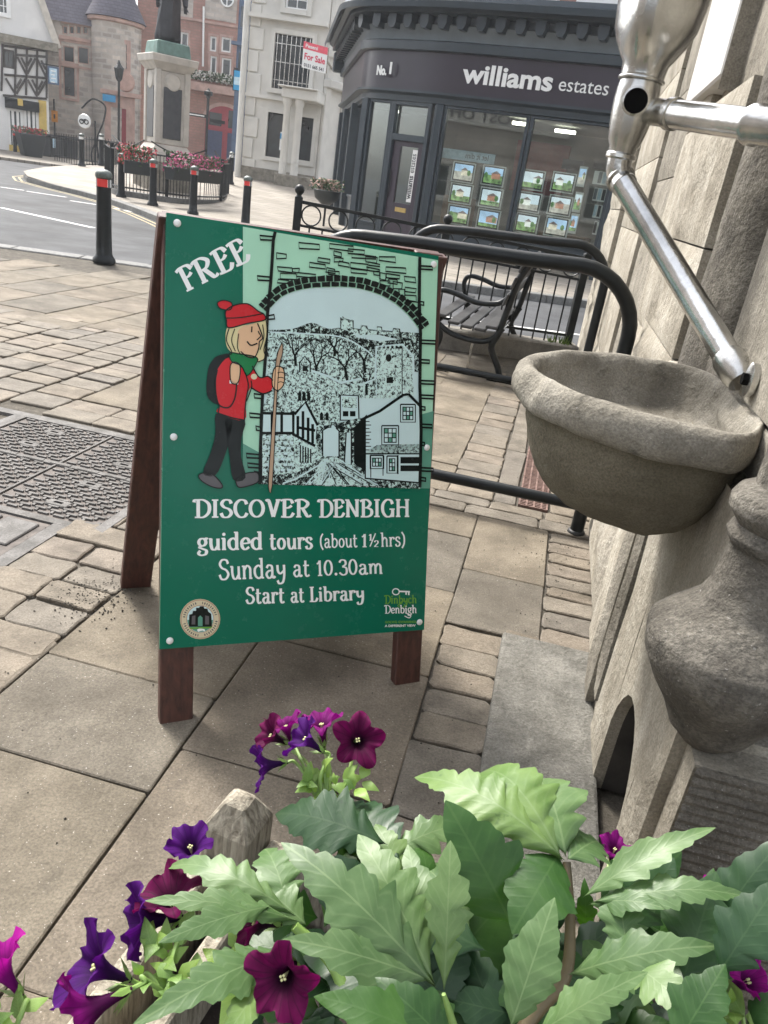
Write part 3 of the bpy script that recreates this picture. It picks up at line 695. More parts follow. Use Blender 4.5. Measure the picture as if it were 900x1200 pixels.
# ------------------------------------------------ lettering drawn with a broad pen
def arc(cx, cy, rx, ry, a0, a1, n=14): return [(cx+rx*math.cos(math.radians(a0+(a1-a0)*k/n)), cy+ry*math.sin(math.radians(a0+(a1-a0)*k/n))) for k in range(n+1)]
def s_(*p): return ('s', list(p))
def c_(*p): return ('c', list(p))
def o_(cx, cy, rx, ry): return ('r', arc(cx, cy, rx, ry, 0, 360, 20))
SB = lambda x, y, h=.17: s_((x-h, y), (x+h, y))
GL = {
 'D': (.84, [s_((.2, 0), (.2, 1)), c_((-.02, .86), (.02, .98), (.2, 1), (.5, .98), (.76, .74), (.76, .3), (.5, .02), (.2, 0), (.02, .0))]),
 'I': (.42, [s_((.2, 0), (.2, 1)), SB(.2, .985), SB(.2, .015)]),
 'S': (.66, [c_((.58, .78), (.48, .97), (.22, .98), (.08, .78), (.2, .58), (.46, .46), (.58, .24), (.42, .02), (.16, .02), (.04, .24))]),
 'C': (.74, [c_((.68, .74), (.58, .95), (.32, .98), (.1, .72), (.1, .3), (.3, .02), (.56, .03), (.7, .24))]),
 'O': (.86, [o_(.42, .5, .34, .48)]),
 'V': (.74, [c_((-.02, .92), (.12, .98), (.24, .6), (.38, .02)), s_((.38, .02), (.64, .98)), SB(.64, .985, .13)]),
 'E': (.7, [s_((.18, 0), (.18, 1)), c_((-.02, .94), (.2, 1), (.5, .98), (.62, .78)), c_((.18, .52), (.4, .54), (.56, .66)), c_((.0, .03), (.2, 0), (.5, .02), (.66, .24))]),
 'R': (.84, [s_((.18, 0), (.18, 1)), c_((-.02, .9), (.16, .99), (.44, .98), (.66, .78), (.5, .54), (.2, .5)), c_((.38, .5), (.52, .24), (.66, .02), (.84, .1)), SB(.18, .015, .14)]),
 'N': (.86, [s_((.14, 0), (.14, 1)), s_((.12, .98), (.68, .02)), s_((.7, 0), (.7, 1)), SB(.1, .985, .12), SB(.14, .015, .13), SB(.7, .985, .13)]),
 'B': (.76, [s_((.18, 0), (.18, 1)), c_((-.02, .9), (.16, .99), (.42, .98), (.6, .78), (.44, .56), (.2, .53)), c_((.4, .54), (.66, .4), (.66, .14), (.44, .01), (.02, .01))]),
 'G': (.82, [c_((.68, .74), (.58, .95), (.32, .98), (.1, .72), (.1, .3), (.3, .02), (.56, .03), (.68, .2)), s_((.69, -.02), (.69, .44)), SB(.66, .44, .16)]),
 'H': (.88, [s_((.16, 0), (.16, 1)), s_((.7, 0), (.7, 1)), c_((.1, .5), (.4, .56), (.74, .5)), SB(.16, .985, .14), SB(.16, .015, .14), SB(.7, .985, .14), SB(.7, .015, .14)]),
 'F': (.66, [s_((.2, 0), (.2, 1)), c_((-.02, .9), (.2, 1), (.5, .98), (.64, .78)), c_((.2, .52), (.4, .54), (.56, .64)), SB(.2, .015, .16)]),
 'L': (.64, [s_((.18, 0), (.18, 1)), SB(.18, .985, .16), c_((.0, .02), (.2, 0), (.46, .02), (.6, .24))]),
 'a': (.62, [c_((.1, .5), (.2, .64), (.4, .6), (.44, .4), (.44, .1), (.52, 0), (.62, .08)), c_((.44, .38), (.2, .34), (.08, .18), (.2, .0), (.36, .04), (.44, .2))]),
 'b': (.66, [s_((.14, .02), (.14, 1)), SB(.1, .985, .11), c_((.14, .5), (.34, .65), (.56, .48), (.54, .16), (.34, 0), (.14, .07))]),
 'd': (.66, [s_((.5, .0), (.5, 1)), SB(.46, .985, .11), c_((.5, .52), (.3, .65), (.08, .48), (.1, .16), (.3, 0), (.5, .1)), SB(.55, .02, .08)]),
 'e': (.56, [c_((.1, .34), (.48, .38), (.44, .58), (.28, .65), (.1, .48), (.1, .18), (.26, 0), (.5, .14))]),
 'g': (.6, [o_(.28, .44, .2, .21), c_((.26, .24), (.12, .14), (.3, .06), (.5, -.04), (.46, -.24), (.22, -.31), (.06, -.2), (.16, -.04)), c_((.42, .56), (.5, .66), (.58, .6))]),
 'h': (.68, [s_((.14, .0), (.14, 1)), SB(.1, .985, .11), c_((.14, .42), (.32, .65), (.5, .54), (.52, .3), (.52, 0)), SB(.14, .015, .11), SB(.54, .015, .1)]),
 'i': (.32, [s_((.15, 0), (.15, .64)), SB(.11, .64, .1), SB(.15, .015, .12), ('d', [(.15, .88)])]),
 'm': (1.0, [s_((.14, 0), (.14, .64)), c_((.14, .42), (.3, .65), (.46, .54), (.47, .3), (.47, 0)), c_((.47, .42), (.64, .65), (.8, .54), (.82, .3), (.82, 0)), SB(.1, .63, .09), SB(.84, .015, .1)]),
 'n': (.68, [s_((.14, 0), (.14, .64)), c_((.14, .42), (.32, .65), (.5, .54), (.52, .3), (.52, 0)), SB(.1, .63, .09), SB(.14, .015, .11), SB(.54, .015, .1)]),
 'o': (.62, [o_(.3, .32, .22, .31)]),
 'r': (.5, [s_((.14, 0), (.14, .64)), SB(.1, .63, .09), SB(.14, .015, .12), c_((.14, .4), (.26, .62), (.42, .62), (.46, .5))]),
 's': (.5, [c_((.42, .5), (.34, .64), (.16, .64), (.08, .5), (.2, .37), (.36, .28), (.42, .14), (.3, 0), (.12, .01), (.05, .16))]),
 't': (.46, [c_((.18, .9), (.18, .5), (.18, .15), (.28, 0), (.44, .08)), s_((.02, .62), (.42, .62))]),
 'u': (.66, [c_((.12, .64), (.12, .3), (.2, .04), (.36, .02), (.5, .2)), s_((.52, .0), (.52, .64)), SB(.08, .63, .08), SB(.57, .015, .08)]),
 'y': (.62, [c_((.1, .64), (.12, .34), (.26, .2), (.48, .34)), c_((.5, .64), (.5, .1), (.4, -.24), (.18, -.3), (.08, -.14))]),
 '1': (.44, [s_((.24, 0), (.24, 1)), c_((.24, .98), (.16, .84), (.04, .78)), SB(.24, .015, .15)]),
 '0': (.66, [o_(.32, .5, .24, .48)]),
 '3': (.6, [c_((.06, .82), (.2, .98), (.44, .94), (.48, .7), (.26, .54)), c_((.26, .54), (.52, .44), (.52, .1), (.28, 0), (.05, .16))]),
 '2': (.6, [c_((.08, .74), (.2, .96), (.44, .94), (.5, .68), (.3, .36), (.06, .04)), s_((.04, .04), (.54, .04))]),
 '.': (.26, [('d', [(.12, .07)])]),
 '(': (.36, [('c', [(.3, 1.02), (.1, .7), (.1, .2), (.3, -.16)])]), ')': (.36, [('c', [(.06, 1.02), (.26, .7), (.26, .2), (.06, -.16)])]),
 '/': (.44, [s_((.02, 0), (.42, 1))]), ' ': (.36, []),
}
def glyph_polys(ch, thick=.19, thin=.085):
    wd, st_ = GL[ch]; out = []
    for kind, pts in st_:
        if kind == 'd':
            x, y = pts[0]; out.append([(x+.1*math.cos(a), y+.1*math.sin(a)) for a in [i*math.pi/5 for i in range(10)]]); continue
        P = pts if kind == 'r' else (curve(pts, 6) if kind == 'c' else [tuple(V((*pts[0], 0)).lerp(V((*pts[1], 0)), k/3)[:2]) for k in range(4)])
        L = []; Rr = []; n = len(P)
        for i in range(n):
            if kind == 'r': a, b = P[i-1 if i else -2], P[(i+1) if i < n-1 else 1]
            else: a, b = P[max(i-1, 0)], P[min(i+1, n-1)]
            dx, dy = b[0]-a[0], b[1]-a[1]; l = math.hypot(dx, dy) or 1; dx /= l; dy /= l
            wdt = thin + (thick-thin)*abs(dy)**1.3
            if kind == 'c' and (i in (0, n-1)): wdt = max(wdt, thin*1.5)
            L.append((P[i][0]-dy*wdt/2, P[i][1]+dx*wdt/2)); Rr.append((P[i][0]+dy*wdt/2, P[i][1]-dx*wdt/2))
        out.append(('strip', L, Rr))
    return wd, out
def letter(text, x0, y0, x1, y1, h, mat='pwhite', thick=.19, name='printed_lettering', thin=.085, sp=.05):
    tot = sum(GL[c][0]+sp for c in text)-sp; L = math.hypot(x1-x0, y1-y0); sx = L/tot; dx, dy = (x1-x0)/L, (y1-y0)/L
    nx, ny = dy, -dx; m = ink.get(mat); pen = 0
    f = lambda gx, gy: Z(x0+dx*gx*sx + nx*gy*h, y0+dy*gx*sx + ny*gy*h, ink.d)
    zd = 0
    for ch in text:
        wd, polys = glyph_polys(ch, thick, thin)
        for q in polys:
            ink.d += .00003; zd += 1
            if q[0] == 'strip':
                a = m.ring([f(pen+p[0], p[1]) for p in q[1]]); b = m.ring([f(pen+p[0], p[1]) for p in q[2]]); m.skin(a, b, closed=False)
            else: m.poly([f(pen+p[0], p[1]) for p in q])
            if zd % 8 == 0: ink.d -= .00024
        pen += wd+sp
ink.d = .0008; ink.lw = 1.0; lm = MB()
def word(text, *a, **k):
    d0 = ink.d; mat = k.get('mat', 'pwhite'); ink.mb[(mat, round(ink.d, 5))] = m0 = ink.mb.get((mat, round(ink.d, 5)), MB())
    letter(text, *a, **k); ink.d = d0
    if 'hold' not in k: ink.build('printed_word')
_get = Ink.get
def get2(s, k): return s.mb.setdefault((k, 0), MB())
Ink.get = get2
Z = lambda x, y, d: B(130 + x/2.25, 560 + y/2.25, d)
word('DISCOVER', 220, 104, 528, 103, 46); word('DENBIGH', 548, 103, 788, 102, 45)
word('guided', 228, 190, 400, 188, 46); word('tours', 418, 188, 532, 186, 44)
word('(about', 551, 184, 650, 182, 36, thick=.15); word('1', 660, 182, 676, 182, 34, thick=.16); word('hrs)', 712, 181, 776, 179, 36, thick=.15)
word('1', 679, 165, 689, 165, 17); word('/', 682, 181, 700, 180, 34, thick=.08); word('2', 693, 182, 706, 182, 17)
word('Sunday', 285, 268, 462, 262, 52, thick=.15); word('at', 480, 260, 524, 259, 46, thick=.15); word('10.30am', 542, 258, 718, 252, 40, thick=.15)
word('Start', 356, 331, 458, 329, 42); word('at', 474, 328, 510, 327, 40); word('Library', 524, 326, 668, 321, 38)
ink.build('printed_lettering')
Z = lambda x, y, d: B(180 + x/2.647, 240 + y/2.647, d)
word('FREE', 100, 270, 304, 168, 74, thick=.2)
ink.build('printed_heading')
Z = lambda x, y, d: B(130 + x/2.25, 560 + y/2.25, d)
word('Denbigh', 722, 357, 806, 356, 21, thick=.17)
P_('pwhite', [(760, 297), (788, 298), (788, 302), (760, 301)]); P_('pwhite', [(776, 301), (780, 301), (780, 308), (776, 308)]); P_('pwhite', [(783, 301), (787, 301), (787, 309), (783, 309)])
ink.line('pwhite', [(751+9*math.cos(a), 300+8*math.sin(a)) for a in [i*.449 for i in range(14)]], 3, closed=True)
ink.line('plime', curve([(758, 334), (770, 324), (778, 334), (766, 342), (756, 336), (768, 330)], 5), 2)
ink.line('pwhite', curve([(776, 356), (790, 362), (786, 369), (774, 364)], 5), 2.2)
ink.build('printed_town_logo')
GL['y '] = GL['y']; GL['c'] = (.52, [c_((.46, .5), (.3, .65), (.1, .48), (.1, .18), (.28, 0), (.48, .14))])
word('Dinbych', 722, 331, 806, 330, 21, mat='plime', thick=.17)
ink.build('printed_town_logo')
# round seal
def disc(k, cx, cy, r, n=28): P_(k, [(cx+r*math.cos(2*math.pi*i/n), cy+r*math.sin(2*math.pi*i/n)) for i in range(n)])
Ink.get = _get
disc('pcream', 235, 372, 53); ink.up(); disc('ptan', 235, 372, 52); ink.up(); disc('pcream', 235, 372, 49); ink.up(); disc('ptan', 235, 372, 37); ink.up(); disc('psky', 235, 372, 35); ink.up()
P_('pmid', [(235+34*math.cos(a), 374+32*math.sin(a)) for a in [i*math.pi/12 for i in range(13)]]); ink.up()
P_('pblack', [(205, 392), (206, 360), (214, 358), (216, 350), (224, 350), (224, 342), (232, 342), (234, 338), (244, 338), (246, 344), (254, 344), (256, 352), (264, 358), (266, 392)]); ink.up()
P_('pgrey', [(212, 386), (213, 364), (222, 362), (222, 386)]); P_('pgrey', [(248, 386), (248, 362), (258, 364), (258, 386)]); P_('pmid', [(229, 390), (229, 368), (235, 362), (241, 368), (241, 390)])
P_('pwhite', [(226, 400), (232, 396), (246, 398), (248, 404), (240, 402), (230, 405)]); P_('plime', [(204, 394), (268, 392), (262, 396), (210, 398)])
for i in range(44):
    a = 2*math.pi*i/44
    if i % 11 in (0, 10): continue
    r_ = 43; x, y = 235+r_*math.cos(a), 372+r_*math.sin(a); dx, dy = math.cos(a), math.sin(a)
    ink.line('pgrey', [(x-dx*3.2, y-dy*3.2), (x+dx*3.2, y+dy*3.2)], 2.2)
    if i % 2: ink.line('pgrey', [(x-dy*2.2, y+dx*2.2), (x+dy*2.2, y-dx*2.2)], 1.6)
ink.build('printed_seal')
def text_mesh(s, size, o, u, v, mat, name, parent, bold=0, extr=0, align='LEFT', shear=0, width=None, sp=1.0):
    cu = bpy.data.curves.new('lettering', 'FONT'); cu.body = s; cu.size = size; cu.offset = bold; cu.extrude = extr; cu.align_x = align; cu.shear = shear; cu.space_character = sp; cu.resolution_u = 3
    ob = bpy.data.objects.new('lettering', cu); C.objects.link(ob); me = bpy.data.meshes.new_from_object(ob.evaluated_get(bpy.context.evaluated_depsgraph_get()))
    bpy.data.objects.remove(ob); bpy.data.curves.remove(cu)
    mb = MB(); u = V(u); v = V(v); n = u.cross(v); o = V(o)
    xs = [q.co.x for q in me.vertices] or [0]
    k = 1.0 if not width else width/(max(xs)-min(xs))
    mb.v = [o + u*(q.co.x*k) + v*q.co.y + n*q.co.z for q in me.vertices]; mb.f = [list(p.vertices) for p in me.polygons]
    bpy.data.meshes.remove(me)
    return mb.build(name, M[mat], parent)
e0 = (Z(806, 380, .0008)-Z(722, 381, .0008)); uu = e0.normalized(); vv = (Z(722, 340, 0)-Z(722, 381, 0)).normalized()
text_mesh('GOLWG GWAHANOL', .010, Z(722, 383, .001), uu, vv, 'plime', 'printed_town_logo', panel, .0003, width=e0.length)
text_mesh('A DIFFERENT VIEW', .010, Z(722, 393, .001), uu, vv, 'pwhite', 'printed_town_logo', panel, .0003, width=e0.length*.97)
# fixing caps
for p in (B(180+73/2.647, 240+57/2.647), B(180+62/2.647, 240+720/2.647), B(180+868/2.647, 240+185/2.647), B(180+847/2.647, 240+753/2.647), B(130+155/2.25, 560+429/2.25), B(130+813/2.25, 560+380/2.25)):
    MB().lathe([(.0095, 0), (.009, .003), (.006, .005), (.0005, .006)], 14, p + bn*.001, bu, bv, bn).build('screw_cap', M['white'], sign, smooth=60)
# timber frame: two hinged leaves
up_f = bv; rv = (V((0, 0, 1))*math.cos(LEAN) - bn0*math.sin(LEAN) - bu0*math.sin(TW)).normalized()
top = ZT; RO = BO + bn0*(2*ZT*math.sin(LEAN))
SW, TH = .088, .034
Ltot = ZT
def stile(o, u_off, v, n, L, name, mat, wdt=SW, thk=TH): return MB().vbox(o + bu*u_off, bu*wdt, v*L, n*thk).build(name, M[mat], sign, bevel=.003)
# the front leaf's outer edges follow the panel
pl = (B(187.5, 850) - BO).dot(bu); pr = (B(494, 813) - BO).dot(bu)
stile(BO - bn*(th+.001), pl+.002, up_f, -bn, ZT-.002, 'front_leg', 'wood_red'); stile(BO - bn*(th+.001) - bv*.02, pr-SW, up_f, -bn, ZT+.024, 'front_leg', 'wood_red')
MB().vbox(BO - bn*(th+.001) + bu*(pl+SW+.004) + bv*(ZT-.09), bu*(pr-pl-2*SW-.006), bv*.085, -bn*TH).build('top_rail', M['wood_red'], sign, bevel=.003)
MB().vbox(BO - bn*(th+.001) + bu*(pl+SW+.004) + bv*(ZB+.03), bu*(pr-pl-2*SW-.006), bv*.085, -bn*TH).build('bottom_rail', M['wood_red'], sign, bevel=.003)
rn = bu.cross(rv).normalized()
if rn.dot(bn) < 0: rn = -rn
off = rn*(-.03)
stile(RO, pl-.01, rv, -rn, ZT-.008, 'rear_leg', 'wood_red', .1); stile(RO, pr-SW, rv, -rn, ZT-.008, 'rear_leg', 'wood_red', .1)
MB().vbox(RO + bu*(pl+.1) + rv*.3, bu*(pr-pl-.2), rv*.085, -rn*TH).build('rear_rail', M['wood_red'], sign, bevel=.003)
MB().vbox(RO + bu*(pl+.1) + rv*(ZT-.1), bu*(pr-pl-.2), rv*.085, -rn*TH).build('rear_rail', M['wood_red'], sign, bevel=.003)
MB().vbox(RO + bu*(pl+.004) + rv*.24 - rn*(TH+.001), bu*(pr-pl-.006), rv*(ZT-.25), -rn*.012).build('rear_panel', M['wood_red'], sign)
for uo in (pl+.12, pr-.2): MB().vbox(BP(uo, ZT-.004, -th-.02), bu*.08, bv*.006, bn0*.05).build('hinge', M['iron'], sign)
# ================================================================== STONE FOUNTAIN AND THE WALL BEHIND IT
Zv = V((0, 0, 1))
def sp(px, py, s):                                   # pixel to the plane parallel to the wall at offset s: returns (t, z)
    p = on(px, py, S_*s, S_); return p.dot(T_), p.z
def sbox(mb, s0, s1, t0, t1, z0, z1): return mb.vbox(st(s0, t0, z0), S_*(s1-s0), T_*(t1-t0), Zv*(z1-z0))
def rough_block(s0, s1, t0, t1, z0, z1, amp=.012, n=None, seed=0, ch=.012, front=True):
    """a block whose -s face and -t end are hewn"""
    L, H, D = t1-t0, z1-z0, s1-s0
    nt_, nz, nd = max(2, min(14, int(L/.05))), max(2, min(16, int(H/.05))), max(2, min(6, int(D/.06)))
    mb = MB()
    def disp(p, e):
        q = p*6 + V((seed*3.1, seed*1.7, 0)); return (noise.fractal(q, .9, 2.1, 4)*.6 + noise.noise(q*.35)*.7)*amp*e
    def edge(a): return min(1, min(a, 1-a)*6)
    g = []
    for j in range(nz+1):
        row = []
        for i in range(nt_+1):
            a, b = i/nt_, j/nz; e = min(edge(a), edge(b)); p = st(s0, t0+L*a, z0+H*b)
            row.append(p - S_*disp(p, e) + S_*ch*(1-min(1, e*1.5)))
        g.append(mb.ring(row))
    for r1, r2 in zip(g, g[1:]): mb.skin(r2, r1, closed=False)
    g2 = []
    for j in range(nz+1):
        row = []
        for i in range(nd+1):
            a, b = i/nd, j/nz; p = st(s0+D*a, t0, z0+H*b)
            e = min(min(1, a*6), edge(b)); row.append(p - T_*disp(p, e*.7) + (S_*ch if i == 0 else V()))
        g2.append(mb.ring(row))
    for r1, r2 in zip(g2, g2[1:]): mb.skin(r1, r2, closed=False)
    k = ch
    for zc, fl in ((z0, False), (z1, True)):
        q = [st(s0+k, t0, zc), st(s1, t0, zc), st(s1, t1, zc), st(s0+k, t1, zc)]
        mb.poly(q if fl else q[::-1])
    mb.poly([st(s0+k, t1, z0), st(s0+k, t1, z1), st(s1, t1, z1), st(s1, t1, z0)][::-1])
    return mb
wallb = thing('stone_building', 'pale limestone building corner with hewn piers and shafts behind the drinking fountain', 'building', st(.8, 5))
# ashlar pier courses and hewn quoins, from the railing end toward the viewer
def course(s0, s1, t0, t1, zs, mat, amp, name='ashlar_block', seed=0):
    for k, (a, b) in enumerate(zip(zs, zs[1:])):
        rough_block(s0, s1, t0+.002, t1-.002, a+.003, b-.003, amp, seed=seed+k).build(name, M[mat], wallb, smooth=35)
M['white_stone'] = plain('white_bracket_stone', (.5, .49, .47), .7, 0, .1, 5, .2, 40)
course(.365, 1.6, 7.0, 8.85, [0, .3, .62, .98, 1.04, 1.45, 1.9, 2.3, 2.8, 3.4], 'wall_cream', .045, 'quoin_stone', 1)
course(.405, 1.6, 5.1, 7.0, [0, .48, .93, 1.33, 1.75, 2.2, 2.75, 3.4], 'wall_cream', .007, 'ashlar_block', 20)
course(.43, 1.6, 4.2, 5.1, [0, .45, .9, 1.3, 1.62, 2.05, 2.6, 3.4], 'wall_grey', .006, 'ashlar_block', 40)
course(.425, 1.6, 3.62, 4.2, [0, .5, .95, 1.3, 1.8, 2.4, 3.4], 'wall_cream', .008, 'ashlar_block', 50)
course(.40, 1.6, 2.62, 3.62, [0, .6, 1.02, 1.36, 1.83], 'wall_cream', .04, 'hewn_pier_stone', 60)
course(.46, 1.6, 2.62, 3.62, [1.83, 2.5, 3.4], 'wall_grey', .01, 'hewn_pier_stone', 64)
MB().vbox(st(.392, 3.2, 1.9), S_*.4, T_*.95, Zv*1.5).build('square_bracket', M['white_stone'], wallb, bevel=.008)
MB().vbox(st(.397, 3.194, 1.86), S_*.5, T_*.003, Zv*1.5).build('grey_shaded_face', M['wall_grey'], wallb)  # thin grey sheet paints the shaded near face of the white bracket
sh = MB(); prof = [(.2, k*3.4/40) for k in range(41)]
sh.lathe(prof, 22, st(.59, 2.33, 0), fn=lambda a, z: 1 + .045*noise.noise(V((math.cos(a)*1.6, math.sin(a)*1.6, z*2.2))) + .02*noise.noise(V((math.cos(a)*5, math.sin(a)*5, z*9))))
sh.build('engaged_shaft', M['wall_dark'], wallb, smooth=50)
sbox(MB(), .60, 1.6, 1.2, 2.62, 0, 3.4).build('rear_wall', M['wall_grey'], wallb, bevel=.01)
# ---------- the fountain itself
fo = thing('drinking_fountain', 'weathered stone drinking fountain with a round basin built out from the wall', 'fountain', st(.45, 1.7))
# face with arched recess: built as a sheet with an arch cut in it
FS = .382
ta, za = sp(693, 958, FS); 
def panel_with_arch(s, t0, t1, z0, z1, tc, hw, zt, depth, mat, parent, name):
    mb = MB(); n = 12
    archp = [(tc-hw, z0)] + [(tc + hw*math.cos(math.pi - math.pi*k/n), zt-hw*1.25 + hw*1.25*math.sin(math.pi*k/n)) for k in range(n+1)] + [(tc+hw, z0)]
    P = lambda t, z, d=0: st(s+d+ .006*noise.noise(V((t*5, z*5, 1))), t, z)
    # left, right and above strips
    top = [P(tc-hw, z1)] + [P(tc + hw*math.cos(math.pi - math.pi*k/n), z1) for k in range(n+1)] + [P(tc+hw, z1)]
    a = mb.ring([P(*q) for q in archp]); b = mb.ring(top); mb.skin(a, b, closed=False)
    for x0, x1 in ((t0, tc-hw), (tc+hw, t1)):
        N = 6; g = [mb.ring([P(x0+(x1-x0)*i/4, z0+(z1-z0)*j/N) for i in range(5)]) for j in range(N+1)]
        for r1, r2 in zip(g, g[1:]): mb.skin(r2, r1, closed=False)
    c = mb.ring([P(*q) + S_*.03 - T_*0 for q in archp]); mb.skin(c, a, closed=False)
    o = mb.build(name, M[mat], parent, smooth=40)
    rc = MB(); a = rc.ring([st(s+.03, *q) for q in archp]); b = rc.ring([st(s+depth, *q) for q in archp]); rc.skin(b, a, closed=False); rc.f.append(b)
    rc.build('trough_recess', M['recess_dark'], parent, smooth=50)
panel_with_arch(FS, 1.2, 1.97, 0.0, 1.0, 1.56, .185, .40, .4, 'wall_cream', fo, 'carved_panel')
sbox(MB(), FS+.012, .66, 1.97, 2.6, 0, 1.02).build('side_block', M['wall_cream'], fo, bevel=.01)
# mouldings beside the panel
rough_block(.345, .43, 2.08, 2.19, .04, 1.0, .006, seed=5, ch=.02).build('moulding', M['wall_grey'], fo, smooth=40)
rough_block(.362, .43, 2.0, 2.06, .1, 1.0, .006, seed=8, ch=.015).build('moulding', M['wall_grey'], fo, smooth=40)
# step slab
mb = MB(); sbox(mb, .085, .395, 1.3, 2.385, -.05, .035); mb.build('granite_step', M['granite'], fo, bevel=.01, seg=2)
# near pier, its left side hewn and its front tooled
rough_block(.395, 1.6, 1.13, 1.2, 0, .6, .014, seed=12, ch=.004).build('corner_pier_stone', M['wall_cream'], fo, smooth=35)
rough_block(.372, .6, 1.2, 1.26, .0, .62, .02, seed=14, ch=.004).build('corner_pier_stone', M['wall_cream'], fo, smooth=35)
tool = MB(); g = []
for j in range(61):
    z = .0 + .6*j/60; dz = .004*(j % 2) + .003*noise.noise(V((z*30, 0, 0)))
    g.append(tool.ring([st(.40+.2*i, 1.122 - dz - .004*noise.noise(V((i*3, z*9, 2))), z) for i in range(7)]))
for r1, r2 in zip(g, g[1:]): tool.skin(r1, r2, closed=False)
tool.build('tooled_face', M['wall_dark'], fo, smooth=30)  # dark stone paints the shade on the pier front beside its cream side
# basin: half-oval bowl with a thick roll rim
BC, BT, BA, BB, BZ = .335, 1.70, .385, .345, 1.105
def basin_pt(r, a, z):
    wob = 1 + .012*noise.noise(V((math.cos(a)*2, math.sin(a)*2, z*4)))
    return st(BC - (BA if math.cos(a) > 0 else .12)*r*math.cos(a)*wob, BT + BB*r*math.sin(a)*wob, z)
def chip(a, r, z):
    q = V((math.cos(a)*r*6, math.sin(a)*r*6, z*14)); f = noise.fractal(q, .9, 2.1, 5); g = max(0, noise.noise(q*.6 + V((7, 3, 1)))-.28)
    return S_*(math.cos(a)*(-.0035*f + .03*g)) + Zv*(-.002*f - .016*g) - T_*math.sin(a)*(.03*g)
def dense(prof, n=4):
    out = []
    for p, q in zip(prof, prof[1:]): out += [(p[0]+(q[0]-p[0])*k/n, p[1]+(q[1]-p[1])*k/n) for k in range(n)]
    return out + [prof[-1]]
def sweep(prof, name, mat, a0=-110, a1=110, n=110, parent=fo, sm_=45):
    mb = MB(); rows = []
    for k in range(n+1):
        a = math.radians(a0 + (a1-a0)*k/n)
        rows.append(mb.ring([basin_pt(r, a, z + .004*noise.noise(V((a*4, r*5, z*9)))) + chip(a, r, z) for r, z in prof]))
    for r1, r2 in zip(rows, rows[1:]): mb.skin(r1, r2, closed=False)
    return mb.build(name, M[mat], parent, smooth=sm_)
rr = .068
rim = [(.93 + rr*math.cos(math.radians(a)), BZ - .038 + .038*math.sin(math.radians(a))) for a in range(-120, 181, 10)]
inner = [(.858, BZ-.04), (.83, BZ-.07), (.76, BZ-.1), (.55, BZ-.118), (.3, BZ-.126), (.05, BZ-.128)]
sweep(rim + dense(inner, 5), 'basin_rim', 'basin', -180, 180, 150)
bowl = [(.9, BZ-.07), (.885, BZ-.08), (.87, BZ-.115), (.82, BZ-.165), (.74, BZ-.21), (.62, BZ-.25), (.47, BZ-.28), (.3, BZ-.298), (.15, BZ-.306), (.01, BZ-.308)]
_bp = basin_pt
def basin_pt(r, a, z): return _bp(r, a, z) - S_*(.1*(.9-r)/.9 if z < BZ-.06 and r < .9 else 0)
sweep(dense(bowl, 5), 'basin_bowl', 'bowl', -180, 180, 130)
CK = [basin_pt(r, math.radians(a), BZ-.128+.01*(r > .6)+.03*(r > .78)) + Zv*.004 for r, a in ((.86, 62), (.74, 70), (.6, 84), (.45, 96), (.4, 120), (.36, 150), (.5, 172), (.8, 188))]
MB().tube(bez(CK, 5), .0016, 5).build('crack', M['recess_dark'], fo)
# broken stone at the back of the bowl
rough_block(.415, .66, 1.2, 1.97, BZ-.1, BZ-.012, .012, seed=31).build('back_ledge', M['basin'], fo, smooth=45)
rough_block(.43, .66, 1.97, 2.6, 1.02, BZ+.05, .04, seed=33).build('back_ledge', M['wall_dark'], fo, smooth=45)
# upper back of the fountain, right of the pipe
rough_block(.42, .9, 1.0, 1.97, BZ+.0, 3.0, .012, seed=41, ch=.01).build('back_panel', M['wall_grey'], fo, smooth=40)
# colonnette standing on a bulb-shaped corbel at the near corner
AX = st(.42, 1.2)
cprof = [(.001, .6), (.04, .607), (.068, .635), (.092, .68), (.12, .72), (.142, .76), (.149, .79), (.147, .81), (.125, .836), (.105, .855), (.085, .876), (.075, .9), (.069, .94), (.066, .975), (.074, .985), (.078, .995), (.074, 1.005), (.068, 1.012), (.076, 1.022), (.087, 1.035), (.088, 1.05), (.08, 1.066), (.06, 1.078), (.055, 1.4)]
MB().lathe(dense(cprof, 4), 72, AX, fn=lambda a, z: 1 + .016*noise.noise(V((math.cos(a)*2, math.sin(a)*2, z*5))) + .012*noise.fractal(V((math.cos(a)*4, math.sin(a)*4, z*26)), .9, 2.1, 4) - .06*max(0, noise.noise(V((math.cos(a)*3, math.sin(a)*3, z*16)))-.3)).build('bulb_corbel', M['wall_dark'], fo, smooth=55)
# ================================================================== METAL HOPPER PIPE
pipe = thing('rainwater_pipe', 'shiny silver pipe with a funnel head and side branch slanting down into the stone basin', 'pipe', far(745, 122, 2.25))
K1 = 2.25
HP = far(744, 122, K1)                                # body centre, at the open branch
vdir = V((.0, .0, 1.0))
px = K1/F_PX                                          # metres per photograph pixel here
toC = (EYEP - HP).normalized()
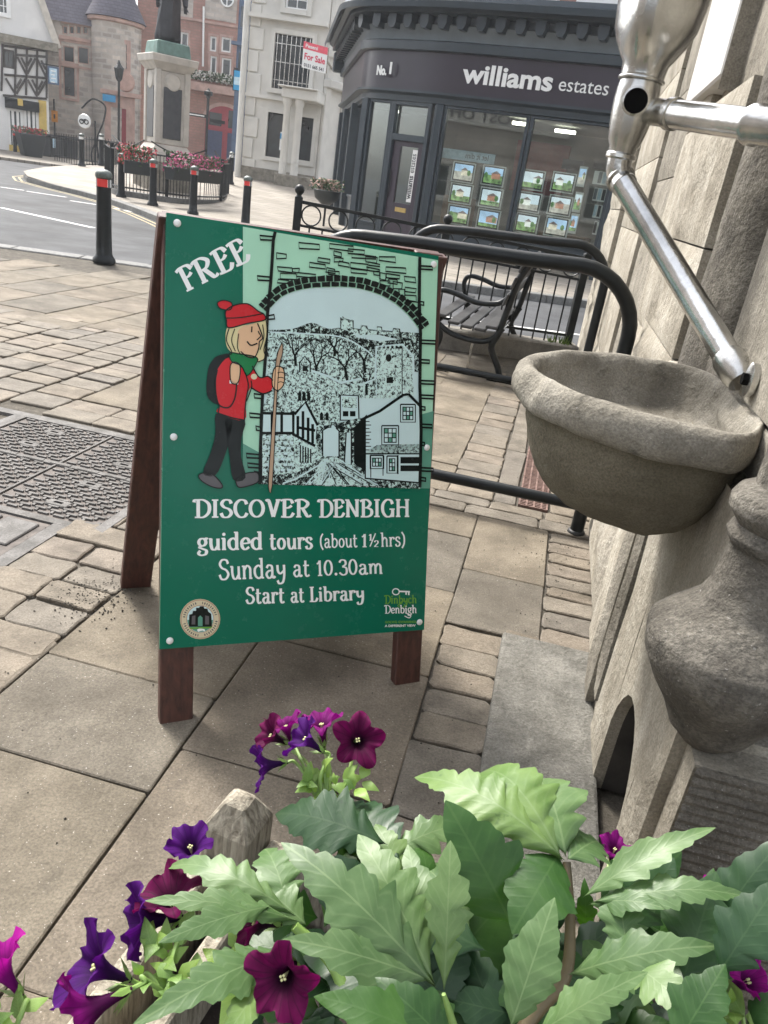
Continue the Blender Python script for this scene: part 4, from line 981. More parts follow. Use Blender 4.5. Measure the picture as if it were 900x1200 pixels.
# funnel head: square-shouldered cup that narrows to the body
MBx = MB()
def cupf(a, z):
    q = 4.0; c, s = abs(math.cos(a)), abs(math.sin(a)); sq = 1/((c**q + s**q)**(1/q)); k = max(0, min(1, (z-.06)/.1)); return 1*(1-k) + k*(.96*sq)
tilt = V((.035, 0, 1)).normalized()
Xh = V((1, .25, 0)).normalized(); Xh = (Xh - tilt*Xh.dot(tilt)).normalized(); Yh = tilt.cross(Xh)
fun = [(0.0482, .05), (0.0533, .055), (0.0533, .062), (0.0550, .085), (0.0671, .105), (0.0800, .13), (0.0886, .16), (0.0937, .2), (0.0963, .232), (0.1006, .235), (0.1015, .247), (0.0937, .247), (0.0894, .22), (0.0731, .13), (0.0387, .09)]
MBx.lathe(fun, 36, HP, Xh, Yh, tilt, fn=cupf)
MBx.build('funnel_head', M['steel'], pipe, smooth=60)
bd = [(.033, -.118), (.035, -.1), (.042, -.085), (.046, -.066), (.051, -.035), (.054, .0), (.053, .03), (.05, .05)]
MB().lathe(bd, 28, HP, Xh, Yh, tilt).build('pipe_body', M['steel_dull'], pipe, smooth=60)
MB().tube([HP + tilt*.053 + (Xh*math.cos(a) + Yh*math.sin(a))*.054 for a in [i*math.pi/14 for i in range(28)]], .004, 6, closed=True).build('seam_ring', M['steel_dull'], pipe, smooth=60)
# open inspection hole with a lip, facing the viewer
h1 = (toC - tilt*toC.dot(tilt)).normalized(); hx = tilt.cross(h1)
hc = HP + h1*.045
MB().lathe([(.028, 0), (.033, .004), (.033, .014), (.028, .016), (.026, .012), (.025, .004)], 24, hc, hx, tilt, h1).build('hole_lip', M['steel_dull'], pipe, smooth=50)
MB().lathe([(.001, .0), (.0262, .001), (.0262, .0115), (.001, .0112)], 24, hc, hx, tilt, h1).build('hole_shade_disc', M['hole'], pipe)  # solid black disc painted as the shade inside the pipe
# branch running to the wall
e1 = on(905, 149, st(.365, 2.6), S_)
b0 = far(760, 130, K1 + .015)
d1 = (e1 - b0).normalized()
MB().tube([b0, b0 + d1*.085], .031, 20).build('branch_stub', M['steel_dull'], pipe, smooth=60)
MB().tube([b0 + d1*.08, b0 + d1*.084, b0 + d1*.1, b0 + d1*.104], [.032, .037, .037, .032], 20).build('branch_collar', M['steel_dull'], pipe, smooth=40)
Lb = (e1-b0).length
MB().tube([b0 + d1*.1, b0 + d1*(Lb-.04)], .0325, 22).build('branch_pipe', M['steel'], pipe, smooth=60)
MB().tube([b0 + d1*(Lb-.06), b0 + d1*(Lb-.055), b0 + d1*(Lb-.04), b0 + d1*(Lb-.035), b0 + d1*(Lb+.12)], [.035, .042, .042, .038, .038], 22).build('branch_coupling', M['steel_dull'], pipe, smooth=40)
# offset bend and slanting pipe
p_el = HP - tilt*.12
pend = on(870, 447, st(.425, 1.85), S_)
elbow_out = p_el + V((.012, -.004, -.05))
dd = (pend - elbow_out).normalized()
bp = bez([p_el + tilt*.02, p_el, p_el + V((0.002, 0, -.026)), elbow_out, elbow_out + dd*.03], 6)
MB().tube(bp, .032, 22).build('bend', M['steel'], pipe, smooth=60)
MB().tube([p_el + tilt*.008, p_el + tilt*.004, p_el - tilt*.004, p_el - tilt*.008], [.035, .0385, .0385, .035], 22).build('seam_ring', M['steel_dull'], pipe, smooth=40)
L2 = (pend - elbow_out).length
MB().tube([elbow_out, elbow_out + dd*.003, elbow_out + dd*(L2-.06)], [.032, .0295, .0295], 22).build('slanting_pipe', M['steel'], pipe, smooth=60)
MB().tube([elbow_out - dd*.002, elbow_out + dd*.006], [.037, .037], 22).build('seam_ring', M['steel_dull'], pipe, smooth=40)
MB().tube([elbow_out + dd*(L2-.075), elbow_out + dd*(L2-.06), elbow_out + dd*(L2-.02), elbow_out + dd*L2], [.032, .036, .035, .03], 22).build('shoe', M['steel_dull'], pipe, smooth=50)
lug = on(884, 446, pend, S_)
MB().lathe([(.002, 0), (.034, 0), (.034, .012), (.028, .014), (.002, .014)], 18, lug - S_*.0, T_, Zv, -S_).build('fixing_lug', M['steel_dull'], pipe, smooth=40)
MB().lathe([(.002, 0), (.013, 0), (.013, .01), (.002, .01)], 6, lug - S_*.014, T_, Zv, -S_).build('bolt', M['hole'], pipe)
# ================================================================== TUBULAR BARRIERS
def hoop(name, label, foot, n, xs_l, top_r, top_l, low, r, rl):
    t = thing(name, label, 'barrier', foot, 'black hoop barriers')
    h = on(*top_r, foot, n); g = on(*top_l, foot, n)
    side = (g - h); side.z = 0; W_ = side.length; u = side.normalized(); ztop = h.z; zl = g.z
    f = V((foot.x, foot.y, 0)); rad = .26
    zc = lambda k: ztop + (zl-ztop)*k/W_
    pts = [f + V((0, 0, -.02)), f + V((0, 0, ztop*.4)), f + V((0, 0, ztop-rad))]
    pts += [f + u*(rad - rad*math.cos(a)) + V((0, 0, ztop - rad + rad*math.sin(a))) for a in [math.pi/2*k/8 for k in range(1, 9)]]
    L = (on(*xs_l, foot, n) - f).dot(u)
    pts += [f + u*(L*k/6) + V((0, 0, zc(L*k/6))) for k in range(2, 5)]
    ze = zc(L)
    pts += [f + u*(L - rad + rad*math.sin(a)) + V((0, 0, ze - rad + rad*math.cos(a))) for a in [math.pi/2*k/8 for k in range(0, 9)]]
    pts += [f + u*L + V((0, 0, ze*.4)), f + u*L + V((0, 0, -.02))]
    MB().tube(pts, r, 14).build('hoop', M['iron'], t, smooth=60)
    q = on(*low, foot, n); a = f + V((0, 0, q.z)); b = f + u*L + V((0, 0, q.z))
    MB().tube([a + u*(r*.6), b - u*(r*.6)], rl, 12).build('lower_rail', M['iron'], t, smooth=60)
    for p in (f, f+u*L): MB().lathe([(r*1.0, -.02), (r*1.35, .0), (r*1.25, .012), (r*1.01, .016)], 16, p).build('foot_collar', M['iron_dull'], t, smooth=50)
    return t
hoop('hoop_barrier', 'black tubular hoop barrier directly behind the sandwich board', gz(675, 624), T_, (362, 275), (700, 314), (400, 271), (600, 575), .032, .027)
fB = gz(668, 490); fB = on(693, 395, st(0, 6.25), T_); fB.z = 0
hoop('hoop_barrier', 'second black tubular hoop barrier standing farther back in front of the bench', fB, T_, (481, 275), (690, 288), (520, 266), (555, 437), .034, .028)
# ================================================================== BENCH
n0 = gz(596, 450); BA_ = V((.2, .98, 0)).normalized(); BD_ = V((-.98, .2, 0)).normalized()
bench = thing('park_bench', 'park bench with black slats and scrolled iron ends by the railing', 'bench', n0)
q4 = lambda x, y: on(500 + x/3.46, 240 + y/3.46, n0, BA_)
BL = 1.5
BM = V((.36, 1.45, .02)); BM = BA_*1.5
def bench_end(off):
    t = MB()
    leg = bez([q4(298, 728), q4(288, 660), q4(262, 580), q4(292, 520), q4(330, 420), q4(372, 310), q4(420, 240)], 5)
    arm = bez([q4(60, 470), q4(34, 420), q4(34, 370), q4(60, 345), q4(120, 360), q4(200, 395), q4(290, 400), q4(340, 368), q4(352, 352)], 5)
    seat = bez([q4(36, 470), q4(100, 522), q4(200, 552), q4(262, 545), q4(310, 500)], 5)
    fl = bez([q4(50, 480), q4(52, 540), q4(20, 620), q4(30, 690)], 5)
    e = MB(); e.tube([p + off for p in leg], .028, 8); e.tube([p + off for p in seat], .024, 8); e.tube([p + off for p in fl], .026, 8)
    a_ = q4(298, 728); d = BD_*.17
    f0 = V((a_.x, a_.y, .012)) + off; e.tube([f0 + BD_*.12, f0 - BD_*.14], .026, 8); b_ = q4(30, 690); f1 = V((b_.x, b_.y, .012)) + off; e.tube([f1 + BD_*.1, f1 - BD_*.1], .024, 8)
    o = e.build('iron_end', M['iron'], bench, smooth=60)
    MB().tube([p + off for p in arm], .023, 8).build('armrest', M['iron'], bench, smooth=60)
bench_end(V((0, 0, 0))); bench_end(BM)
MB().tube([q4(258, 565) + BA_*.02, q4(258, 565) + BM - BA_*.02], .012, 8).build('stretcher', M['steel_dull'], bench, smooth=60)
MB().bar(q4(170, 560) + BA_*.3, V((q4(150, 640).x, q4(150, 640).y, 0)) + BA_*.3, .05, .02).build('stay', M['steel_dull'], bench)
for (x, y) in ((58, 462), (110, 492), (162, 508), (216, 520), (262, 512)):
    p = q4(x, y) + V((0, 0, .022)); sl = MB(); sl.vbox(p - BD_*.047 - BA_*.06, BD_*.094, BA_*(BL+.12), V((0, 0, .026)) + BD_*0)
    sl.build('seat_slat', M['slat'], bench, bevel=.006)
bdir = (q4(415, 250) - q4(330, 420)).normalized(); bnrm = bdir.cross(BA_).normalized()
for k in (.06, .2, .34): 
    p = q4(318, 440) + bdir*k + BD_*.03
    MB().vbox(p - BA_*.06, bdir*.1, BA_*(BL+.12), bnrm*.024).build('back_slat', M['slat'], bench, bevel=.006)
# ================================================================== RAILING ON ITS CONCRETE KERB
RP = V((1.75, 7.78, 0)); RN = V((-.11, .99, 0)).normalized(); RU = V((.99, .11, 0)).normalized()
M['concrete'] = stone('railing_kerb_concrete', (.16, .15, .13), (.24, .225, .2), (.3, .285, .25), 8, .9, .4, 60, .006, spots=.4, spotc=(.1, .095, .08))
rail = thing('iron_railing', 'black iron railing of slim bars and ring frieze between the paving and the road', 'railing', RP)
Lr = on(350, 236, RP, RN); Rr_ = on(688, 303, RP, RN)
uL = (Lr-RP).dot(RU); uR = (Rr_-RP).dot(RU)
def rp(u, z): return V((RP.x, RP.y, 0)) + RU*u + V((0, 0, z))
def ztop_(u): return Lr.z + (Rr_.z-Lr.z)*(u-uL)/(uR-uL)
MB().vbox(rp(uL-.15, -.12) - RN*.12, RU*(uR-uL+.25), RN*.26, V((0, 0, .30))).build('kerb_plinth', M['concrete'], rail, bevel=.015)
for u in (uL, uL + (uR-uL)*.5, uR):
    p = rp(u, .18); h = ztop_(u) + .04
    MB().box((p.x, p.y, (.18+h)/2), .07, .07, h-.18, math.atan2(RU.y, RU.x)).build('post', M['iron_far'], rail, bevel=.004)
    MB().lathe([(.03, 0), (.022, .012), (.022, .02), (.038, .035), (.045, .058), (.04, .08), (.022, .098), (.002, .104)], 14, (p.x, p.y, h)).build('ball_finial', M['iron_far'], rail, smooth=60)
def railbar(d, r): MB().bar(rp(uL, ztop_(uL)-d), rp(uR, ztop_(uR)-d), r, r).build('rail', M['iron_far'], rail)
railbar(0, .03); railbar(.2, .022)
MB().bar(rp(uL, .26), rp(uR, .26), .028, .022).build('rail', M['iron_far'], rail)
n = int((uR-uL)/.117)
for k in range(1, n):
    u = uL + (uR-uL)*k/n
    MB().tube([rp(u, .17), rp(u, ztop_(u)-.2)], .0085, 6).build('bar', M['iron_far'], rail)
n = int((uR-uL)/.235)
for k in range(n):
    u = uL + (uR-uL)*(k+.5)/n; c = rp(u, ztop_(u)-.1)
    MB().tube([c + RU*.086*math.cos(a) + V((0, 0, .086*math.sin(a))) for a in [i*math.pi/10 for i in range(20)]], .008, 5, closed=True).build('ring', M['iron_far'], rail, smooth=60)
# weeds at the foot of the kerb
M['weed'] = plain('weed_green', (.12, .2, .03), .7, 0, .3)
wd_ = MB(); wp = gz(655, 412, .1)
for k in range(40):
    a = R.uniform(0, 6.3); p = wp + V((R.uniform(-.12, .12), R.uniform(-.05, .05), .06)); e = p + V((math.cos(a)*.05, math.sin(a)*.05, R.uniform(.05, .13))); s = V((.007, .003, 0))
    wd_.poly([p - s, p + s, e])
g_ = wd_.build('grass_tuft', M['weed']); tag(g_, 'small bright green tuft of grass growing at the railing foot', 'grass')
# ================================================================== BOLLARDS
def bollard0():
    t = thing('bollard', 'x', 'bollard', (0, 0, 0), 'black bollards with red and white bands')
    MB().lathe([(.13, 0), (.135, .02), (.13, .05), (.105, .085), (.095, .11), (.088, .3), (.082, .84), (.082, .86)], 20, (0, 0, 0)).build('post', M['iron'], t, smooth=50)
    def seg(a0, a1, z0, z1, r, mat, nm):
        mb = MB(); N = 10; A = [math.radians(a0 + (a1-a0)*k/N) for k in range(N+1)]
        a = mb.ring([V((r*math.cos(x), r*math.sin(x), z0)) for x in A]); b = mb.ring([V((r*math.cos(x), r*math.sin(x), z1)) for x in A]); mb.skin(a, b, closed=False)
        mb.build(nm, M[mat], t, smooth=60)
    seg(-148, -62,   .86, .944, .089, 'red', 'red_band'); seg(-62, 212,   .86, .944, .089, 'white', 'white_band')
    MB().lathe([(.08, .85), (.088, .857), (.088, .945), (.08, .95), (.078, .952)], 20).build('band_collar', M['iron'], t, smooth=40)
    MB().lathe([(.078, .945), (.092, .955), (.096, .975), (.096, 1.0), (.09, 1.012), (.07, 1.032), (.04, 1.045), (.001, 1.05)], 20).build('cap', M['cap'], t, smooth=60)
    return t
M['cap'] = plain('weathered_bollard_cap', (.1, .115, .105), .4, .3, .5, 30)
proto = bollard0(); first = True
BLD = [(122, 308, 'near black bollard with a red band standing by the near kerb'), (142, 231, 'black bollard with a red band standing left of the flower trough railing'),
       (179, 241, 'black bollard with a red band on the kerb in front of the statue railing'), (226, 251, 'black bollard with a red band just above the top of the sandwich board'),
       (287, 268, 'black bollard with a red band nearest the railing and the estate agent'), (96, 205, 'far black bollard with a white band beside the pale round bike sign'),
       (269, 231, 'black bollard with a white band at the right end of the statue railing'), (187, 227, 'white banded black bollard close to the middle of the statue railing'),
       (119, 207, 'distant banded bollard half hidden behind the near bollard by the kerb'), (18, 181, 'far left black bollard in front of the half timbered shop')]
for x, y, lab in BLD:
    o = proto if first else tree_copy(proto); first = False
    p = gz(x, y); z = plaza_z(p.x, p.y) if p.y > 12 else 0
    if lab.startswith('far left'): p = gz(x, y, -.12); z = -.12
    o.location = (p.x, p.y, z); o['label'] = lab; o.rotation_euler.z = -math.atan2(p.x, p.y)
    if 'white band' in lab or 'distant' in lab:
        for ch in o.children:
            if ch.name.startswith('red_band'): ch.material_slots[0].link = 'OBJECT'; ch.material_slots[0].material = M['white']
# ================================================================== FAR BUILDINGS ROUND THE SQUARE
def masonry(name, c1, c2, mortar, bw, rh, rough=.9, ms=.02, distort=.02, bmp=.5, sq=.5):
    m, nt, b, v = base_mat(name)
    # map wall: use x+y along and z up
    sep = nt.nodes.new('ShaderNodeSeparateXYZ'); nt.links.new(v, sep.inputs[0])
    ad = nt.nodes.new('ShaderNodeMath'); ad.operation = 'ADD'; nt.links.new(sep.outputs[0], ad.inputs[0]); nt.links.new(sep.outputs[1], ad.inputs[1])
    cb = nt.nodes.new('ShaderNodeCombineXYZ'); nt.links.new(ad.outputs[0], cb.inputs[0]); nt.links.new(sep.outputs[2], cb.inputs[1])
    nz = nt.nodes.new('ShaderNodeTexNoise'); nz.inputs['Scale'].default_value = 3; nt.links.new(v, nz.inputs['Vector'])
    mx = nt.nodes.new('ShaderNodeMix'); mx.data_type = 'VECTOR'; mx.inputs[0].default_value = distort
    nt.links.new(cb.outputs[0], mx.inputs[4]); nt.links.new(nz.outputs['Color'], mx.inputs[5])
    br = nt.nodes.new('ShaderNodeTexBrick'); br.inputs['Scale'].default_value = 1; nt.links.new(mx.outputs[1], br.inputs['Vector'])
    br.inputs['Brick Width'].default_value = bw; br.inputs['Row Height'].default_value = rh; br.inputs['Mortar Size'].default_value = ms; br.inputs['Bias'].default_value = 0
    br.inputs['Color1'].default_value = (*c1, 1); br.inputs['Color2'].default_value = (*c2, 1); br.inputs['Mortar'].default_value = (*mortar, 1)
    n = noise_n(nt, v, .8, 6, .6)
    c = mixc(nt, 1.0, br.outputs[0], ramp(nt, n, [(.3, (.72,)*3), (.7, (1.2,)*3)]), 'MULTIPLY')
    c = mixc(nt, ramp(nt, noise_n(nt, v, 7, 4), [(.4, (0, 0, 0)), (.7, (.35,)*3)]), c, tuple(x*.6 for x in c1))
    nt.links.new(c, b.inputs['Base Color']); b.inputs['Roughness'].default_value = rough
    bump(nt, b, br.outputs['Fac'], -bmp, .02); return m
M['rubble'] = masonry('rubble_stone', (.6, .53, .46), (.3, .265, .235), (.46, .42, .38), .5, .22, ms=.035, distort=.1)
M['redbrick'] = masonry('red_brick', (.42, .225, .185), (.34, .19, .155), (.3, .2, .16), .45, .15, ms=.02)
M['redstone'] = plain('red_sandstone', (.42, .28, .235), .85, 0, .2, 3, .3, 20)
M['stucco'] = plain('pale_stucco', (.6, .58, .53), .85, 0, .12, 1.2, .2, 20)
M['render_w'] = plain('white_render', (.68, .67, .65), .85, 0, .08, 1.5, .15, 20)
M['slate'] = masonry('slate_roof', (.13, .12, .15), (.1, .095, .12), (.06, .06, .07), .35, .16, ms=.015, distort=.01)
M['timber'] = plain('dark_timber_framing', (.05, .043, .038), .7, 0, .3)
M['pane'] = glass('window_glass_far', (.25, .28, .3), 1.6); M['roomdark'] = plain('dark_room', (.03, .033, .036), .9)
M['paneback'] = plain('dark_pane', (.025, .032, .036), .12, 0, .4, 2, spec=.8)
M['reddoor'] = plain('red_door_paint', (.26, .018, .028), .4, 0, .15); M['bluedoor'] = plain('dark_blue_paint', (.03, .045, .1), .4, 0, .2)
M['bluewood'] = plain('slate_blue_paint', (.05, .085, .15), .45, 0, .15)
M['yellow'] = plain('yellow_render', (.58, .42, .12), .8, 0, .1)
M['bronze'] = plain('dark_bronze', (.035, .035, .038), .45, .5, .35, 3, .3, 8); M['verdigris'] = plain('verdigris_bronze', (.12, .2, .17), .6, .2, .35, 4)
M['granite_pale'] = plain('pale_granite', (.5, .46, .4), .7, 0, .15, 4, .15, 40); M['plaque'] = plain('dark_plaque', (.06, .062, .066), .35, 0, .2)
M['bin'] = plain('bin_plastic', (.014, .018, .02), .5, 0, .2); M['signblue'] = plain('sign_blue', (.02, .25, .5), .4, 0, .1); M['signpale'] = plain('sign_pale_blue', (.4, .55, .65), .5, 0, .2)
M['orange'] = plain('sign_orange', (.62, .25, .03), .5); M['pink'] = plain('sign_pink_red', (.72, .1, .14), .5); M['leafdark'] = plain('far_leaf', (.04, .075, .025), .8, 0, .5, 12)
M['petpink'] = plain('far_pink_petals', (.5, .08, .2), .7, 0, .5, 20); M['petwhite'] = plain('far_white_petals', (.7, .68, .62), .7, 0, .2, 20); M['petred'] = plain('far_red_petals', (.45, .04, .06), .7, 0, .3, 20)
class Fac:
    """a wall plane: base point, direction along it; pixels of the photograph find (u, v) on it"""
    def __init__(s, px, py, k, ang, z0=None):
        d = ray(px, py); s.P = EYEP + d*(k/math.hypot(d.x, d.y)); 
        s.u = V((math.cos(math.radians(ang)), math.sin(math.radians(ang)), 0)); s.n = V((s.u.y, -s.u.x, 0))
        if s.n.dot(EYEP - s.P) < 0: s.n = -s.n
        s.P.z = 0
    def uv(s, x, y): p = on(x, y, s.P, s.n); return (p-s.P).dot(s.u), p.z
    def pt(s, u, v, d=0): return s.P + s.u*u + V((0, 0, v)) + s.n*d
    def rect(s, x0, y0, x1, y1):
        ua = s.uv(x0, (y0+y1)/2)[0]; ub = s.uv(x1, (y0+y1)/2)[0]; va = s.uv((x0+x1)/2, y1)[1]; vb = s.uv((x0+x1)/2, y0)[1]
        return min(ua, ub), max(ua, ub), min(va, vb), max(va, vb)
    def box(s, mb, r, d0, d1): u0, u1, v0, v1 = r; return mb.vbox(s.pt(u0, v0, d0), s.u*(u1-u0), V((0, 0, v1-v0)), s.n*(d1-d0))
    def wall(s, name, mat, parent, r, holes, reveal=.16, rmat=None):
        u0, u1, v0, v1 = r; us = sorted({u0, u1, *[min(max(q, u0), u1) for h in holes for q in h[:2]]}); vs = sorted({v0, v1, *[min(max(q, v0), v1) for h in holes for q in h[2:]]})
        mb = MB()
        flip = s.u.cross(V((0, 0, 1))).dot(s.n) < 0
        def quad(a, b, c, d): mb.poly([a, b, c, d][::-1] if flip else [a, b, c, d])
        for a, b in zip(us, us[1:]):
            for c, d in zip(vs, vs[1:]):
                cu, cv = (a+b)/2, (c+d)/2
                if any(h[0] < cu < h[1] and h[2] < cv < h[3] for h in holes): continue
                quad(s.pt(a, c), s.pt(b, c), s.pt(b, d), s.pt(a, d))
        for h in holes:
            a, b, c, d = h
            quad(s.pt(a, c, -reveal), s.pt(a, c), s.pt(a, d), s.pt(a, d, -reveal)) if False else None
            mb.poly([s.pt(a, c), s.pt(a, c, -reveal), s.pt(a, d, -reveal), s.pt(a, d)]); mb.poly([s.pt(b, c), s.pt(b, d), s.pt(b, d, -reveal), s.pt(b, c, -reveal)])
            mb.poly([s.pt(a, d), s.pt(a, d, -reveal), s.pt(b, d, -reveal), s.pt(b, d)]); mb.poly([s.pt(a, c), s.pt(b, c), s.pt(b, c, -reveal), s.pt(a, c, -reveal)])
        return mb.build(name, M[mat], parent)
    def window(s, parent, r, nx=2, ny=2, fmat='white', fw_=.06, d=-.1, name='window', bar=.035, pane='paneback'):
        u0, u1, v0, v1 = r; mb = MB(); D = (d, d+.05)
        s.box(mb, (u0, u0+fw_, v0, v1), *D); s.box(mb, (u1-fw_, u1, v0, v1), *D); s.box(mb, (u0+fw_, u1-fw_, v0, v0+fw_), *D); s.box(mb, (u0+fw_, u1-fw_, v1-fw_, v1), *D)
        for k in range(1, nx): x = u0+(u1-u0)*k/nx; s.box(mb, (x-bar/2, x+bar/2, v0+fw_, v1-fw_), d+.004, d+.04)
        for k in range(1, ny): y = v0+(v1-v0)*k/ny; s.box(mb, (u0+fw_, u1-fw_, y-bar/2, y+bar/2), d+.003, d+.036)
        f = mb.build(name, M[fmat], parent); p = MB(); s.box(p, (u0+.01, u1-.01, v0+.01, v1-.01), d-.05, d+.012); p.build('pane', M[pane], f); return f
def surround(fac, parent, r, wd, mat, d=.05, name='window_surround'):
    u0, u1, v0, v1 = r; mb = MB()
    fac.box(mb, (u0-wd, u0, v0-wd, v1+wd), -.02, d); fac.box(mb, (u1, u1+wd, v0-wd, v1+wd), -.02, d); fac.box(mb, (u0, u1, v1, v1+wd), -.02, d); fac.box(mb, (u0, u1, v0-wd, v0), -.02, d+.03)
    return mb.build(name, M[mat], parent)
# ---------------- half timbered house at the far left
fa = Fac(40, 183, 46.5, 25)
ht = thing('timbered_house', 'half timbered house with a white gable and a pale shopfront at the far left', 'house', fa.pt(0, 0))
uL_, uR_ = -8.0, fa.uv(57, 120)[0]
r1 = fa.rect(4, 55, 30, 82)
up_l = fa.rect(0, 128, 57, 190)
v_j = fa.uv(30, 117)[1]; v_e = fa.uv(30, 52)[1]
shop_holes = [fa.rect(10, 128, 27, 178), fa.rect(29, 128, 45, 170)]
fa.wall('ground_floor_wall', 'render_w', ht, (uL_, uR_, -.2, v_j), shop_holes)
mb = MB(); fa.box(mb, fa.rect(46, 118, 55, 182), 0, .05); fa.box(mb, fa.rect(11, 172, 48, 181), 0, .06); fa.box(mb, fa.rect(21, 116, 27, 124), .26, .28); mb.build('yellow_pier', M['yellow'], ht)
for h in shop_holes: fa.window(ht, h, 3, 1, 'white', .1, bar=.12, name='shop_window')
mb = MB(); fa.box(mb, fa.rect(6, 117, 46, 129), .0, .25); mb.build('shop_fascia', M['iron_far'], ht)
wr = fa.rect(3, 58, 17, 80); fa.wall('jettied_wall', 'render_w', ht, (uL_, uR_, v_j, v_e), [wr]); fa.window(ht, wr, 2, 1, 'timber', .1)
footway = struct(MB().vbox(fa.pt(-9, -.16, .0), fa.u*(uR_+12), fa.n*9.0, Zv*.16).build('footway', M['plaza'], bevel=.02))
# timbers
zt = lambda x, y: fa.uv(x/6, y/6)
def tim(a, b, wd=.1): p, q = zt(*a), zt(*b); MB().bar(fa.pt(*p, .03), fa.pt(*q, .03), .09, wd, up=fa.n.cross(fa.pt(*q)-fa.pt(*p))).build('timber', M['timber'], ht)
for a, b in (((112, 325), (105, 670)), ((190, 335), (183, 670)), ((262, 350), (258, 680)), ((328, 360), (328, 690)), ((20, 310), (10, 640)), ((110, 385), (330, 400)), ((30, 525), (330, 550)), ((10, 320), (335, 360)), ((20, 670), (330, 695)),
             ((122, 400), (183, 520)), ((250, 410), (192, 520)), ((265, 420), (322, 540)), ((40, 550), (100, 650)), ((180, 555), (115, 660)), ((195, 560), (255, 670)), ((325, 570), (265, 670)), ((150, 405), (183, 470)), ((222, 410), (192, 460)), ((290, 425), (322, 490)), ((225, 560), (255, 620)), ((300, 570), (268, 630)), ((150, 555), (115, 620))): tim(a, b)
# gable
ap = fa.uv(20, -40); ge = fa.uv(64, 48)
mb = MB(); mb.prism([(uL_, v_e), (uR_+.2, v_e+.2), (ge[0], ge[1]), (ap[0], ap[1]+1.2), (ap[0]-6, ap[1]+1.2), (uL_, v_e+2)], fa.pt(0, 0), fa.u, Zv, -fa.n, 6); mb.build('gable_wall', M['render_w'], ht)
gw = fa.rect(-6, -12, 9, 16); surround(fa, ht, gw, .12, 'white', .06); fa.window(ht, gw, 3, 3, 'white', d=.02)
MB().bar(fa.pt(ge[0]+.15, ge[1]-.3, .1), fa.pt(ap[0], ap[1]+1.5, .1), .3, .3, up=fa.n).build('bargeboard', M['granite_pale'], ht)
mb = MB(); fa.box(mb, (uL_, uR_+.5, v_e-.1, v_e+.25), -.05, .45); mb.build('eaves_moulding', M['wall_grey'], ht)
mb = MB(); mb.vbox(fa.pt(uL_, -.2, -6), fa.u*(uR_-uL_), Zv*(v_e+.2), fa.n*5.9); mb.build('house_body', M['render_w'], ht)
# ---------------- stone police-station like building with a round tower
fb = Fac(90, 186, 51, 10)
tb = thing('turreted_building', 'rubble stone building with a round slate capped turret and tall mullioned windows', 'building', fb.pt(0, 0))
hA = [fb.rect(*q) for q in ((74, 54, 87, 73), (91, 55, 104, 75), (74, 78, 88, 113))]
hB = [fb.rect(73+x, 30, 73+x+6, 40) for x in (0, 8, 16, 24)]
eav = fb.uv(85, 28)[1]
fb.wall('wall', 'rubble', tb, (-7, fb.uv(165, 100)[0], -.3, eav+.3), hA+hB)
for h in hA: fb.window(tb, h, 1, 1, 'redstone', .05); 
for h in hB: fb.window(tb, h, 1, 1, 'redstone', .05)
for q in ((72, 51, 107, 77), (72, 76, 90, 115)): surround(fb, tb, fb.rect(*q), .12, 'redstone', .06)
mb = MB(); fb.box(mb, fb.rect(72, 27, 106, 30), 0, .12); fb.box(mb, fb.rect(70, 44, 107, 48), 0, .15); mb.build('string_course', M['redstone'], tb)
tc_u = fb.uv(135, 150)[0]
mb = MB(); mb.poly([fb.pt(-7.2, eav, .4), fb.pt(tc_u, eav, .4), fb.pt(tc_u, eav+7.5, -5), fb.pt(-4.6, eav+7.5, -5)]); mb.poly([fb.pt(-7.2, eav, .4), fb.pt(-4.6, eav+7.5, -5), fb.pt(-7.2, eav, -9)]); mb.build('slate_roof', M['slate'], tb)
tc_u = fb.uv(135, 150)[0]; tr_ = (fb.uv(163, 100)[0]-fb.uv(107, 90)[0])/2; tcn = fb.pt(tc_u, 0, -.2); ztw = fb.uv(135, 28)[1]
MB().lathe([(tr_, -.3), (tr_, ztw)], 32, tcn).build('turret_wall', M['rubble'], tb, smooth=60)
MB().lathe([(tr_, ztw-.05), (tr_+.18, ztw), (tr_+.2, ztw+.15), (tr_, ztw+.2)], 32, tcn).build('turret_cornice', M['redstone'], tb, smooth=40)
MB().lathe([(tr_+.3, ztw+.18), (tr_*.8, ztw+1.2), (tr_*.56, ztw+2.6), (tr_*.25, ztw+5), (.02, ztw+6.6)], 32, tcn).build('turret_roof', M['slate'], tb, smooth=50)
fbt = Fac(138, 160, 51-tr_-.05, 10)
tw_ = fbt.rect(138, 50, 150, 82); surround(fbt, tb, tw_, .14, 'redstone', .06); fbt.window(tb, tw_, 2, 3, 'redstone', d=.0)
mb = MB(); fbt.box(mb, fbt.rect(120, 108, 166, 113), 0, .5); fbt.box(mb, fbt.rect(124, 113, 131, 186), 0, .3); fbt.box(mb, fbt.rect(149, 113, 158, 192), 0, .3); fbt.box(mb, fbt.rect(124, 113, 158, 127), 0, .28); mb.build('porch', M['redstone'], tb)
dr_ = fbt.rect(131, 127, 149, 186); mb = MB(); fbt.box(mb, dr_, .02, .12); dob = mb.build('door', M['reddoor'], tb)
cr_ = fbt.rect(140, 84, 154, 108); MB().lathe([(.001, .18), (.45, .16), (.5, 0)], 20, fbt.pt((cr_[0]+cr_[1])/2, (cr_[2]+cr_[3])/2, 0), fbt.u, Zv, fbt.n).build('carved_crest', M['redstone'], tb)
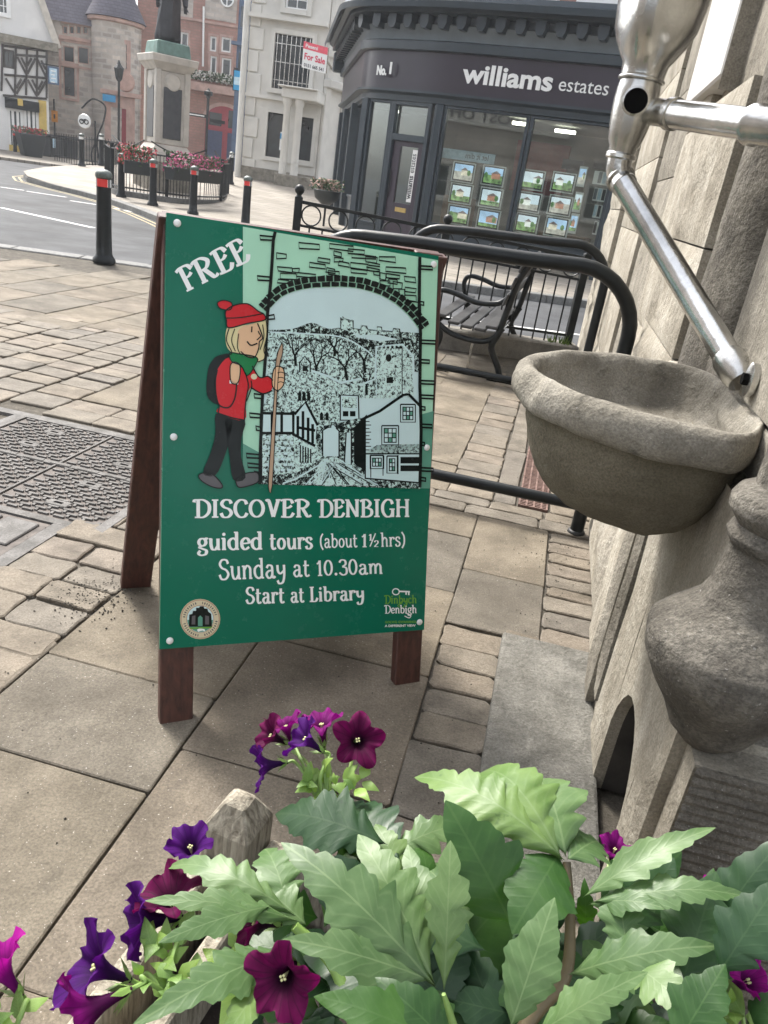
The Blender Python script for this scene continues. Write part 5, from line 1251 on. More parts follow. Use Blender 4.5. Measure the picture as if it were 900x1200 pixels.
# ---------------- red brick building
fc = Fac(225, 190, 54, 6)
rb = thing('red_brick_building', 'red brick and sandstone building with a flower balcony and an arched red doorway', 'building', fc.pt(0, 0))
def sc(x0, y0, x1, y1): return fc.rect(130+x0/5.294, y0/5.294, 130+x1/5.294, y1/5.294)
holes = [sc(615, 225, 655, 320), sc(685, 232, 745, 325), sc(615, 348, 655, 480), sc(685, 360, 745, 500), sc(432, 200, 480, 300)]
fc.wall('wall', 'redbrick', rb, (fc.uv(160, 100)[0], fc.uv(300, 100)[0], -.3, 13), holes)
for h in holes: surround(fc, rb, h, .12, 'redstone', .05); fc.window(rb, h, 1, 1, 'white', .09)
mb = MB(); fc.box(mb, (fc.uv(205, 20)[0], fc.uv(282, 20)[0], fc.uv(240, 27)[1], fc.uv(240, 24)[1]), 0, .12); mb.build('string_course', M['redstone'], rb)
mb = MB(); fc.box(mb, (fc.uv(207, 20)[0], fc.uv(226, 20)[0], fc.uv(215, 23)[1], 13), 0, .03); fc.box(mb, (fc.uv(240, 20)[0], fc.uv(277, 20)[0], fc.uv(255, 24)[1], 13), 0, .03); mb.build('stone_panel', M['rubble'], rb)
for q in (sc(680, -60, 765, 55), sc(345, -70, 420, 22)):
    c = fc.pt((q[0]+q[1])/2, (q[2]+q[3])/2, .04); rr_ = (q[1]-q[0])/2
    fr_ = MB().lathe([(rr_, 0), (rr_, .1), (rr_*.8, .1), (rr_*.78, .02)], 24, c, fc.u, Zv, fc.n).build('round_window', M['white'], rb, smooth=40)
    MB().lathe([(.01, .02), (rr_*.79, .021)], 24, c, fc.u, Zv, fc.n, caps=False).build('pane', M['paneback'], fr_)
    mb = MB(); mb.bar(c - fc.u*rr_*.8 + fc.n*.06, c + fc.u*rr_*.8 + fc.n*.06, .06, .06); mb.bar(c - Zv*rr_*.8 + fc.n*.065, c + Zv*rr_*.8 + fc.n*.065, .06, .06, up=fc.n); mb.build('glazing_bars', M['white'], fr_)
mb = MB(); bq = sc(470, 530, 790, 580); fc.box(mb, bq, 0, .9); mb.build('balcony', M['redstone'], rb)
a = sc(585, 660, 815, 1000); mb = MB(); cu_ = (a[0]+a[1])/2; hw_ = (a[1]-a[0])/2; spz = a[3]-hw_*.75
arcp = [(cu_+hw_*math.cos(math.pi*k/12), spz+hw_*.75*math.sin(math.pi*k/12)) for k in range(13)]
mb.prism([(cu_+hw_, -.2)] + arcp + [(cu_-hw_, -.2)], fc.pt(0, 0, .02), fc.u, Zv, fc.n, .12); ad_ = mb.build('arched_door', M['reddoor'], rb)
mb = MB(); fc.box(mb, sc(600, 810, 690, 990), .14, .17); fc.box(mb, sc(722, 830, 800, 990), .14, .17); mb.build('door_panel', M['bluedoor'], ad_)
mb = MB(); fc.box(mb, sc(612, 700, 690, 780), .14, .16); fc.box(mb, sc(730, 690, 795, 800), .14, .16); mb.build('fanlight', M['paneback'], ad_)
mb = MB(); fc.box(mb, sc(755, 838, 790, 865), .17, .19); mb.build('notice', M['white'], ad_)
mb = MB(); k_ = [(cu_+hw_*1.18*math.cos(math.pi*k/12), spz+hw_*.93*math.sin(math.pi*k/12)) for k in range(13)]
for p, q, p2, q2 in zip(arcp, arcp[1:], k_, k_[1:]): mb.prism([p, q, q2, p2], fc.pt(0, 0, 0), fc.u, Zv, fc.n, .16)
mb.build('arch_stones', M['redstone'], rb)
MB().tube([fc.pt(*fc.uv(239, 8), .08), fc.pt(*fc.uv(238, 78), .08)], .06, 8).build('downpipe', M['white'], rb)
def tuft(name, parent_or_label, a, b, h, n, mats, wd=.25, seed=1, leaf=.07, cat='flowers', hang=0):
    rr = random.Random(seed); g = MB(); f = MB()
    for i in range(n):
        p = V(a).lerp(V(b), rr.random()) + V((rr.uniform(-wd, wd), rr.uniform(-wd, wd), rr.uniform(-hang, h)))
        d1_ = V((rr.uniform(-1, 1), rr.uniform(-1, 1), rr.uniform(-.3, 1))).normalized()*leaf*rr.uniform(.6, 1.4); d2_ = d1_.orthogonal().normalized()*leaf*.5
        (f if rr.random() < .4 else g).poly([p - d1_, p + d2_, p + d1_, p - d2_])
    return g, f
fl = thing('balcony_flowers', 'row of white and red flowers along the balcony of the red brick building', 'flowers', fc.pt((bq[0]+bq[1])/2, bq[3], .5))
g, f = tuft('x', None, fc.pt(bq[0]+.2, bq[3]+.15, .6), fc.pt(bq[1]-.2, bq[3]+.15, .6), .5, 700, None, .28, 4, .1)
stuff(g.build('foliage', M['leafdark'], fl)); stuff(f.build('blossom', M['petwhite'], fl))
# ---------------- slate blue oriel bay between
fo_ = Fac(283, 195, 44, 4)
ob = thing('blue_bay_front', 'narrow building with slate blue bay windows beside the pale stucco building', 'building', fo_.pt(0, 0))
mb = MB(); fo_.box(mb, (fo_.uv(275, 100)[0], fo_.uv(300, 100)[0], .3, 12), -1.5, 0); mb.build('bay_wall', M['bluewood'], ob)
for q in ((281, 6, 290, 34), (278, 60, 287, 82), (279, 96, 284, 112)): fo_.window(ob, fo_.rect(*q), 1, 1, 'bluewood', .06, d=.03)
mb = MB(); fo_.box(mb, fo_.rect(272, 50, 292, 54), 0, .3); mb.build('bay_cornice', M['bluewood'], ob)
mb = MB(); fo_.box(mb, fo_.rect(283, 130, 292, 205), 0, .1); mb.build('side_door', M['bluedoor'], ob)
# ---------------- cream stucco building with a portico
fd = Fac(300, 207, 34, -4)
zb = plaza_z(fd.P.x, fd.P.y)
cb_ = thing('stucco_building', 'pale stucco building with barred upper window and columned portico', 'building', fd.pt(0, zb))
cz = lambda x0, y0, x1, y1: fd.rect(270+x0/3, y0/3, 270+x1/3, y1/3)
w1, w2, w3, w0 = cz(152, 125, 283, 320), cz(128, 398, 205, 555), cz(240, 405, 288, 565), cz(195, -40, 275, 35)
uA, uB = fd.uv(288, 120)[0], fd.uv(377, 120)[0]
fd.wall('wall', 'stucco', cb_, (uA, uB, zb-.3, 12), [w0, w1, w2, w3])
fd.window(cb_, w1, 3, 2, 'iron_far', .06, d=-.1); fd.window(cb_, w0, 2, 2, 'white', .07)
for w_ in (w2, w3): fd.window(cb_, w_, 1, 1, 'iron_far', .04)
for w_ in (w0, w1): surround(fd, cb_, w_, .16, 'stucco', .1)
surround(fd, cb_, (w2[0], w3[1], w2[2], w2[3]), .14, 'stucco', .06)
mb = MB(); 
for k in range(8): u = w1[0]+(w1[1]-w1[0])*(k+.5)/8; fd.box(mb, (u-.015, u+.015, w1[2], w1[3]), -.02, .01)
for k in range(3): v = w1[2]+(w1[3]-w1[2])*(k+.5)/3; fd.box(mb, (w1[0], w1[1], v-.015, v+.015), -.03, -.02)
mb.build('window_bars', M['steel_dull'], cb_)
mb = MB(); fd.box(mb, (uA, uB, fd.uv(320, 24)[1], fd.uv(320, 19)[1]), 0, .35); mb.build('cornice', M['stucco'], cb_); mb = MB(); fd.box(mb, (uA, uB, fd.uv(320, 117)[1], fd.uv(320, 113)[1]), 0, .15); mb.build('cornice', M['stucco'], cb_)
for k in range(16): 
    v = zb + .75*k; mb = MB(); fd.box(mb, (uA, uA+.55-.15*(k % 2), v+.02, v+.72), 0, .07); mb.build('corner_stone', M['stucco'], cb_, bevel=.02)
mb = MB(); fd.box(mb, (uA, uB, zb-.2, zb+.45), 0, .1); mb.build('plinth', M['wall_grey'], cb_)
MB().tube([fd.pt(uA-.12, zb, .15), fd.pt(uA-.12, 12, .15)], .12, 10).build('rain_pipe', M['stucco'], cb_, smooth=60)
# portico: flat roof on two columns
pr_ = fd.rect(337, 107, 381, 121); pd_ = 1.3
mb = MB(); fd.box(mb, (pr_[0]+.1, pr_[1], pr_[2], pr_[2]+.35), 0, pd_); fd.box(mb, (pr_[0]-.05, pr_[1], pr_[2]+.35, pr_[3]), 0, pd_+.15); mb.build('portico_roof', M['stucco'], cb_, bevel=.03)
for du in (.3, .75):
    c = fd.pt(pr_[0]+du, zb, pd_-.25); hh = pr_[2]-zb
    MB().lathe([(.2, 0), (.2, .15), (.15, .2), (.15, .3), (.13, hh-.25), (.17, hh-.2), (.19, hh)], 16, c).build('column', M['stucco'], cb_, smooth=50)
mb = MB(); fd.box(mb, (pr_[0]+.05, pr_[1], zb-.3, zb+.38), 0, pd_); mb.build('portico_step', M['wall_grey'], cb_, bevel=.03)
for (q, mm) in ((cz(172, 465, 205, 530), 'white'), (cz(228, 475, 243, 535), 'white')):
    mb = MB(); fd.box(mb, q, -.09, -.06); o = mb.build('poster', M[mm], cb_); mb = MB(); fd.box(mb, (q[0], q[1], q[3]-.25, q[3]-.05), -.06, -.05); mb.build('poster_band', M['signblue'], o)
# side bay set forward at its right, with pilasters
fe = Fac(385, 222, 31, 62); fe.P = fd.pt(uB-.02, 0, .0)
mb = MB(); fe.box(mb, (0, 6.5, zb-.6, 12), -.5, 0); mb.build('side_wing', M['stucco'], cb_)
for u in (.05, 1.3, 2.9, 4.6): mb = MB(); fe.box(mb, (u, u+.35, zb-.5, 9.5), 0, .16); mb.build('pilaster', M['stucco'], cb_, bevel=.03)
for z_ in (3.6, 4.6, 8.6, 9.6): mb = MB(); fe.box(mb, (0, 6.5, z_+zb, z_+zb+.3), 0, .35); mb.build('side_cornice', M['stucco'], cb_, bevel=.04)
# FOR SALE board
pS = fd.pt(*fd.uv(354, 85), 1.6)
fs = thing('for_sale_board', 'pink and white for sale board fixed high on the pale stucco building', 'sign', pS)
fS = Fac(354, 85, 31.5, 2); q = fS.rect(354.5, 52, 383.5, 83)
dz = -.12
mb = MB(); su = (fS.u + V((0, 0, -.1))).normalized(); W_, H_ = q[1]-q[0], q[3]-q[2]; o_ = fS.pt(q[0], q[2]+.05)
mb.vbox(o_, su*W_, Zv*H_, -fS.n*.04); mb.build('board', M['white'], fs)
mb = MB(); mb.vbox(o_ + Zv*H_*.72 + fS.n*.004, su*W_, Zv*H_*.28, -fS.n*.003); mb.build('heading_band', M['pink'], fs)
mb = MB(); mb.bar(o_ + su*W_ + Zv*H_*.5 - fS.n*.06, o_ + su*W_ + Zv*H_*.5 - fS.n*2.2, .05, .05); mb.bar(o_ + su*W_ - fS.n*.08 + Zv*.02, o_ + su*W_ - fS.n*.08 + Zv*H_, .06, .06, up=fS.n); mb.build('bracket', M['wood_grey'], fs)
M['txtred'] = plain('lettering_red', (.6, .03, .08), .5); M['txtdark'] = plain('lettering_dark', (.04, .04, .05), .5)
text_mesh('For Sale', H_*.34, o_ + su*W_*.06 + Zv*H_*.34 + fS.n*.006, su, Zv, 'txtred', 'lettering', fs, .008, width=W_*.86)
text_mesh('0151 665 541', H_*.18, o_ + su*W_*.08 + Zv*H_*.06 + fS.n*.006, su, Zv, 'txtdark', 'lettering', fs, .004, width=W_*.82)
text_mesh('Peseni', H_*.2, o_ + su*W_*.08 + Zv*H_*.79 + fS.n*.008, su, Zv, 'white', 'lettering', fs, .004, width=W_*.5)
# ================================================================== STATUE AND ITS ENCLOSURE
sb = gz(200, 205); sb = V((-8.2, 25.2, .1))
pe = thing('stone_pedestal', 'pale granite pedestal with dark plaques carrying a bronze figure', 'pedestal', sb)
yaw = math.radians(38); pu = V((math.cos(yaw), math.sin(yaw), 0)); pvv = V((-math.sin(yaw), math.cos(yaw), 0))
def sq(mb, w0, w1, z0, z1):
    w0 *= .78; w1 *= .78
    a = mb.ring([sb + pu*x*w0 + pvv*y*w0 + V((0, 0, z0)) for x, y in ((-1, -1), (1, -1), (1, 1), (-1, 1))]); b = mb.ring([sb + pu*x*w1 + pvv*y*w1 + V((0, 0, z1)) for x, y in ((-1, -1), (1, -1), (1, 1), (-1, 1))])
    mb.skin(a, b); mb.f.append(b); mb.f.append(a[::-1]); return mb
kz = 25.2/F_PX
zt_ = on(195, 67, sb, V((0, 1, 0))).z - sb.z
sq(MB(), .93, .93, -.2, .78).build('dark_base', M['wall_grey'], pe, bevel=.03); sq(MB(), .9, .86, .79, 1.05).build('base_course', M['granite_pale'], pe, bevel=.03); sq(MB(), .8, .62, 1.06, 1.28).build('base_moulding', M['granite_pale'], pe)
sq(MB(), .6, .58, 1.29, zt_-.38).build('shaft', M['granite_pale'], pe, bevel=.02)
for sx, sy in ((-1, -1), (1, -1), (1, 1), (-1, 1)):
    c = sb + pu*sx*.43 + pvv*sy*.43; MB().box(c + V((0, 0, 1.3+(zt_-.36-1.3)/2)), .17, .17, zt_-.36-1.3, yaw).build('corner_pier', M['granite_pale'], pe, bevel=.02)
for d, e in ((pu, pvv), (-pvv, pu), (-pu, pvv), (pvv, pu)):
    c = sb + d*.465 + V((0, 0, 1.45)); MB().vbox(c - e*.27, e*.54, Zv*(zt_-2.25), d*.035).build('plaque', M['plaque'], pe, bevel=.01)
    MB().lathe([(.01, .07), (.2, .06), (.25, .0)], 20, sb + d*.46 + V((0, 0, zt_-.66)), e, Zv, d).build('roundel', M['granite_pale'], pe)
sq(MB(), .62, .8, zt_-.38, zt_-.2).build('cornice_cove', M['granite_pale'], pe); sq(MB(), .84, .88, zt_-.2, zt_).build('cornice', M['granite_pale'], pe, bevel=.02)
# bronze robed figure, standing
stt = thing('bronze_statue', 'dark bronze robed standing figure on the pale pedestal', 'statue', sb + V((0, 0, zt_)))
sq(MB(), .66, .6, zt_, zt_+.36).build('bronze_plinth', M['verdigris'], stt, bevel=.03)
zf = zt_+.36 + sb.z; 
def fold(a, z): return 1 + .11*math.sin(a*7+z*1.3) + .06*math.sin(a*13-z*2) + .05*noise.noise(V((math.cos(a), math.sin(a), z)))
bodyp = [(.3, 0), (.4, .02), (.42, .15), (.38, .5), (.34, .95), (.3, 1.3), (.3, 1.55), (.33, 1.8), (.34, 1.98), (.3, 2.08), (.16, 2.15), (.1, 2.2), (.09, 2.26), (.13, 2.32), (.155, 2.42), (.15, 2.52), (.12, 2.6), (.05, 2.66), (.001, 2.67)]
MB().lathe(bodyp, 30, V((sb.x, sb.y, zf)), pu*.85, pvv*.7, V((.04, 0, 1)), fn=lambda a, z: fold(a, z) if z < 2.05 else 1+.04*math.sin(a*3)).build('robed_body', M['bronze'], stt, smooth=70)
for sgn in (-1, 1):
    p0 = V((sb.x, sb.y, zf)) + pu*sgn*.3 + V((0, 0, 1.95)); am = MB()
    am.tube(bez([p0, p0 + pu*sgn*.12 + V((0, 0, -.35)), p0 + pu*sgn*.13 - pvv*.05 + V((0, 0, -.7)), p0 + pu*sgn*.1 - pvv*.2 + V((0, 0, -1.0))], 4), [.12, .13, .14, .15, .16, .16, .16, .15, .14, .1, .08, .07, .06], 10); am.build('sleeved_arm', M['bronze'], stt, smooth=60)
    h_ = p0 + pu*sgn*.1 - pvv*.2 + V((0, 0, -1.0)); hm = MB(); hm.sphere(h_ + V((0, 0, -.05)), .055)
    for k in range(4): hm.tube([h_ + pu*(k-1.5)*.025 + V((0, 0, -.08)), h_ + pu*(k-1.5)*.025 - pvv*.02 + V((0, 0, -.16 - .01*(k % 2)))], .013, 6)
    hm.tube([h_ + pu*.05 + V((0, 0, -.05)), h_ + pu*.07 - pvv*.03 + V((0, 0, -.11))], .014, 6); hm.build('hand', M['bronze'], stt, smooth=60)
# enclosure railing: curved front, troughs of flowers hung on it
enc = thing('statue_railing', 'low black curved railing round the statue carrying flower troughs', 'railing', (-7.9, 22.6, 0))
fpts = [gz(124, 212), gz(131, 226), gz(160, 232), gz(195, 237), gz(225, 240), gz(258, 240), gz(266, 236)]
epts = bez(fpts, 8); zr = 1.12
kb = MB(); a = kb.ring([p + V((0, -.12, .0)) for p in epts]); b = kb.ring([p + V((0, -.12, .14)) for p in epts]); c = kb.ring([p + V((0, .25, .14)) for p in epts]); kb.skin(b, a, closed=False); kb.skin(c, b, closed=False); kb.build('stone_kerb', M['kerb'], enc)
for z_ in (.22, zr): MB().tube([p + V((0, 0, z_)) for p in epts], .022, 6).build('rail', M['iron_far'], enc)
d_ = 0; last = None
acc = []
for p, q in zip(epts, epts[1:]):
    n = max(1, int((q-p).length/.115)); acc += [p.lerp(q, k/n) for k in range(n)]
for p in acc: MB().tube([p + V((0, 0, .14)), p + V((0, 0, zr))], .011, 5).build('bar', M['iron_far'], enc)
for i in (0, 8, 24, 40, 48): p = epts[min(i, len(epts)-1)]; MB().tube([p + V((0, 0, .1)), p + V((0, 0, zr+.12))], .05, 8).build('post', M['iron_far'], enc)
ch = MB()
for i, j in ((2, 16), (18, 34), (36, 47)):
    a, b = epts[i] + V((0, .5, zr+.3)), epts[j] + V((0, .5, zr+.3)); ch.tube([a.lerp(b, k/8) - V((0, 0, .22*math.sin(math.pi*k/8))) for k in range(9)], .018, 5)
ch.build('hanging_chain', M['iron_far'], enc)
M['trough'] = plain('black_trough', (.016, .022, .024), .5)
for i, (a, b, lab) in enumerate(((gz(146, 233), gz(178, 237), 'left flower trough of red blooms hung on the statue railing'), (gz(192, 240), gz(248, 243), 'right flower trough of pink blooms hung on the statue railing'))):
    a = V((a.x, a.y, 0)) + V((0, -.1, 0)); b = V((b.x, b.y, 0)) + V((0, -.1, 0)); t = thing('flower_trough', lab, 'flower trough', (a+b)/2, 'flower troughs on the statue railing')
    du_ = (b-a).normalized(); nn_ = V((du_.y, -du_.x, 0)); z0_ = .62
    mb = MB(); q = mb.ring([a + nn_*.05 + Zv*z0_, b + nn_*.05 + Zv*z0_, b + nn_*.3 + Zv*z0_, a + nn_*.3 + Zv*z0_]); w_ = mb.ring([a + Zv*(z0_+.3), b + Zv*(z0_+.3), b + nn_*.36 + Zv*(z0_+.3), a + nn_*.36 + Zv*(z0_+.3)]); mb.skin(q, w_); mb.f += [q[::-1], w_]; mb.build('trough_box', M['trough'], t, bevel=.015)
    g, f = tuft('x', None, a + nn_*.18 + Zv*(z0_+.32), b + nn_*.18 + Zv*(z0_+.32), .34, 900 if i else 600, None, .16, 9+i, .045, hang=.12)
    stuff(g.build('foliage', M['leafdark'], t)); stuff(f.build('blossom', M['petpink' if i else 'petred'], t))
# ================================================================== STREET FURNITURE OF THE SQUARE
def pole(name, label, cat, x, y, z, toppx, r=.05, mat='iron_far'):
    b = gz(x, y, z); k = math.hypot(b.x, b.y); d = ray(*toppx); zt2 = EYE + d.z*(k/math.hypot(d.x, d.y)); t = thing(name, label, cat, b)
    MB().tube([b, V((b.x, b.y, zt2))], r, 8).build('post', M[mat], t); return t, b, zt2
t, b, zt2 = pole('street_lamp', 'black lantern lamp post before the red turret door', 'street lamp', 139, 196, 0, (137, 92), .06)
MB().lathe([(.08, -.1), (.16, 0), (.24, .42), (.26, .44), (.1, .62), (.02, .8)], 8, (b.x, b.y, zt2)).build('lantern', M['iron_far'], t)
t, b, zt2 = pole('fingerpost', 'black pedestrian fingerpost beside the arched red doorway', 'signpost', 240, 205, .2, (241, 112), .07)
MB().lathe([(.1, 0), (.12, .1), (.22, .14), (.22, .3), (.1, .34), (.02, .45)], 10, (b.x, b.y, zt2-.1)).build('ring_head', M['iron_far'], t)
MB().box((b.x-.55, b.y, zt2-.95), 1.0, .05, .16).build('finger', M['iron_far'], t); MB().box((b.x+.5, b.y+.1, zt2-1.1), .8, .05, .16, .6).build('finger', M['iron_far'], t)
MB().box((b.x-.55, b.y-.03, zt2-.95), .8, .01, .05).build('finger_lettering', M['white'], t)
pb_ = fbt.uv(135, 116); MBt = MB(); fbt.box(MBt, fbt.rect(123, 112, 138, 120), .55, .6); o = MBt.build('blue_street_sign', M['signblue']); tag(o, 'small blue arrow sign over the turret porch', 'sign')
q = fb.rect(56, 78, 69, 99); hsn = thing('hanging_sign', 'pale blue hanging sign on a bracket between timbered house and turret', 'sign', fb.pt(q[0], q[2], 3))
def fslab(f, q, d0, d1, mat, name, parent): mb = MB(); f.box(mb, q, d0, d1); return mb.build(name, M[mat], parent)
f3 = Fac(62, 90, 46.0, 15); q = f3.rect(56, 78, 69, 99); fslab(f3, q, -.05, 0, 'bluewood', 'frame', hsn); fslab(f3, (q[0]+.08, q[1]-.08, q[2]+.08, q[3]-.08), .0, .012, 'signpale', 'sign_face', hsn); fslab(f3, (q[0]-.3, q[1], q[3]+.02, q[3]+.07), -.06, 0, 'iron_far', 'bracket', hsn)
for k in range(4): fslab(f3, (q[0]+.14, q[1]-.14-.05*(k % 2), q[3]-.22-.16*k, q[3]-.17-.16*k), .012, .016, 'white', 'sign_lettering', hsn)
f4 = Fac(279, 95, 36, 4); q = f4.rect(273, 82, 286, 107); sg = thing('hanging_sign', 'bright blue hanging sign by the slate blue bay windows', 'sign', f4.pt(q[0], q[2])); fslab(f4, q, -.05, 0, 'iron_far', 'frame', sg); fslab(f4, (q[0]+.03, q[1]-.03, q[2]+.03, q[3]-.03), 0, .012, 'signblue', 'sign_face', sg); fslab(f4, (q[0]+.05, q[1]-.05, q[2]+.22, q[2]+.5), .012, .018, 'signpale', 'sign_picture', sg); fslab(f4, (q[0], q[1]+.3, q[3]+.02, q[3]+.06), -.05, -.01, 'iron_far', 'bracket', sg)
t, b, zt2 = pole('orange_sign_post', 'dark post with an orange sign beside the timbered house', 'signpost', 65, 184, -.12, (64, 116), .05)
MB().box((b.x+.05, b.y-.08, zt2-.85), .34, .04, .55).build('orange_plate', M['orange'], t); MB().box((b.x+.05, b.y-.105, zt2-.85), .08, .01, .22).build('plate_symbol', M['iron_far'], t)
# round bike sign with its hooped frame
t, b, zt2 = pole('bike_sign', 'round white bicycle sign on a bent black frame by the bins', 'sign', 112, 205, 0, (100, 140), .03)
rc = on(99, 142, b, V((0, 1, 0))); MB().lathe([(.01, .04), (.22, .04), (.24, 0), (.01, -.01)], 24, rc, V((1, 0, 0)), Zv, V((0, -1, 0))).build('sign_disc', M['white'], t)
for x_ in (-.14, .14): MB().tube([rc + V((x_*.62 + .07*math.cos(a), -.05, -.02 + .07*math.sin(a))) for a in [i*math.pi/8 for i in range(16)]], .018, 5, closed=True).build('bike_symbol', M['iron_far'], t)
MB().bar(rc + V((-.09, -.05, 0)), rc + V((.06, -.05, .07)), .025, .025).build('bike_symbol', M['iron_far'], t)
MB().tube(bez([rc + V((-.1, 0, .4)), rc + V((.3, 0, .75)), rc + V((.75, 0, .6)), rc + V((.7, 0, .1)), rc + V((.45, 0, -.6)), rc + V((.6, 0, -1.6))], 6), .03, 6).build('bent_frame', M['iron_far'], t)
for dx in (0, .35, .7): MB().tube(bez([b + V((dx, 0, 0)), b + V((dx-.15, 0, .7)), b + V((dx+.15, 0, 1.2)), b + V((dx+.25, 0, .6)), b + V((dx+.1, 0, 0))], 5), .028, 6).build('rack_hoop', M['iron_far'], t)
def bin_(x0, x1, yb, yt, label):
    a, b2 = gz(x0, yb, .0), gz(x1, yb+1, .0); d = (b2-a); d.z = 0; wd = d.length; d.normalize(); n = V((d.y, -d.x, 0)); k = math.hypot(a.x, a.y); h = (EYE + ray(x0, yt).z*(k/math.hypot(*ray(x0, yt)[:2])))
    t = thing('wheelie_bin', label, 'bin', (a+b2)/2, 'bins outside the timbered house'); mb = MB()
    q = mb.ring([a + d*.06, b2 - d*.06, b2 - d*.06 - n*.9, a + d*.06 - n*.9]); w_ = mb.ring([p + V((0, 0, h*.84)) for p in (a, b2, b2 - n*1.0, a - n*1.0)]); mb.skin(q, w_); mb.f += [q[::-1], w_]; mb.build('bin_body', M['bin'], t, bevel=.04)
    mb = MB(); mb.vbox(a + Zv*h*.85 + n*.05 - d*.03, d*(wd+.06), -n*1.1, Zv*h*.13); mb.build('lid', M['bin'], t, bevel=.04)
    return t, a, d, n, h
t, a, d, n, h = bin_(59, 76, 184, 157, 'large dark bin with a pale notice on its front'); MB().vbox(a + d*.2 + Zv*h*.42 + n*.06, d*.32, Zv*.42, n*.01).build('notice', M['signpale'], t)
bin_(77, 92, 185, 160, 'second dark bin, plain fronted, right of the noticed bin')
# planter tub in front of the timbered house
a, b2 = gz(24, 182, .0), gz(55, 186, .0); d = (b2-a).normalized(); n = V((d.y, -d.x, 0)); t = thing('planter_tub', 'large black planter tub of red flowers before the timbered house', 'planter', (a+b2)/2)
mb = MB(); q = mb.ring([a + d*.2, b2 - d*.2, b2 - d*.2 - n*.7, a + d*.2 - n*.7]); w_ = mb.ring([p + Zv*.95 for p in (a + n*.1, b2 + n*.1, b2 - n*.9, a - n*.9)]); mb.skin(q, w_); mb.f += [q[::-1], w_]; mb.build('tub', M['trough'], t, bevel=.03)
g, f = tuft('x', None, a - n*.4 + Zv*.95, b2 - n*.4 + Zv*.95, .25, 420, None, .3, 21, .06); stuff(g.build('foliage', M['leafdark'], t)); stuff(f.build('blossom', M['petred'], t))
# low black railing on the far side between the bins and the statue
t = thing('far_railing', 'low black railing before the turreted building', 'railing', (-14, 33, 0)); a, b2 = gz(60, 190, 0), gz(128, 200, 0); a = V((-17.5, 38, -.1)); b2 = V((-10.5, 32, .1))
for z_ in (.3, 1.15): MB().tube([a + Zv*z_, b2 + Zv*z_], .025, 6).build('rail', M['iron_far'], t)
for k in range(40): p = a.lerp(b2, k/39); MB().tube([p, p + Zv*1.25], .014, 5).build('bar', M['iron_far'], t)
# ================================================================== CORNER SHOP (ESTATE AGENT)
M['shop_blue'] = plain('dark_slate_blue_paint', (.022, .034, .044), .36, 0, .15, 3, .1, 30); M['shop_lt'] = plain('slate_blue_paint_light', (.125, .148, .163), .45, 0, .12, 3)
M['purple'] = plain('dark_purple_board', (.024, .018, .03), .3, 0, .12, 2); M['doorpurple'] = plain('purple_door_paint', (.034, .024, .038), .35, 0, .15)
M['shopglass'] = glass('shop_glass', (.9, .95, .93), 1.3); M['room'] = plain('shop_room_wall', (.16, .165, .15), .9, 0, .15, 1); M['roomfloor'] = plain('shop_floor', (.16, .13, .1), .7)
M['lamp'] = emit('strip_light', (1, .93, .8), 4); M['alu'] = plain('card_frame', (.75, .76, .76), .3, .3, .1); M['roomred'] = plain('red_panel', (.22, .03, .028), .6); M['desk'] = wood('desk_wood', (.2, .12, .07), (.35, .22, .12), 4, .5)
class Fac2(Fac):
    def __init__(s, p, q):
        s.P = V((p.x, p.y, 0)); d = q-p; d.z = 0; s.L = d.length; s.u = d.normalized(); s.n = V((s.u.y, -s.u.x, 0))
        if s.n.dot(V((0, 0, 0)) - s.P) < 0: s.n = -s.n
gA, gB = gz(640, 318), gz(560, 303)
fr = Fac2(gB, gA); ub = fr.uv(506, 200)[0]; ur = fr.uv(722, 200)[0]
Bp = fr.pt(ub, 0); Ap = fr.pt(ur + .35, 0)
a2 = math.radians(146); n2 = V((-math.sin(a2), math.cos(a2), 0))
Dp = on(421, 180, Bp, n2); Dp.z = 0
dE = ray(401, 150); Ep = EYEP + dE*(27.5/dE.y); Ep.z = 0
F1 = Fac2(Bp, Ap); F2 = Fac2(Dp, Bp); F3 = Fac2(Ep, Dp)
shop = thing('corner_shop', 'dark slate blue curved corner shopfront of an estate agent with lit window displays', 'shop', Bp)
def lv(px, py, f=F1): return f.uv(px, py)[1]
z_fb, z_ft = lv(560, 114), lv(560, 66)          # fascia board
z_wt = lv(560, 127); z_sill = max(.35, lv(640, 287)); z_den = lv(560, 33); z_cb = lv(560, 24); z_ct = lv(560, 13)
# plan of the curved front, densely sampled; E - D - B - A with rounded corners
def rnd(a, b, c, r, n=10):
    p = b + (a-b).normalized()*r; q = b + (c-b).normalized()*r
    return [p*(1-t)**2 + b*2*t*(1-t) + q*t*t for t in [k/n for k in range(n+1)]]
plan = [Ep] + rnd(Ep, Dp, Bp, .5) + rnd(Dp, Bp, Ap, .75) + [F1.pt(F1.L*.5, 0), Ap]
def offs(pts, d):
    out = []
    for i, p in enumerate(pts):
        t = (pts[min(i+1, len(pts)-1)] - pts[max(i-1, 0)]).normalized(); n = V((t.y, -t.x, 0)); out.append(p + n*d)
    return out
def sweep_plan(prof, name, mat, parent=None, smooth=40, closed=False):
    mb = MB(); rows = [mb.ring([p + Zv*z for p in offs(plan, d)]) for d, z in prof]
    for a, b in zip(rows, rows[1:]): mb.skin(a, b, closed=False)
    return mb.build(name, M[mat], parent or shop, smooth=smooth)
sweep_plan([(.0, z_wt-.02), (.06, z_wt), (.06, z_wt+.12), (.12, z_wt+.14), (.14, z_fb-.06), (.2, z_fb-.05), (.2, z_fb)], 'lower_moulding', 'shop_blue')
fas = sweep_plan([(.2, z_fb), (.12, z_fb), (.12, z_ft), (.2, z_ft)], 'fascia_board', 'purple')
hz = z_den - z_ft
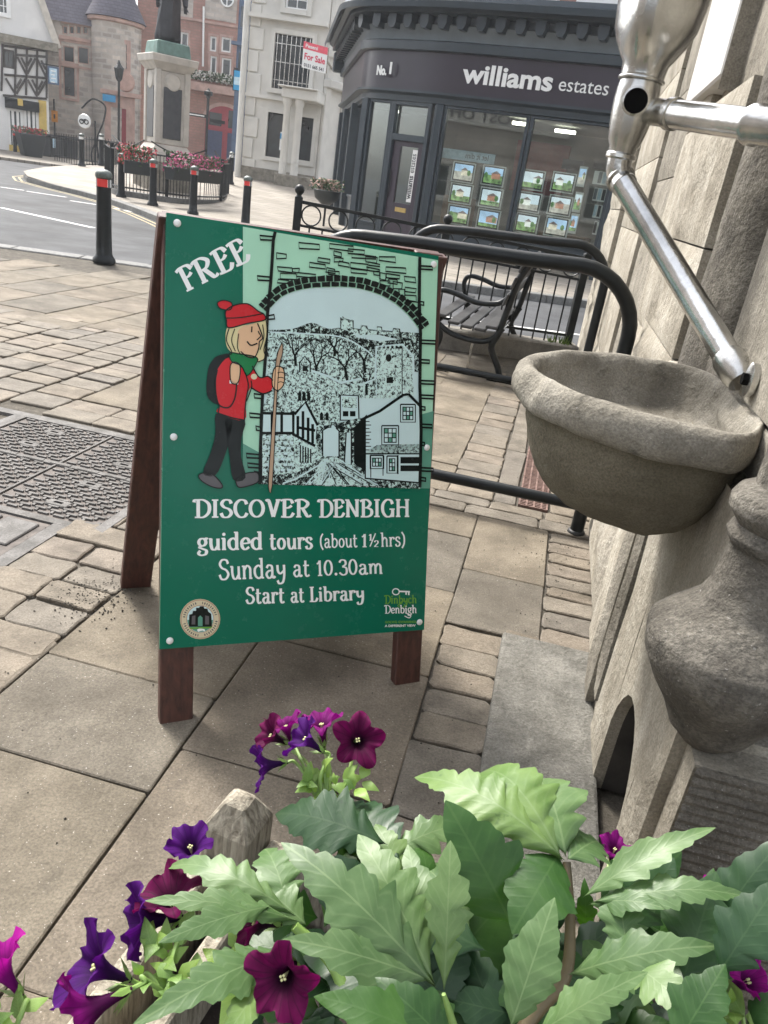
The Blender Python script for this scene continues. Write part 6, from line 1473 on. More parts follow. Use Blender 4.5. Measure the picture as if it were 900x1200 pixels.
sweep_plan([(.2, z_ft), (.24, z_ft+.02), (.24, z_ft+hz*.35), (.16, z_ft+hz*.42)], 'upper_moulding', 'shop_blue')
sweep_plan([(.16, z_ft+hz*.42), (.18, z_ft+hz*.7), (.26, z_ft+hz*.95)], 'cove_band', 'shop_lt')
sweep_plan([(.26, z_ft+hz*.95), (.2, z_den), (.2, z_cb), (.55, z_cb+.01), (.56, z_cb+.1), (.66, z_cb+.16), (.7, z_cb+.3), (.8, z_ct-.12), (.82, z_ct), (.4, z_ct+.12), (-.3, z_ct+.2)], 'cornice', 'shop_blue')
pl_len = [0]
for a, b in zip(plan, plan[1:]): pl_len.append(pl_len[-1] + (b-a).length)
def along(L):
    for i in range(len(plan)-1):
        if L <= pl_len[i+1]: f = (L-pl_len[i])/(pl_len[i+1]-pl_len[i]); t = (plan[i+1]-plan[i]).normalized(); return plan[i].lerp(plan[i+1], f), t, V((t.y, -t.x, 0))
    t = (plan[-1]-plan[-2]).normalized(); return plan[-1], t, V((t.y, -t.x, 0))
L = .3; dm = None
while L < pl_len[-1]:
    p, t, n = along(L); mb = MB(); o_ = p + n*.2 + Zv*(z_cb-.004)
    mb.prism([(-.11, 0), (.11, 0), (.11, -.16), (.06, -.26), (-.06, -.26), (-.11, -.16)], o_, t, Zv, n, .24); mb.build('dentil', M['shop_blue'], shop); L += .43
# ---- glazed fronts
def shop_window(f, u0, u1, z0, z1, name='shop_window', sub=None):
    mb = MB(); w_ = .07
    f.box(mb, (u0, u0+w_, z0, z1), -.12, 0); f.box(mb, (u1-w_, u1, z0, z1), -.12, 0); f.box(mb, (u0+w_, u1-w_, z1-w_, z1), -.12, 0); f.box(mb, (u0+w_, u1-w_, z0, z0+.06), -.12, .03)
    o = mb.build(name, M['shop_blue'], shop, bevel=.008); g = MB(); f.box(g, (u0+w_-.01, u1-w_+.01, z0+.05, z1-w_+.01), -.07, -.06); g.build('pane', M['shopglass'], o); return o
u_m = F1.uv(609, 200)[0]; u_r = F1.uv(717, 215)[0]
shop_window(F1, .08, u_m, z_sill, z_wt); shop_window(F1, u_m+.02, u_r, z_sill, z_wt)
mb = MB(); F1.box(mb, (.0, u_r+.02, -.1, z_sill), -.2, 0); F1.box(mb, (.1, u_m-.1, .08, z_sill-.08), 0, .03); F1.box(mb, (u_m+.1, u_r-.1, .08, z_sill-.08), 0, .03); mb.build('stall_riser', M['shop_blue'], shop, bevel=.01)
mb = MB(); F1.box(mb, (0, u_r+.1, -.1, .06), -.2, .06); mb.build('base_course', M['wall_grey'], shop)
mb = MB(); F1.box(mb, (u_r+.005, F1.L, -.1, z_wt), -.3, .08); mb.build('end_pilaster', M['shop_blue'], shop, bevel=.02)
mb = MB(); F1.box(mb, (-.1, .07, -.1, z_wt), -.2, .06); F2.box(mb, (F2.L-.16, F2.L-.0, -.1, z_wt), -.2, .04); mb.build('pilaster', M['shop_blue'], shop, bevel=.015)
# canted side with the door
ud0, ud1 = F2.uv(455, 200)[0], F2.uv(492, 200)[0]
zt_tr0, zt_tr1 = lv(470, 157, F2), lv(470, 123, F2); zd = lv(470, 165, F2)
dm = MB(); w_ = .1
for q in ((ud0-.12, ud0, 0, z_wt), (ud1, ud1+.1, 0, z_wt), (ud0, ud1, zt_tr1, z_wt), (ud0, ud1, zd, zt_tr0)): F2.box(dm, q, -.18, .03)
dfm = dm.build('door_frame', M['shop_blue'], shop, bevel=.01)
g = MB(); F2.box(g, (ud0, ud1, zt_tr0, zt_tr1), -.1, -.09); g.build('transom_pane', M['shopglass'], dfm)
dm = MB(); du0, du1 = ud0+.01, ud1-.01; gu0, gu1 = F2.uv(463, 205)[0], F2.uv(484, 205)[0]; gz0, gz1 = lv(468, 238, F2), lv(472, 171, F2)
for q in ((du0, gu0, .05, zd), (gu1, du1, .05, zd), (gu0, gu1, .05, gz0), (gu0, gu1, gz1, zd)): F2.box(dm, q, -.13, -.06)
dor = dm.build('door', M['doorpurple'], shop, bevel=.008)
g = MB(); F2.box(g, (gu0, gu1, gz0, gz1), -.1, -.09); g.build('door_pane', M['shopglass'], dor)
g = MB(); F2.box(g, (gu1-(gu1-gu0)*.3, gu1-.02, gz0+.05, gz1-.05), -.088, -.084); g.build('door_strip_sign', M['white'], dor)
vd = -F2.u if F2.u.cross(Zv).dot(F2.n) > 0 else F2.u
text_mesh('williams', .2, F2.pt(gu1-(gu1-gu0)*.09, gz0+.12, -.082), Zv, vd, 'txtdark', 'door_lettering', dor, .006, width=(gz1-gz0)*.42)
text_mesh('estates', .2, F2.pt(gu1-(gu1-gu0)*.09, gz0+.12+(gz1-gz0)*.46, -.082), Zv, vd, 'txtdark', 'door_lettering', dor, .002, width=(gz1-gz0)*.33)
M['brass'] = plain('brass', (.5, .36, .14), .3, .8)
g = MB(); um_ = (gu0+gu1)/2; F2.box(g, (um_-.16, um_+.16, gz0-.2, gz0-.1), -.06, -.04); g.build('letter_box', M['brass'], dor)
g = MB(); g.tube([F2.pt(du0+.06, 1.0, -.02), F2.pt(du0+.06, 1.6, -.02)], .015, 8); g.build('handle', M['iron'], dor)
mb = MB(); F2.box(mb, (ud0-.1, ud1+.1, -.1, .045), -.3, .12); mb.build('door_step', M['wall_grey'], shop)
uw0 = .12
shop_window(F2, uw0, ud0-.13, z_sill*.55, z_wt, 'side_light')
mb = MB(); F2.box(mb, (uw0, ud0-.12, -.1, z_sill*.55), -.2, 0); F2.box(mb, (-.06, uw0-.005, -.1, z_wt), -.2, .06); mb.build('stall_riser', M['shop_blue'], shop, bevel=.01)
# receding side
for a, b in ((.32, .64), (.68, .97)): shop_window(F3, F3.L*a, F3.L*b, .8, z_wt)
mb = MB(); F3.box(mb, (F3.L*.3, F3.L, -.1, .8), -.2, 0); F3.box(mb, (0, F3.L*.3, -.1, z_wt), -.2, .05); mb.build('stall_riser', M['shop_blue'], shop, bevel=.01)
for u in (.1, F3.L*.28, F3.L*.655): mb = MB(); F3.box(mb, (u, u+.25, -.1, z_wt), -.1, .15); mb.build('pilaster', M['shop_blue'], shop, bevel=.02)
mb = MB(); F3.box(mb, (-.1, .3, z_ft+.1, z_ct-.2), -.2, .5); mb.build('end_console', M['shop_blue'], shop, bevel=.04)
# upper storey in brick, set back
up = offs(plan, -.12); mb = MB(); a = mb.ring([p + Zv*(z_ct-.3) for p in up]); b = mb.ring([p + Zv*11 for p in up]); mb.skin(a, b, closed=False); mb.build('upper_wall', M['redbrick'], shop)
for (u0, u1) in ((1.0, 2.0), (2.8, 4.2)):
    q = (u0, u1, z_ct+.5, z_ct+2.4); mb = MB(); F1.box(mb, (u0-.2, u1+.2, z_ct+.18, z_ct+.42), -.2, .08); mb.build('window_sill', M['white'], shop); 
    mb = MB(); F1.box(mb, q, -.2, -.1); w__ = mb.build('upper_window', M['white'], shop); mb = MB(); F1.box(mb, (u0+.1, u1-.1, q[2]+.1, q[3]-.1), -.11, -.09); mb.build('pane', M['paneback'], w__)
for k in range(4):
    mb = MB(); F3.box(mb, (F3.L*(.1+.22*k), F3.L*(.1+.22*k)+.35, z_ct+.2, 11), -.2, .06); mb.build('white_pier', M['white'], shop)
# inside of the shop
ins = MB(); pc = (Ap + Bp + Dp)/3; back1 = F1.pt(F1.L, 0, -5); back2 = F1.pt(-1.5, 0, -5)
ins.poly([Bp + Zv*.02 - F1.n*.2, Ap + Zv*.02 - F1.n*.2, back1 + Zv*.02, back2 + Zv*.02, F3.pt(F3.L*.3, .02, -.2), Dp + Zv*.02 - F2.n*.2]); ins.build('shop_floor', M['roomfloor'], shop)
ins = MB(); ins.poly([back1, back2, back2 + Zv*(z_wt+.2), back1 + Zv*(z_wt+.2)]); ins.poly([back1, Ap - F1.n*.3, Ap - F1.n*.3 + Zv*(z_wt+.2), back1 + Zv*(z_wt+.2)]); ins.poly([back2, F3.pt(F3.L*.3, 0, -.2), F3.pt(F3.L*.3, z_wt+.2, -.2), back2 + Zv*(z_wt+.2)]); ins.build('room_wall', M['room'], shop)
ins = MB(); ins.poly([Bp + Zv*(z_wt+.1), Ap + Zv*(z_wt+.1), back1 + Zv*(z_wt+.1), back2 + Zv*(z_wt+.1), F3.pt(F3.L*.3, z_wt+.1), Dp + Zv*(z_wt+.1)]); ins.build('room_ceiling', M['room'], shop)
for u, d in ((1.0, -2.2), (1.9, -2.9)): mb = MB(); F1.box(mb, (u, u+.5, z_wt-.05, z_wt+.02), d-.12, d); mb.build('ceiling_light', M['lamp'], shop)
mb = MB(); F1.box(mb, (.4, 1.9, 1.6, 2.9), -4.95, -4.85); mb.build('red_wall_panel', M['roomred'], shop)
mb = MB(); F1.box(mb, (.15, .75, .02, 1.25), -1.3, -.6); F1.box(mb, (2.2, 3.4, .02, .75), -2.9, -2.2); mb.build('counter', M['desk'], shop, bevel=.01)
# poster band across the first pane
mb = MB(); q = F1.rect(510, 176, 578, 188); F1.box(mb, q, -.16, -.15); mb.build('frosted_band', M['signpale'], shop)
text_mesh('let it dim', (q[3]-q[2])*.8, F1.pt(q[0]+(q[1]-q[0])*.9, q[2]+.06, -.148), -F1.u, Zv, 'shop_lt', 'band_lettering', shop, .002, width=(q[1]-q[0])*.4)
# ---- lettering of the fascia
def fascia_text(s, x0, y0, x1, y1, h, f, mat, bold, name, d):
    p = on(x0, y0, f.pt(0, 0, d), f.n); q = on(x1, y1, f.pt(0, 0, d), f.n); u = q-p; u.z = 0; W_ = u.length; u.normalize()
    hh = h/F_PX*(p-EYEP).dot(fw)
    return text_mesh(s, hh/.73, p + f.n*.004, u, Zv, mat, name, fas, bold, .006, width=None if s == '1' else W_)
fascia_text('williams', 542, 96, 648, 105, 20, F1, 'white', .015, 'fascia_lettering', .135)
fascia_text('estates', 653, 106, 711, 112, 15.5, F1, 'white', .0, 'fascia_lettering', .135)
fascia_text('No.', 441, 87, 452.5, 86.5, 9.5, F2, 'white', .012, 'fascia_lettering', .24)
fascia_text('1', 454, 86, 458.5, 85.7, 12, F2, 'white', .012, 'fascia_lettering', .24)
# ---- property cards hung in the panes
def lit(name, col, var=.4, sc=8, e=.32):
    m = plain(name, col, .4, 0, var, sc); nt = m.node_tree; b = nt.nodes['Principled BSDF']; src = b.inputs['Base Color'].links[0].from_socket
    nt.links.new(src, b.inputs['Emission Color']); b.inputs['Emission Strength'].default_value = e; return m     # backlit display panels
M['ph_sky'] = lit('card_sky', (.36, .53, .78), .35, 3); M['ph_pale'] = lit('card_pale_sky', (.62, .7, .78), .2, 3); M['ph_green'] = lit('card_lawn', (.13, .22, .08), .9, 12); M['ph_drive'] = lit('card_drive', (.4, .37, .33), .4, 12)
M['ph_house'] = lit('card_house', (.6, .52, .42), .5, 8); M['ph_white'] = lit('card_white_house', (.75, .74, .72), .2, 8); M['ph_brick'] = lit('card_brick_house', (.4, .19, .13), .4, 12); M['ph_roof'] = lit('card_roof', (.15, .11, .11), .4, 9); M['ph_tree'] = lit('card_tree', (.06, .15, .04), .7, 14)
rr3 = random.Random(12)
def card(px_, py_, wpx, hpx, label, d=-.22, port=False):
    c = on(px_, py_, F1.pt(0, 0, d), F1.n); k = (c-EYEP).dot(fw)/F_PX; w2, h2 = wpx*k/2*1.05, hpx*k/2
    u_, v_ = (c-F1.P).dot(F1.u), c.z
    t = thing('property_card', label, 'window card', F1.pt(u_, v_, d), 'framed property cards in the shop window')
    m0 = MB(); F1.box(m0, (u_-w2, u_+w2, v_-h2, v_+h2), d-.02, d); m0.build('card_frame', M['alu'], t)
    m1 = MB(); F1.box(m1, (u_-w2*.9, u_+w2*.9, v_-h2*.88, v_+h2*.88), d, d+.003); m1.build('card_mount', M['iron_dull' if not port else 'white'], t)
    m1 = MB(); F1.box(m1, (u_-w2*.8, u_+w2*.8, v_-h2*.74, v_+h2*.76), d+.003, d+.005); ph = m1.build('photo', rr3.choice([M['ph_sky'], M['ph_sky'], M['ph_pale']]), t)
    m2 = MB(); F1.box(m2, (u_-w2*.8, u_+w2*.8, v_-h2*.74, v_-h2*rr3.uniform(-.25, .45)), d+.005, d+.0065); m2.build('photo_lawn', rr3.choice([M['ph_green'], M['ph_green'], M['ph_drive']]), ph)
    a_ = rr3.uniform(-.7, .1); b_ = a_ + rr3.uniform(.5, .95); m3 = MB(); F1.box(m3, (u_+w2*a_, u_+w2*b_, v_-h2*.3, v_+h2*.2), d+.0065, d+.008); m3.build('photo_house', rr3.choice([M['ph_house'], M['ph_white'], M['ph_brick']]), ph)
    m4 = MB(); m4.prism([(u_+w2*(a_-.06), v_+h2*.2), (u_+w2*(b_+.06), v_+h2*.2), (u_+w2*(a_+b_)/2, v_+h2*.5)], F1.pt(0, 0, d+.0065), F1.u, Zv, F1.n, .002); m4.build('photo_roof', M['ph_roof'], ph)
    if True:
        m5 = MB(); tx_ = rr3.choice([-.62, .5]); m5.prism([(u_+w2*(tx_+.17*math.cos(k*.9)), v_+h2*(.0+.3*math.sin(k*.9))) for k in range(7)], F1.pt(0, 0, d+.008), F1.u, Zv, F1.n, .002); m5.build('photo_tree', M['ph_tree'], ph)
rows_ = ('top row', 'second row', 'third row', 'bottom row')
for r_, ((x1_, y1_), (x2_, y2_)) in enumerate((((543, 202), (578, 206)), ((540, 227), (575, 232)), ((537, 252), (572, 257)), ((534, 277), (569, 282)))):
    card(x1_, y1_, 27, 22, 'framed house card, %s, first column right of the shop door' % rows_[r_]); card(x2_, y2_, 27, 22, 'framed house card, %s, second column right of the shop door' % rows_[r_])
for r_, ((x1_, y1_), (x2_, y2_)) in enumerate((((624, 211), (660, 214)), ((620, 237), (656, 241)), ((617, 262), (652, 266)))):
    card(x1_, y1_, 27, 22, 'framed house card, %s, first column of the right hand pane' % rows_[r_]); card(x2_, y2_, 27, 22, 'framed house card, %s, second column of the right hand pane' % rows_[r_])
for x_, y_, l_ in ((682, 207, 'uppermost'), (677, 237, 'middle'), (672, 262, 'lowest')): card(x_, y_, 9, 22, 'narrow upright card, %s of the three beside the leaflet rack' % l_, port=True)
rk = thing('leaflet_rack', 'clear leaflet rack at the right end of the shop window', 'rack', F1.pt(u_r-.5, .6, -.3))
for k in range(4):
    q = F1.rect(692, 200+20*k-2*0, 714-2*k, 216+20*k); mb = MB(); F1.box(mb, q, -.32, -.28); mb.build('rack_tray', M['alu'], rk)
    for j in range(4): mb = MB(); w4 = (q[1]-q[0])/4; F1.box(mb, (q[0]+w4*(j+.1), q[0]+w4*(j+.85), q[2]+.03, q[3]-.01), -.28, -.27); mb.build('leaflet', M[('white', 'shop_lt', 'signpale', 'iron_dull')[(j+k) % 4]], rk)
for x0_, x1_ in ((655, 680), (692, 716)):
    q = F1.rect(x0_, 186, x1_, 198); t = MB(); F1.box(t, q, -.3, -.28); o = t.build('hanging_sign', M['iron_dull']); tag(o, 'small dark hanging panel above the %s' % ('house cards of the right pane' if x0_ == 655 else 'leaflet rack'), 'sign')
# hanging basket by the side window
hb = thing('hanging_basket', 'flower basket of dusky blooms at the left corner of the shop', 'flower basket', F3.pt(.6, 1.0, .7))
hp = on(383, 226, F2.pt(-1.5, 0, 0), V((0, 1, 0))); hbz = hp
MB().lathe([(.1, -.3), (.3, -.15), (.36, .05), (.35, .06)], 14, hbz).build('basket', M['trough'], hb, smooth=60)
g, f = tuft('x', None, hbz + V((-.25, 0, .05)), hbz + V((.25, 0, .05)), .28, 500, None, .25, 33, .05); stuff(g.build('foliage', M['leafdark'], hb)); stuff(f.build('blossom', M['redstone'], hb))
MB().tube([hbz - Zv*.3, V((hbz.x, hbz.y, 0))], .03, 8).build('stand', M['iron_far'], hb)

# ------------------------------------------------ the building across the street that the panes mirror
c0 = F1.rect(505, 130, 600, 138); mid_ = F1.pt((c0[0]+c0[1])/2, (c0[2]+c0[3])/2); di = (mid_-EYEP).normalized(); rf = di - F1.n*2*di.dot(F1.n)
Q = mid_ + rf*24; rh = V((rf.x, rf.y, 0)).normalized(); ou = V((rh.y, -rh.x, 0))
opp = Fac2(V((Q.x, Q.y, 0)) - ou*9, V((Q.x, Q.y, 0)) + ou*9)
if opp.n.dot(rh) > 0: opp.n = -opp.n
ter = thing('stone_terrace', 'pale gabled stone building mirrored in the panes of the corner shop', 'building', opp.pt(opp.L/2, 0))
zq = Q.z; wins = [(1.2+2.8*k, 2.5+2.8*k, z0, z1) for k in range(6) for z0, z1 in ((.9, 2.5), (zq+1.0, zq+2.6))]
opp.wall('wall', 'rubble', ter, (0, opp.L, -.3, zq+3.4), wins)
for w_ in wins: opp.window(ter, w_, 2, 2, 'white', .08); surround(opp, ter, w_, .16, 'stucco', .06)
for k in range(3): MB().prism([(6*k+.3, zq+3.3), (6*k+5.7, zq+3.3), (6*k+3, zq+6.6)], opp.pt(0, 0, .05), opp.u, Zv, opp.n, -.4).build('gable', M['rubble'], ter)
MB().vbox(opp.pt(0, zq+3.3, -.6), opp.u*opp.L, -opp.n*6, Zv*1.8).build('roof', M['slate'], ter)
mb = MB(); opp.box(mb, (4, 14, zq-.45, zq+.45), 0, .12); mb.build('shop_fascia', M['stucco'], ter)
ru = opp.u if opp.u.cross(Zv).dot(opp.n) > 0 else -opp.u
text_mesh('POST OFFICE', .62, opp.pt(9, zq-.22, .13) - ru*2.4, ru, Zv, 'txtdark', 'fascia_lettering', ter, .01, width=4.8)
# ================================================================== FOREGROUND PLANTER
PZ = .56
pp = gz(277, 985, PZ)                                  # corner post axis at rim height
q_ = gz(118, 1195, PZ); pe1 = (q_ - pp); pe1.z = 0; pe1.normalize(); pe2 = V((-pe1.y, pe1.x, 0))
if pe2.x < 0: pe2 = -pe2
plt = thing('wooden_planter', 'weathered grey timber planter box with pointed corner posts in the foreground', 'planter', V((pp.x, pp.y, 0)))
LA, LB = .62, 1.15
def pw(a, b, z): return V((pp.x, pp.y, 0)) + pe1*a + pe2*b + V((0, 0, z))
for a, b in ((0, 0), (LA, 0), (0, LB), (LA, LB)):
    h = .036; mb = MB(); rings = []
    for hh, z in ((h, 0), (h, PZ+.035), (h*.98, PZ+.04), (h*.45, PZ+.075), (.006, PZ+.082)):
        rings.append(mb.ring([pw(a+hh*x, b+hh*y, z) for x, y in ((-1, -1), (1, -1), (1, 1), (-1, 1))]))
    for r1, r2 in zip(rings, rings[1:]): mb.skin(r1, r2)
    mb.f.append(rings[0][::-1]); mb.f.append(rings[-1]); mb.build('corner_post', M['wood_grey'], plt, bevel=.003)
zs = [.03, .2, .37, PZ]
for z0, z1 in zip(zs, zs[1:]):
    for (a0, a1, b0, b1) in ((.04, LA-.04, -.03, -.004), (.04, LA-.04, LB+.004, LB+.03), (-.03, -.004, .04, LB-.04), (LA+.004, LA+.03, .04, LB-.04)):
        MB().vbox(pw(a0, b0, z0+.002), pe1*(a1-a0), pe2*(b1-b0), V((0, 0, z1-z0-.004))).build('side_board', M['wood_grey'], plt, bevel=.003)
MB().vbox(pw(.05, .045, PZ-.2), pe1*(LA-.1), pe2*.022, V((0, 0, .205))).build('inner_batten', M['wood_grey'], plt, bevel=.003)
M['soil'] = plain('dark_soil', (.022, .016, .012), .95, 0, .5, 30, .8, 60)
MB().poly([pw(.01, .01, PZ-.09), pw(LA-.01, .01, PZ-.09), pw(LA-.01, LB-.01, PZ-.09), pw(.01, LB-.01, PZ-.09)][::-1]).build('soil', M['soil'], plt)
# ------------------------------------------------ leaves
def leaf_mat(name, c1, c2, vein, trans, rough=.42):
    m, nt, b, v = base_mat(name)
    uvn = nt.nodes.new('ShaderNodeUVMap'); sep = nt.nodes.new('ShaderNodeSeparateXYZ'); nt.links.new(uvn.outputs[0], sep.inputs[0])
    def math_(op, a, bb=None, c=None):
        n = nt.nodes.new('ShaderNodeMath'); n.operation = op
        for i, x in enumerate((a, bb, c)):
            if x is None: continue
            if isinstance(x, (int, float)): n.inputs[i].default_value = x
            else: nt.links.new(x, n.inputs[i])
        return n.outputs[0]
    av = math_('ABSOLUTE', math_('SUBTRACT', sep.outputs[1], .5))
    n1 = noise_n(nt, v, 26, 5, .6)
    ph = math_('ADD', math_('MULTIPLY', math_('SUBTRACT', sep.outputs[0], math_('MULTIPLY', av, .45)), 30.0), math_('MULTIPLY', n1, .9))
    vw = math_('POWER', math_('ABSOLUTE', math_('COSINE', ph)), 14.0)
    rib = math_('LESS_THAN', av, .014)
    col = ramp(nt, n1, [(.3, c1), (.7, c2)])
    oi = nt.nodes.new('ShaderNodeObjectInfo')
    col = mixc(nt, 1.0, col, ramp(nt, oi.outputs['Random'], [(0, (.66, .74, .7)), (.35, (.9, .95, .9)), (.7, (1.02, 1.02, .95)), (1, (1.15, 1.16, .78))]), 'MULTIPLY')
    sp_ = ramp(nt, noise_n(nt, v, 90, 3, .6), [(.66, (0, 0, 0)), (.74, (.45,)*3)]); col = mixc(nt, sp_, col, tuple(x*.5 for x in c1))
    f = math_('MAXIMUM', math_('MULTIPLY', vw, .16), math_('MULTIPLY', rib, .4))
    col = mixc(nt, f, col, vein)
    nt.links.new(col, b.inputs['Base Color']); b.inputs['Roughness'].default_value = rough; b.inputs['Specular IOR Level'].default_value = .45
    hgt = math_('ADD', math_('MULTIPLY', f, -1.0), math_('MULTIPLY', n1, .9)); bump(nt, b, hgt, .16, .003)
    tr = nt.nodes.new('ShaderNodeBsdfTranslucent'); nt.links.new(mixc(nt, 1.0, col, (1.0, 1.15, .35), 'MULTIPLY'), tr.inputs[0])
    mx = nt.nodes.new('ShaderNodeMixShader'); mx.inputs[0].default_value = trans
    nt.links.new(b.outputs[0], mx.inputs[1]); nt.links.new(tr.outputs[0], mx.inputs[2]); nt.links.new(mx.outputs[0], nt.nodes['Material Output'].inputs[0]); return m
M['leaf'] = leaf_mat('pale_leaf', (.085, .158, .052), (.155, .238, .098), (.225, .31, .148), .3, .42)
M['leaf_dark'] = leaf_mat('deep_green_shaded_leaf', (.014, .046, .017), (.028, .07, .026), (.05, .095, .04), .2)  # deep green, also used to paint shade into the lower leaves
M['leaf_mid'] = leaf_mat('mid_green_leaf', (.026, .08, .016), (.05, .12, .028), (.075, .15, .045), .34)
M['stem_green'] = plain('stem_green', (.2, .32, .08), .5, 0, .2, 30); M['stem_brown'] = plain('stem_brown', (.1, .075, .035), .5, 0, .4, 20)
def make_leaf(base, tip, nrm, wid, mat, parent, lobes=5, depth=.3, arch=.12, fold=.25, side=0.0, teeth=2, seed=0, name='leaf', pos=.38, petiole=None):
    rr = random.Random(seed*13+1); base = V(base); tip = V(tip); d = tip-base; L = d.length; ax = d.normalized()
    n = (V(nrm) - ax*V(nrm).dot(ax)).normalized(); b = n.cross(ax); tipd = rr.uniform(-.1, .5); NT = lobes*12+1; mb = MB(); uv = []
    rows = []
    for i in range(NT):
        t = i/(NT-1)
        c = base + d*t + n*(arch*L*4*t*(1-t) - L*tipd*max(0, t-.55)**2)  + b*(side*L*math.sin(math.pi*t)*.5)
        # outline: widest near pos, tapering to the tip
        w = (t/pos)**.62 if t < pos else ((1-t)/(1-pos))**.85
        w = max(.012, w)*wid*L*1.12
        sgn_ = []
        for sd in (0, 1):
            ph = (t*lobes + .15*sd ) % 1.0
            saw = (ph/.82)**.75 if ph < .82 else ((1-ph)/.18)**.7
            ph2 = (t*lobes*teeth) % 1.0; saw2 = (ph2/.7) if ph2 < .7 else (1-ph2)/.3
            lim = min(1, (1-t)*4)*min(1, t*5)
            sgn_.append(1 - depth*(1-saw)*lim - depth*.28*(1-saw2)*lim)
        row = []; 
        for k, f in enumerate((-1, -.55, 0, .55, 1)):
            ww = w*abs(f)*(sgn_[0] if f < 0 else sgn_[1]) ; sg = (f > 0) - (f < 0)
            fwd = ax*(.16*L*abs(f)*depth*2*(1-t)) if f else V()
            wave = (.09*w*math.sin(t*5.1 + seed*1.7 + (1.5 if f > 0 else 0)) + .03*w*math.sin(t*lobes*6.28))*abs(f)
            row.append(c + b*(ww*sg)*math.cos(fold*abs(f)) + n*(ww*math.sin(fold)*(1 if fold > 0 else 1)*abs(f)*.8*(1 if fold >= 0 else 1) - ww*abs(f)*abs(f)*.25 + wave) + fwd)
            uv.append((t, .5 + f*.5*(w/(wid*L))))
        rows.append(mb.ring(row))
    for r1, r2 in zip(rows, rows[1:]): mb.skin(r1, r2, closed=False)
    o = mb.build(name, M[mat], parent, smooth=80)
    me = o.data; ul = me.uv_layers.new(name='UVMap'); idx = [0]*len(me.loops); me.loops.foreach_get('vertex_index', idx)
    flat = []
    for i in idx: flat += uv[i]
    ul.data.foreach_set('uv', flat)
    if petiole is not None:
        p = V(petiole); MB().tube(bez([p, p.lerp(base, .5) + V((0, 0, .01)), base, base + d*.5 + n*(arch*L)*1.0 - n*.002, tip.lerp(base, .1)], 5), [.0045]*10 + [.003]*5 + [.0018]*6, 6).build('leaf_stalk', M['stem_green'], o, smooth=60)
    return o
dah = thing('leafy_plant', 'large leafy plant with broad pale toothed leaves filling the planter', 'plant', pw(.3, .5, PZ-.09))
# main stems
hub = far(662, 1145, .84); root = pw(.35, .62, PZ-.1)
def stem(pts, r0, r1, mat, parent, name='stem'):
    P = bez(pts, 6); MB().tube(P, [r0 + (r1-r0)*k/(len(P)-1) for k in range(len(P))], 8).build(name, M[mat], parent, smooth=60)
nodeT = far(664, 1010, .84)
stem([far(560, 1290, .86), far(625, 1190, .85), hub, far(668, 1080, .84), nodeT], .008, .004, 'stem_brown', dah)
hub2 = far(520, 1165, .80); stem([far(540, 1300, .86), far(535, 1220, .83), hub2], .007, .002, 'stem_green', dah)
hub3 = far(345, 1085, .84); stem([far(430, 1260, .88), far(395, 1140, .86), hub3], .007, .005, 'stem_green', dah)
toC_ = lambda p: (EYEP - V(p)).normalized()
def lf(b, bd, t, td, wid, up=.7, cam_=.6, mat='leaf', lean=0.0, **k):
    B_ = far(*b, bd); T__ = far(*t, td); n = Zv*up + toC_((B_+T__)/2)*cam_ + V((lean, 0, 0)); lf.i += 1
    return make_leaf(B_, T__, n, wid, mat, dah, seed=lf.i, **k)
lf.i = 0
# crown leaf at the top, three lobes
lf((662, 1008), .83, (486, 912), .90, .21, .8, .5, lobes=6, depth=.38, arch=.18, fold=.3)
lf((660, 1010), .83, (560, 900), .92, .30, .85, .45, lobes=5, depth=.34, arch=.22, fold=.2)
lf((664, 1006), .83, (622, 912), .93, .34, .9, .4, lobes=4, depth=.36, arch=.2)
lf((664, 1008), .83, (705, 985), .9, .4, .8, .5, lobes=4, depth=.4, arch=.1)
# broad hanging leaf under it
lf((655, 1000), .84, (600, 1095), .80, .42, .25, 1.0, 'leaf_mid', lobes=4, depth=.18, arch=.1, pos=.45)
lf((600, 1085), .83, (522, 938), .80, .36, .3, 1.0, 'leaf_mid', lobes=4, depth=.22, arch=.1)
# spears to the right
lf((682, 1052), .82, (838, 967), .84, .15, .95, .15, lobes=5, depth=.3, arch=.06, fold=.5)
lf((690, 1058), .82, (884, 1046), .83, .13, .8, .5, lobes=6, depth=.36, arch=.1)
lf((690, 1060), .83, (780, 1062), .80, .2, .8, .5, lobes=4, depth=.3, arch=.1)
# centre spear and left hand leaf
lf((520, 1165), .80, (528, 985), .78, .2, .35, 1.0, 'leaf', lobes=4, depth=.42, arch=.06, pos=.55)
lf((512, 1158), .80, (330, 985), .80, .20, .6, .8, lobes=5, depth=.38, arch=.12)
lf((510, 1155), .80, (420, 975), .82, .23, .5, .9, lobes=5, depth=.38, arch=.12, pos=.5)
lf((508, 1150), .80, (335, 1098), .76, .2, .5, .9, lobes=4, depth=.35, arch=.08)
lf((500, 1135), .80, (478, 990), .84, .24, .6, .8, lobes=4, depth=.36, arch=.1)
# lower front spears
lf((598, 1205), .76, (650, 1052), .75, .24, .3, 1.0, lobes=5, depth=.16, arch=.08, pos=.45)
lf((625, 1215), .74, (758, 1138), .72, .19, .6, .8, lobes=5, depth=.3, arch=.08)
lf((520, 1225), .74, (370, 1165), .72, .24, .6, .8, 'leaf_mid', lobes=4, depth=.2, arch=.1)
lf((530, 1230), .74, (440, 1145), .73, .3, .6, .8, 'leaf_mid', lobes=4, depth=.2, arch=.1)
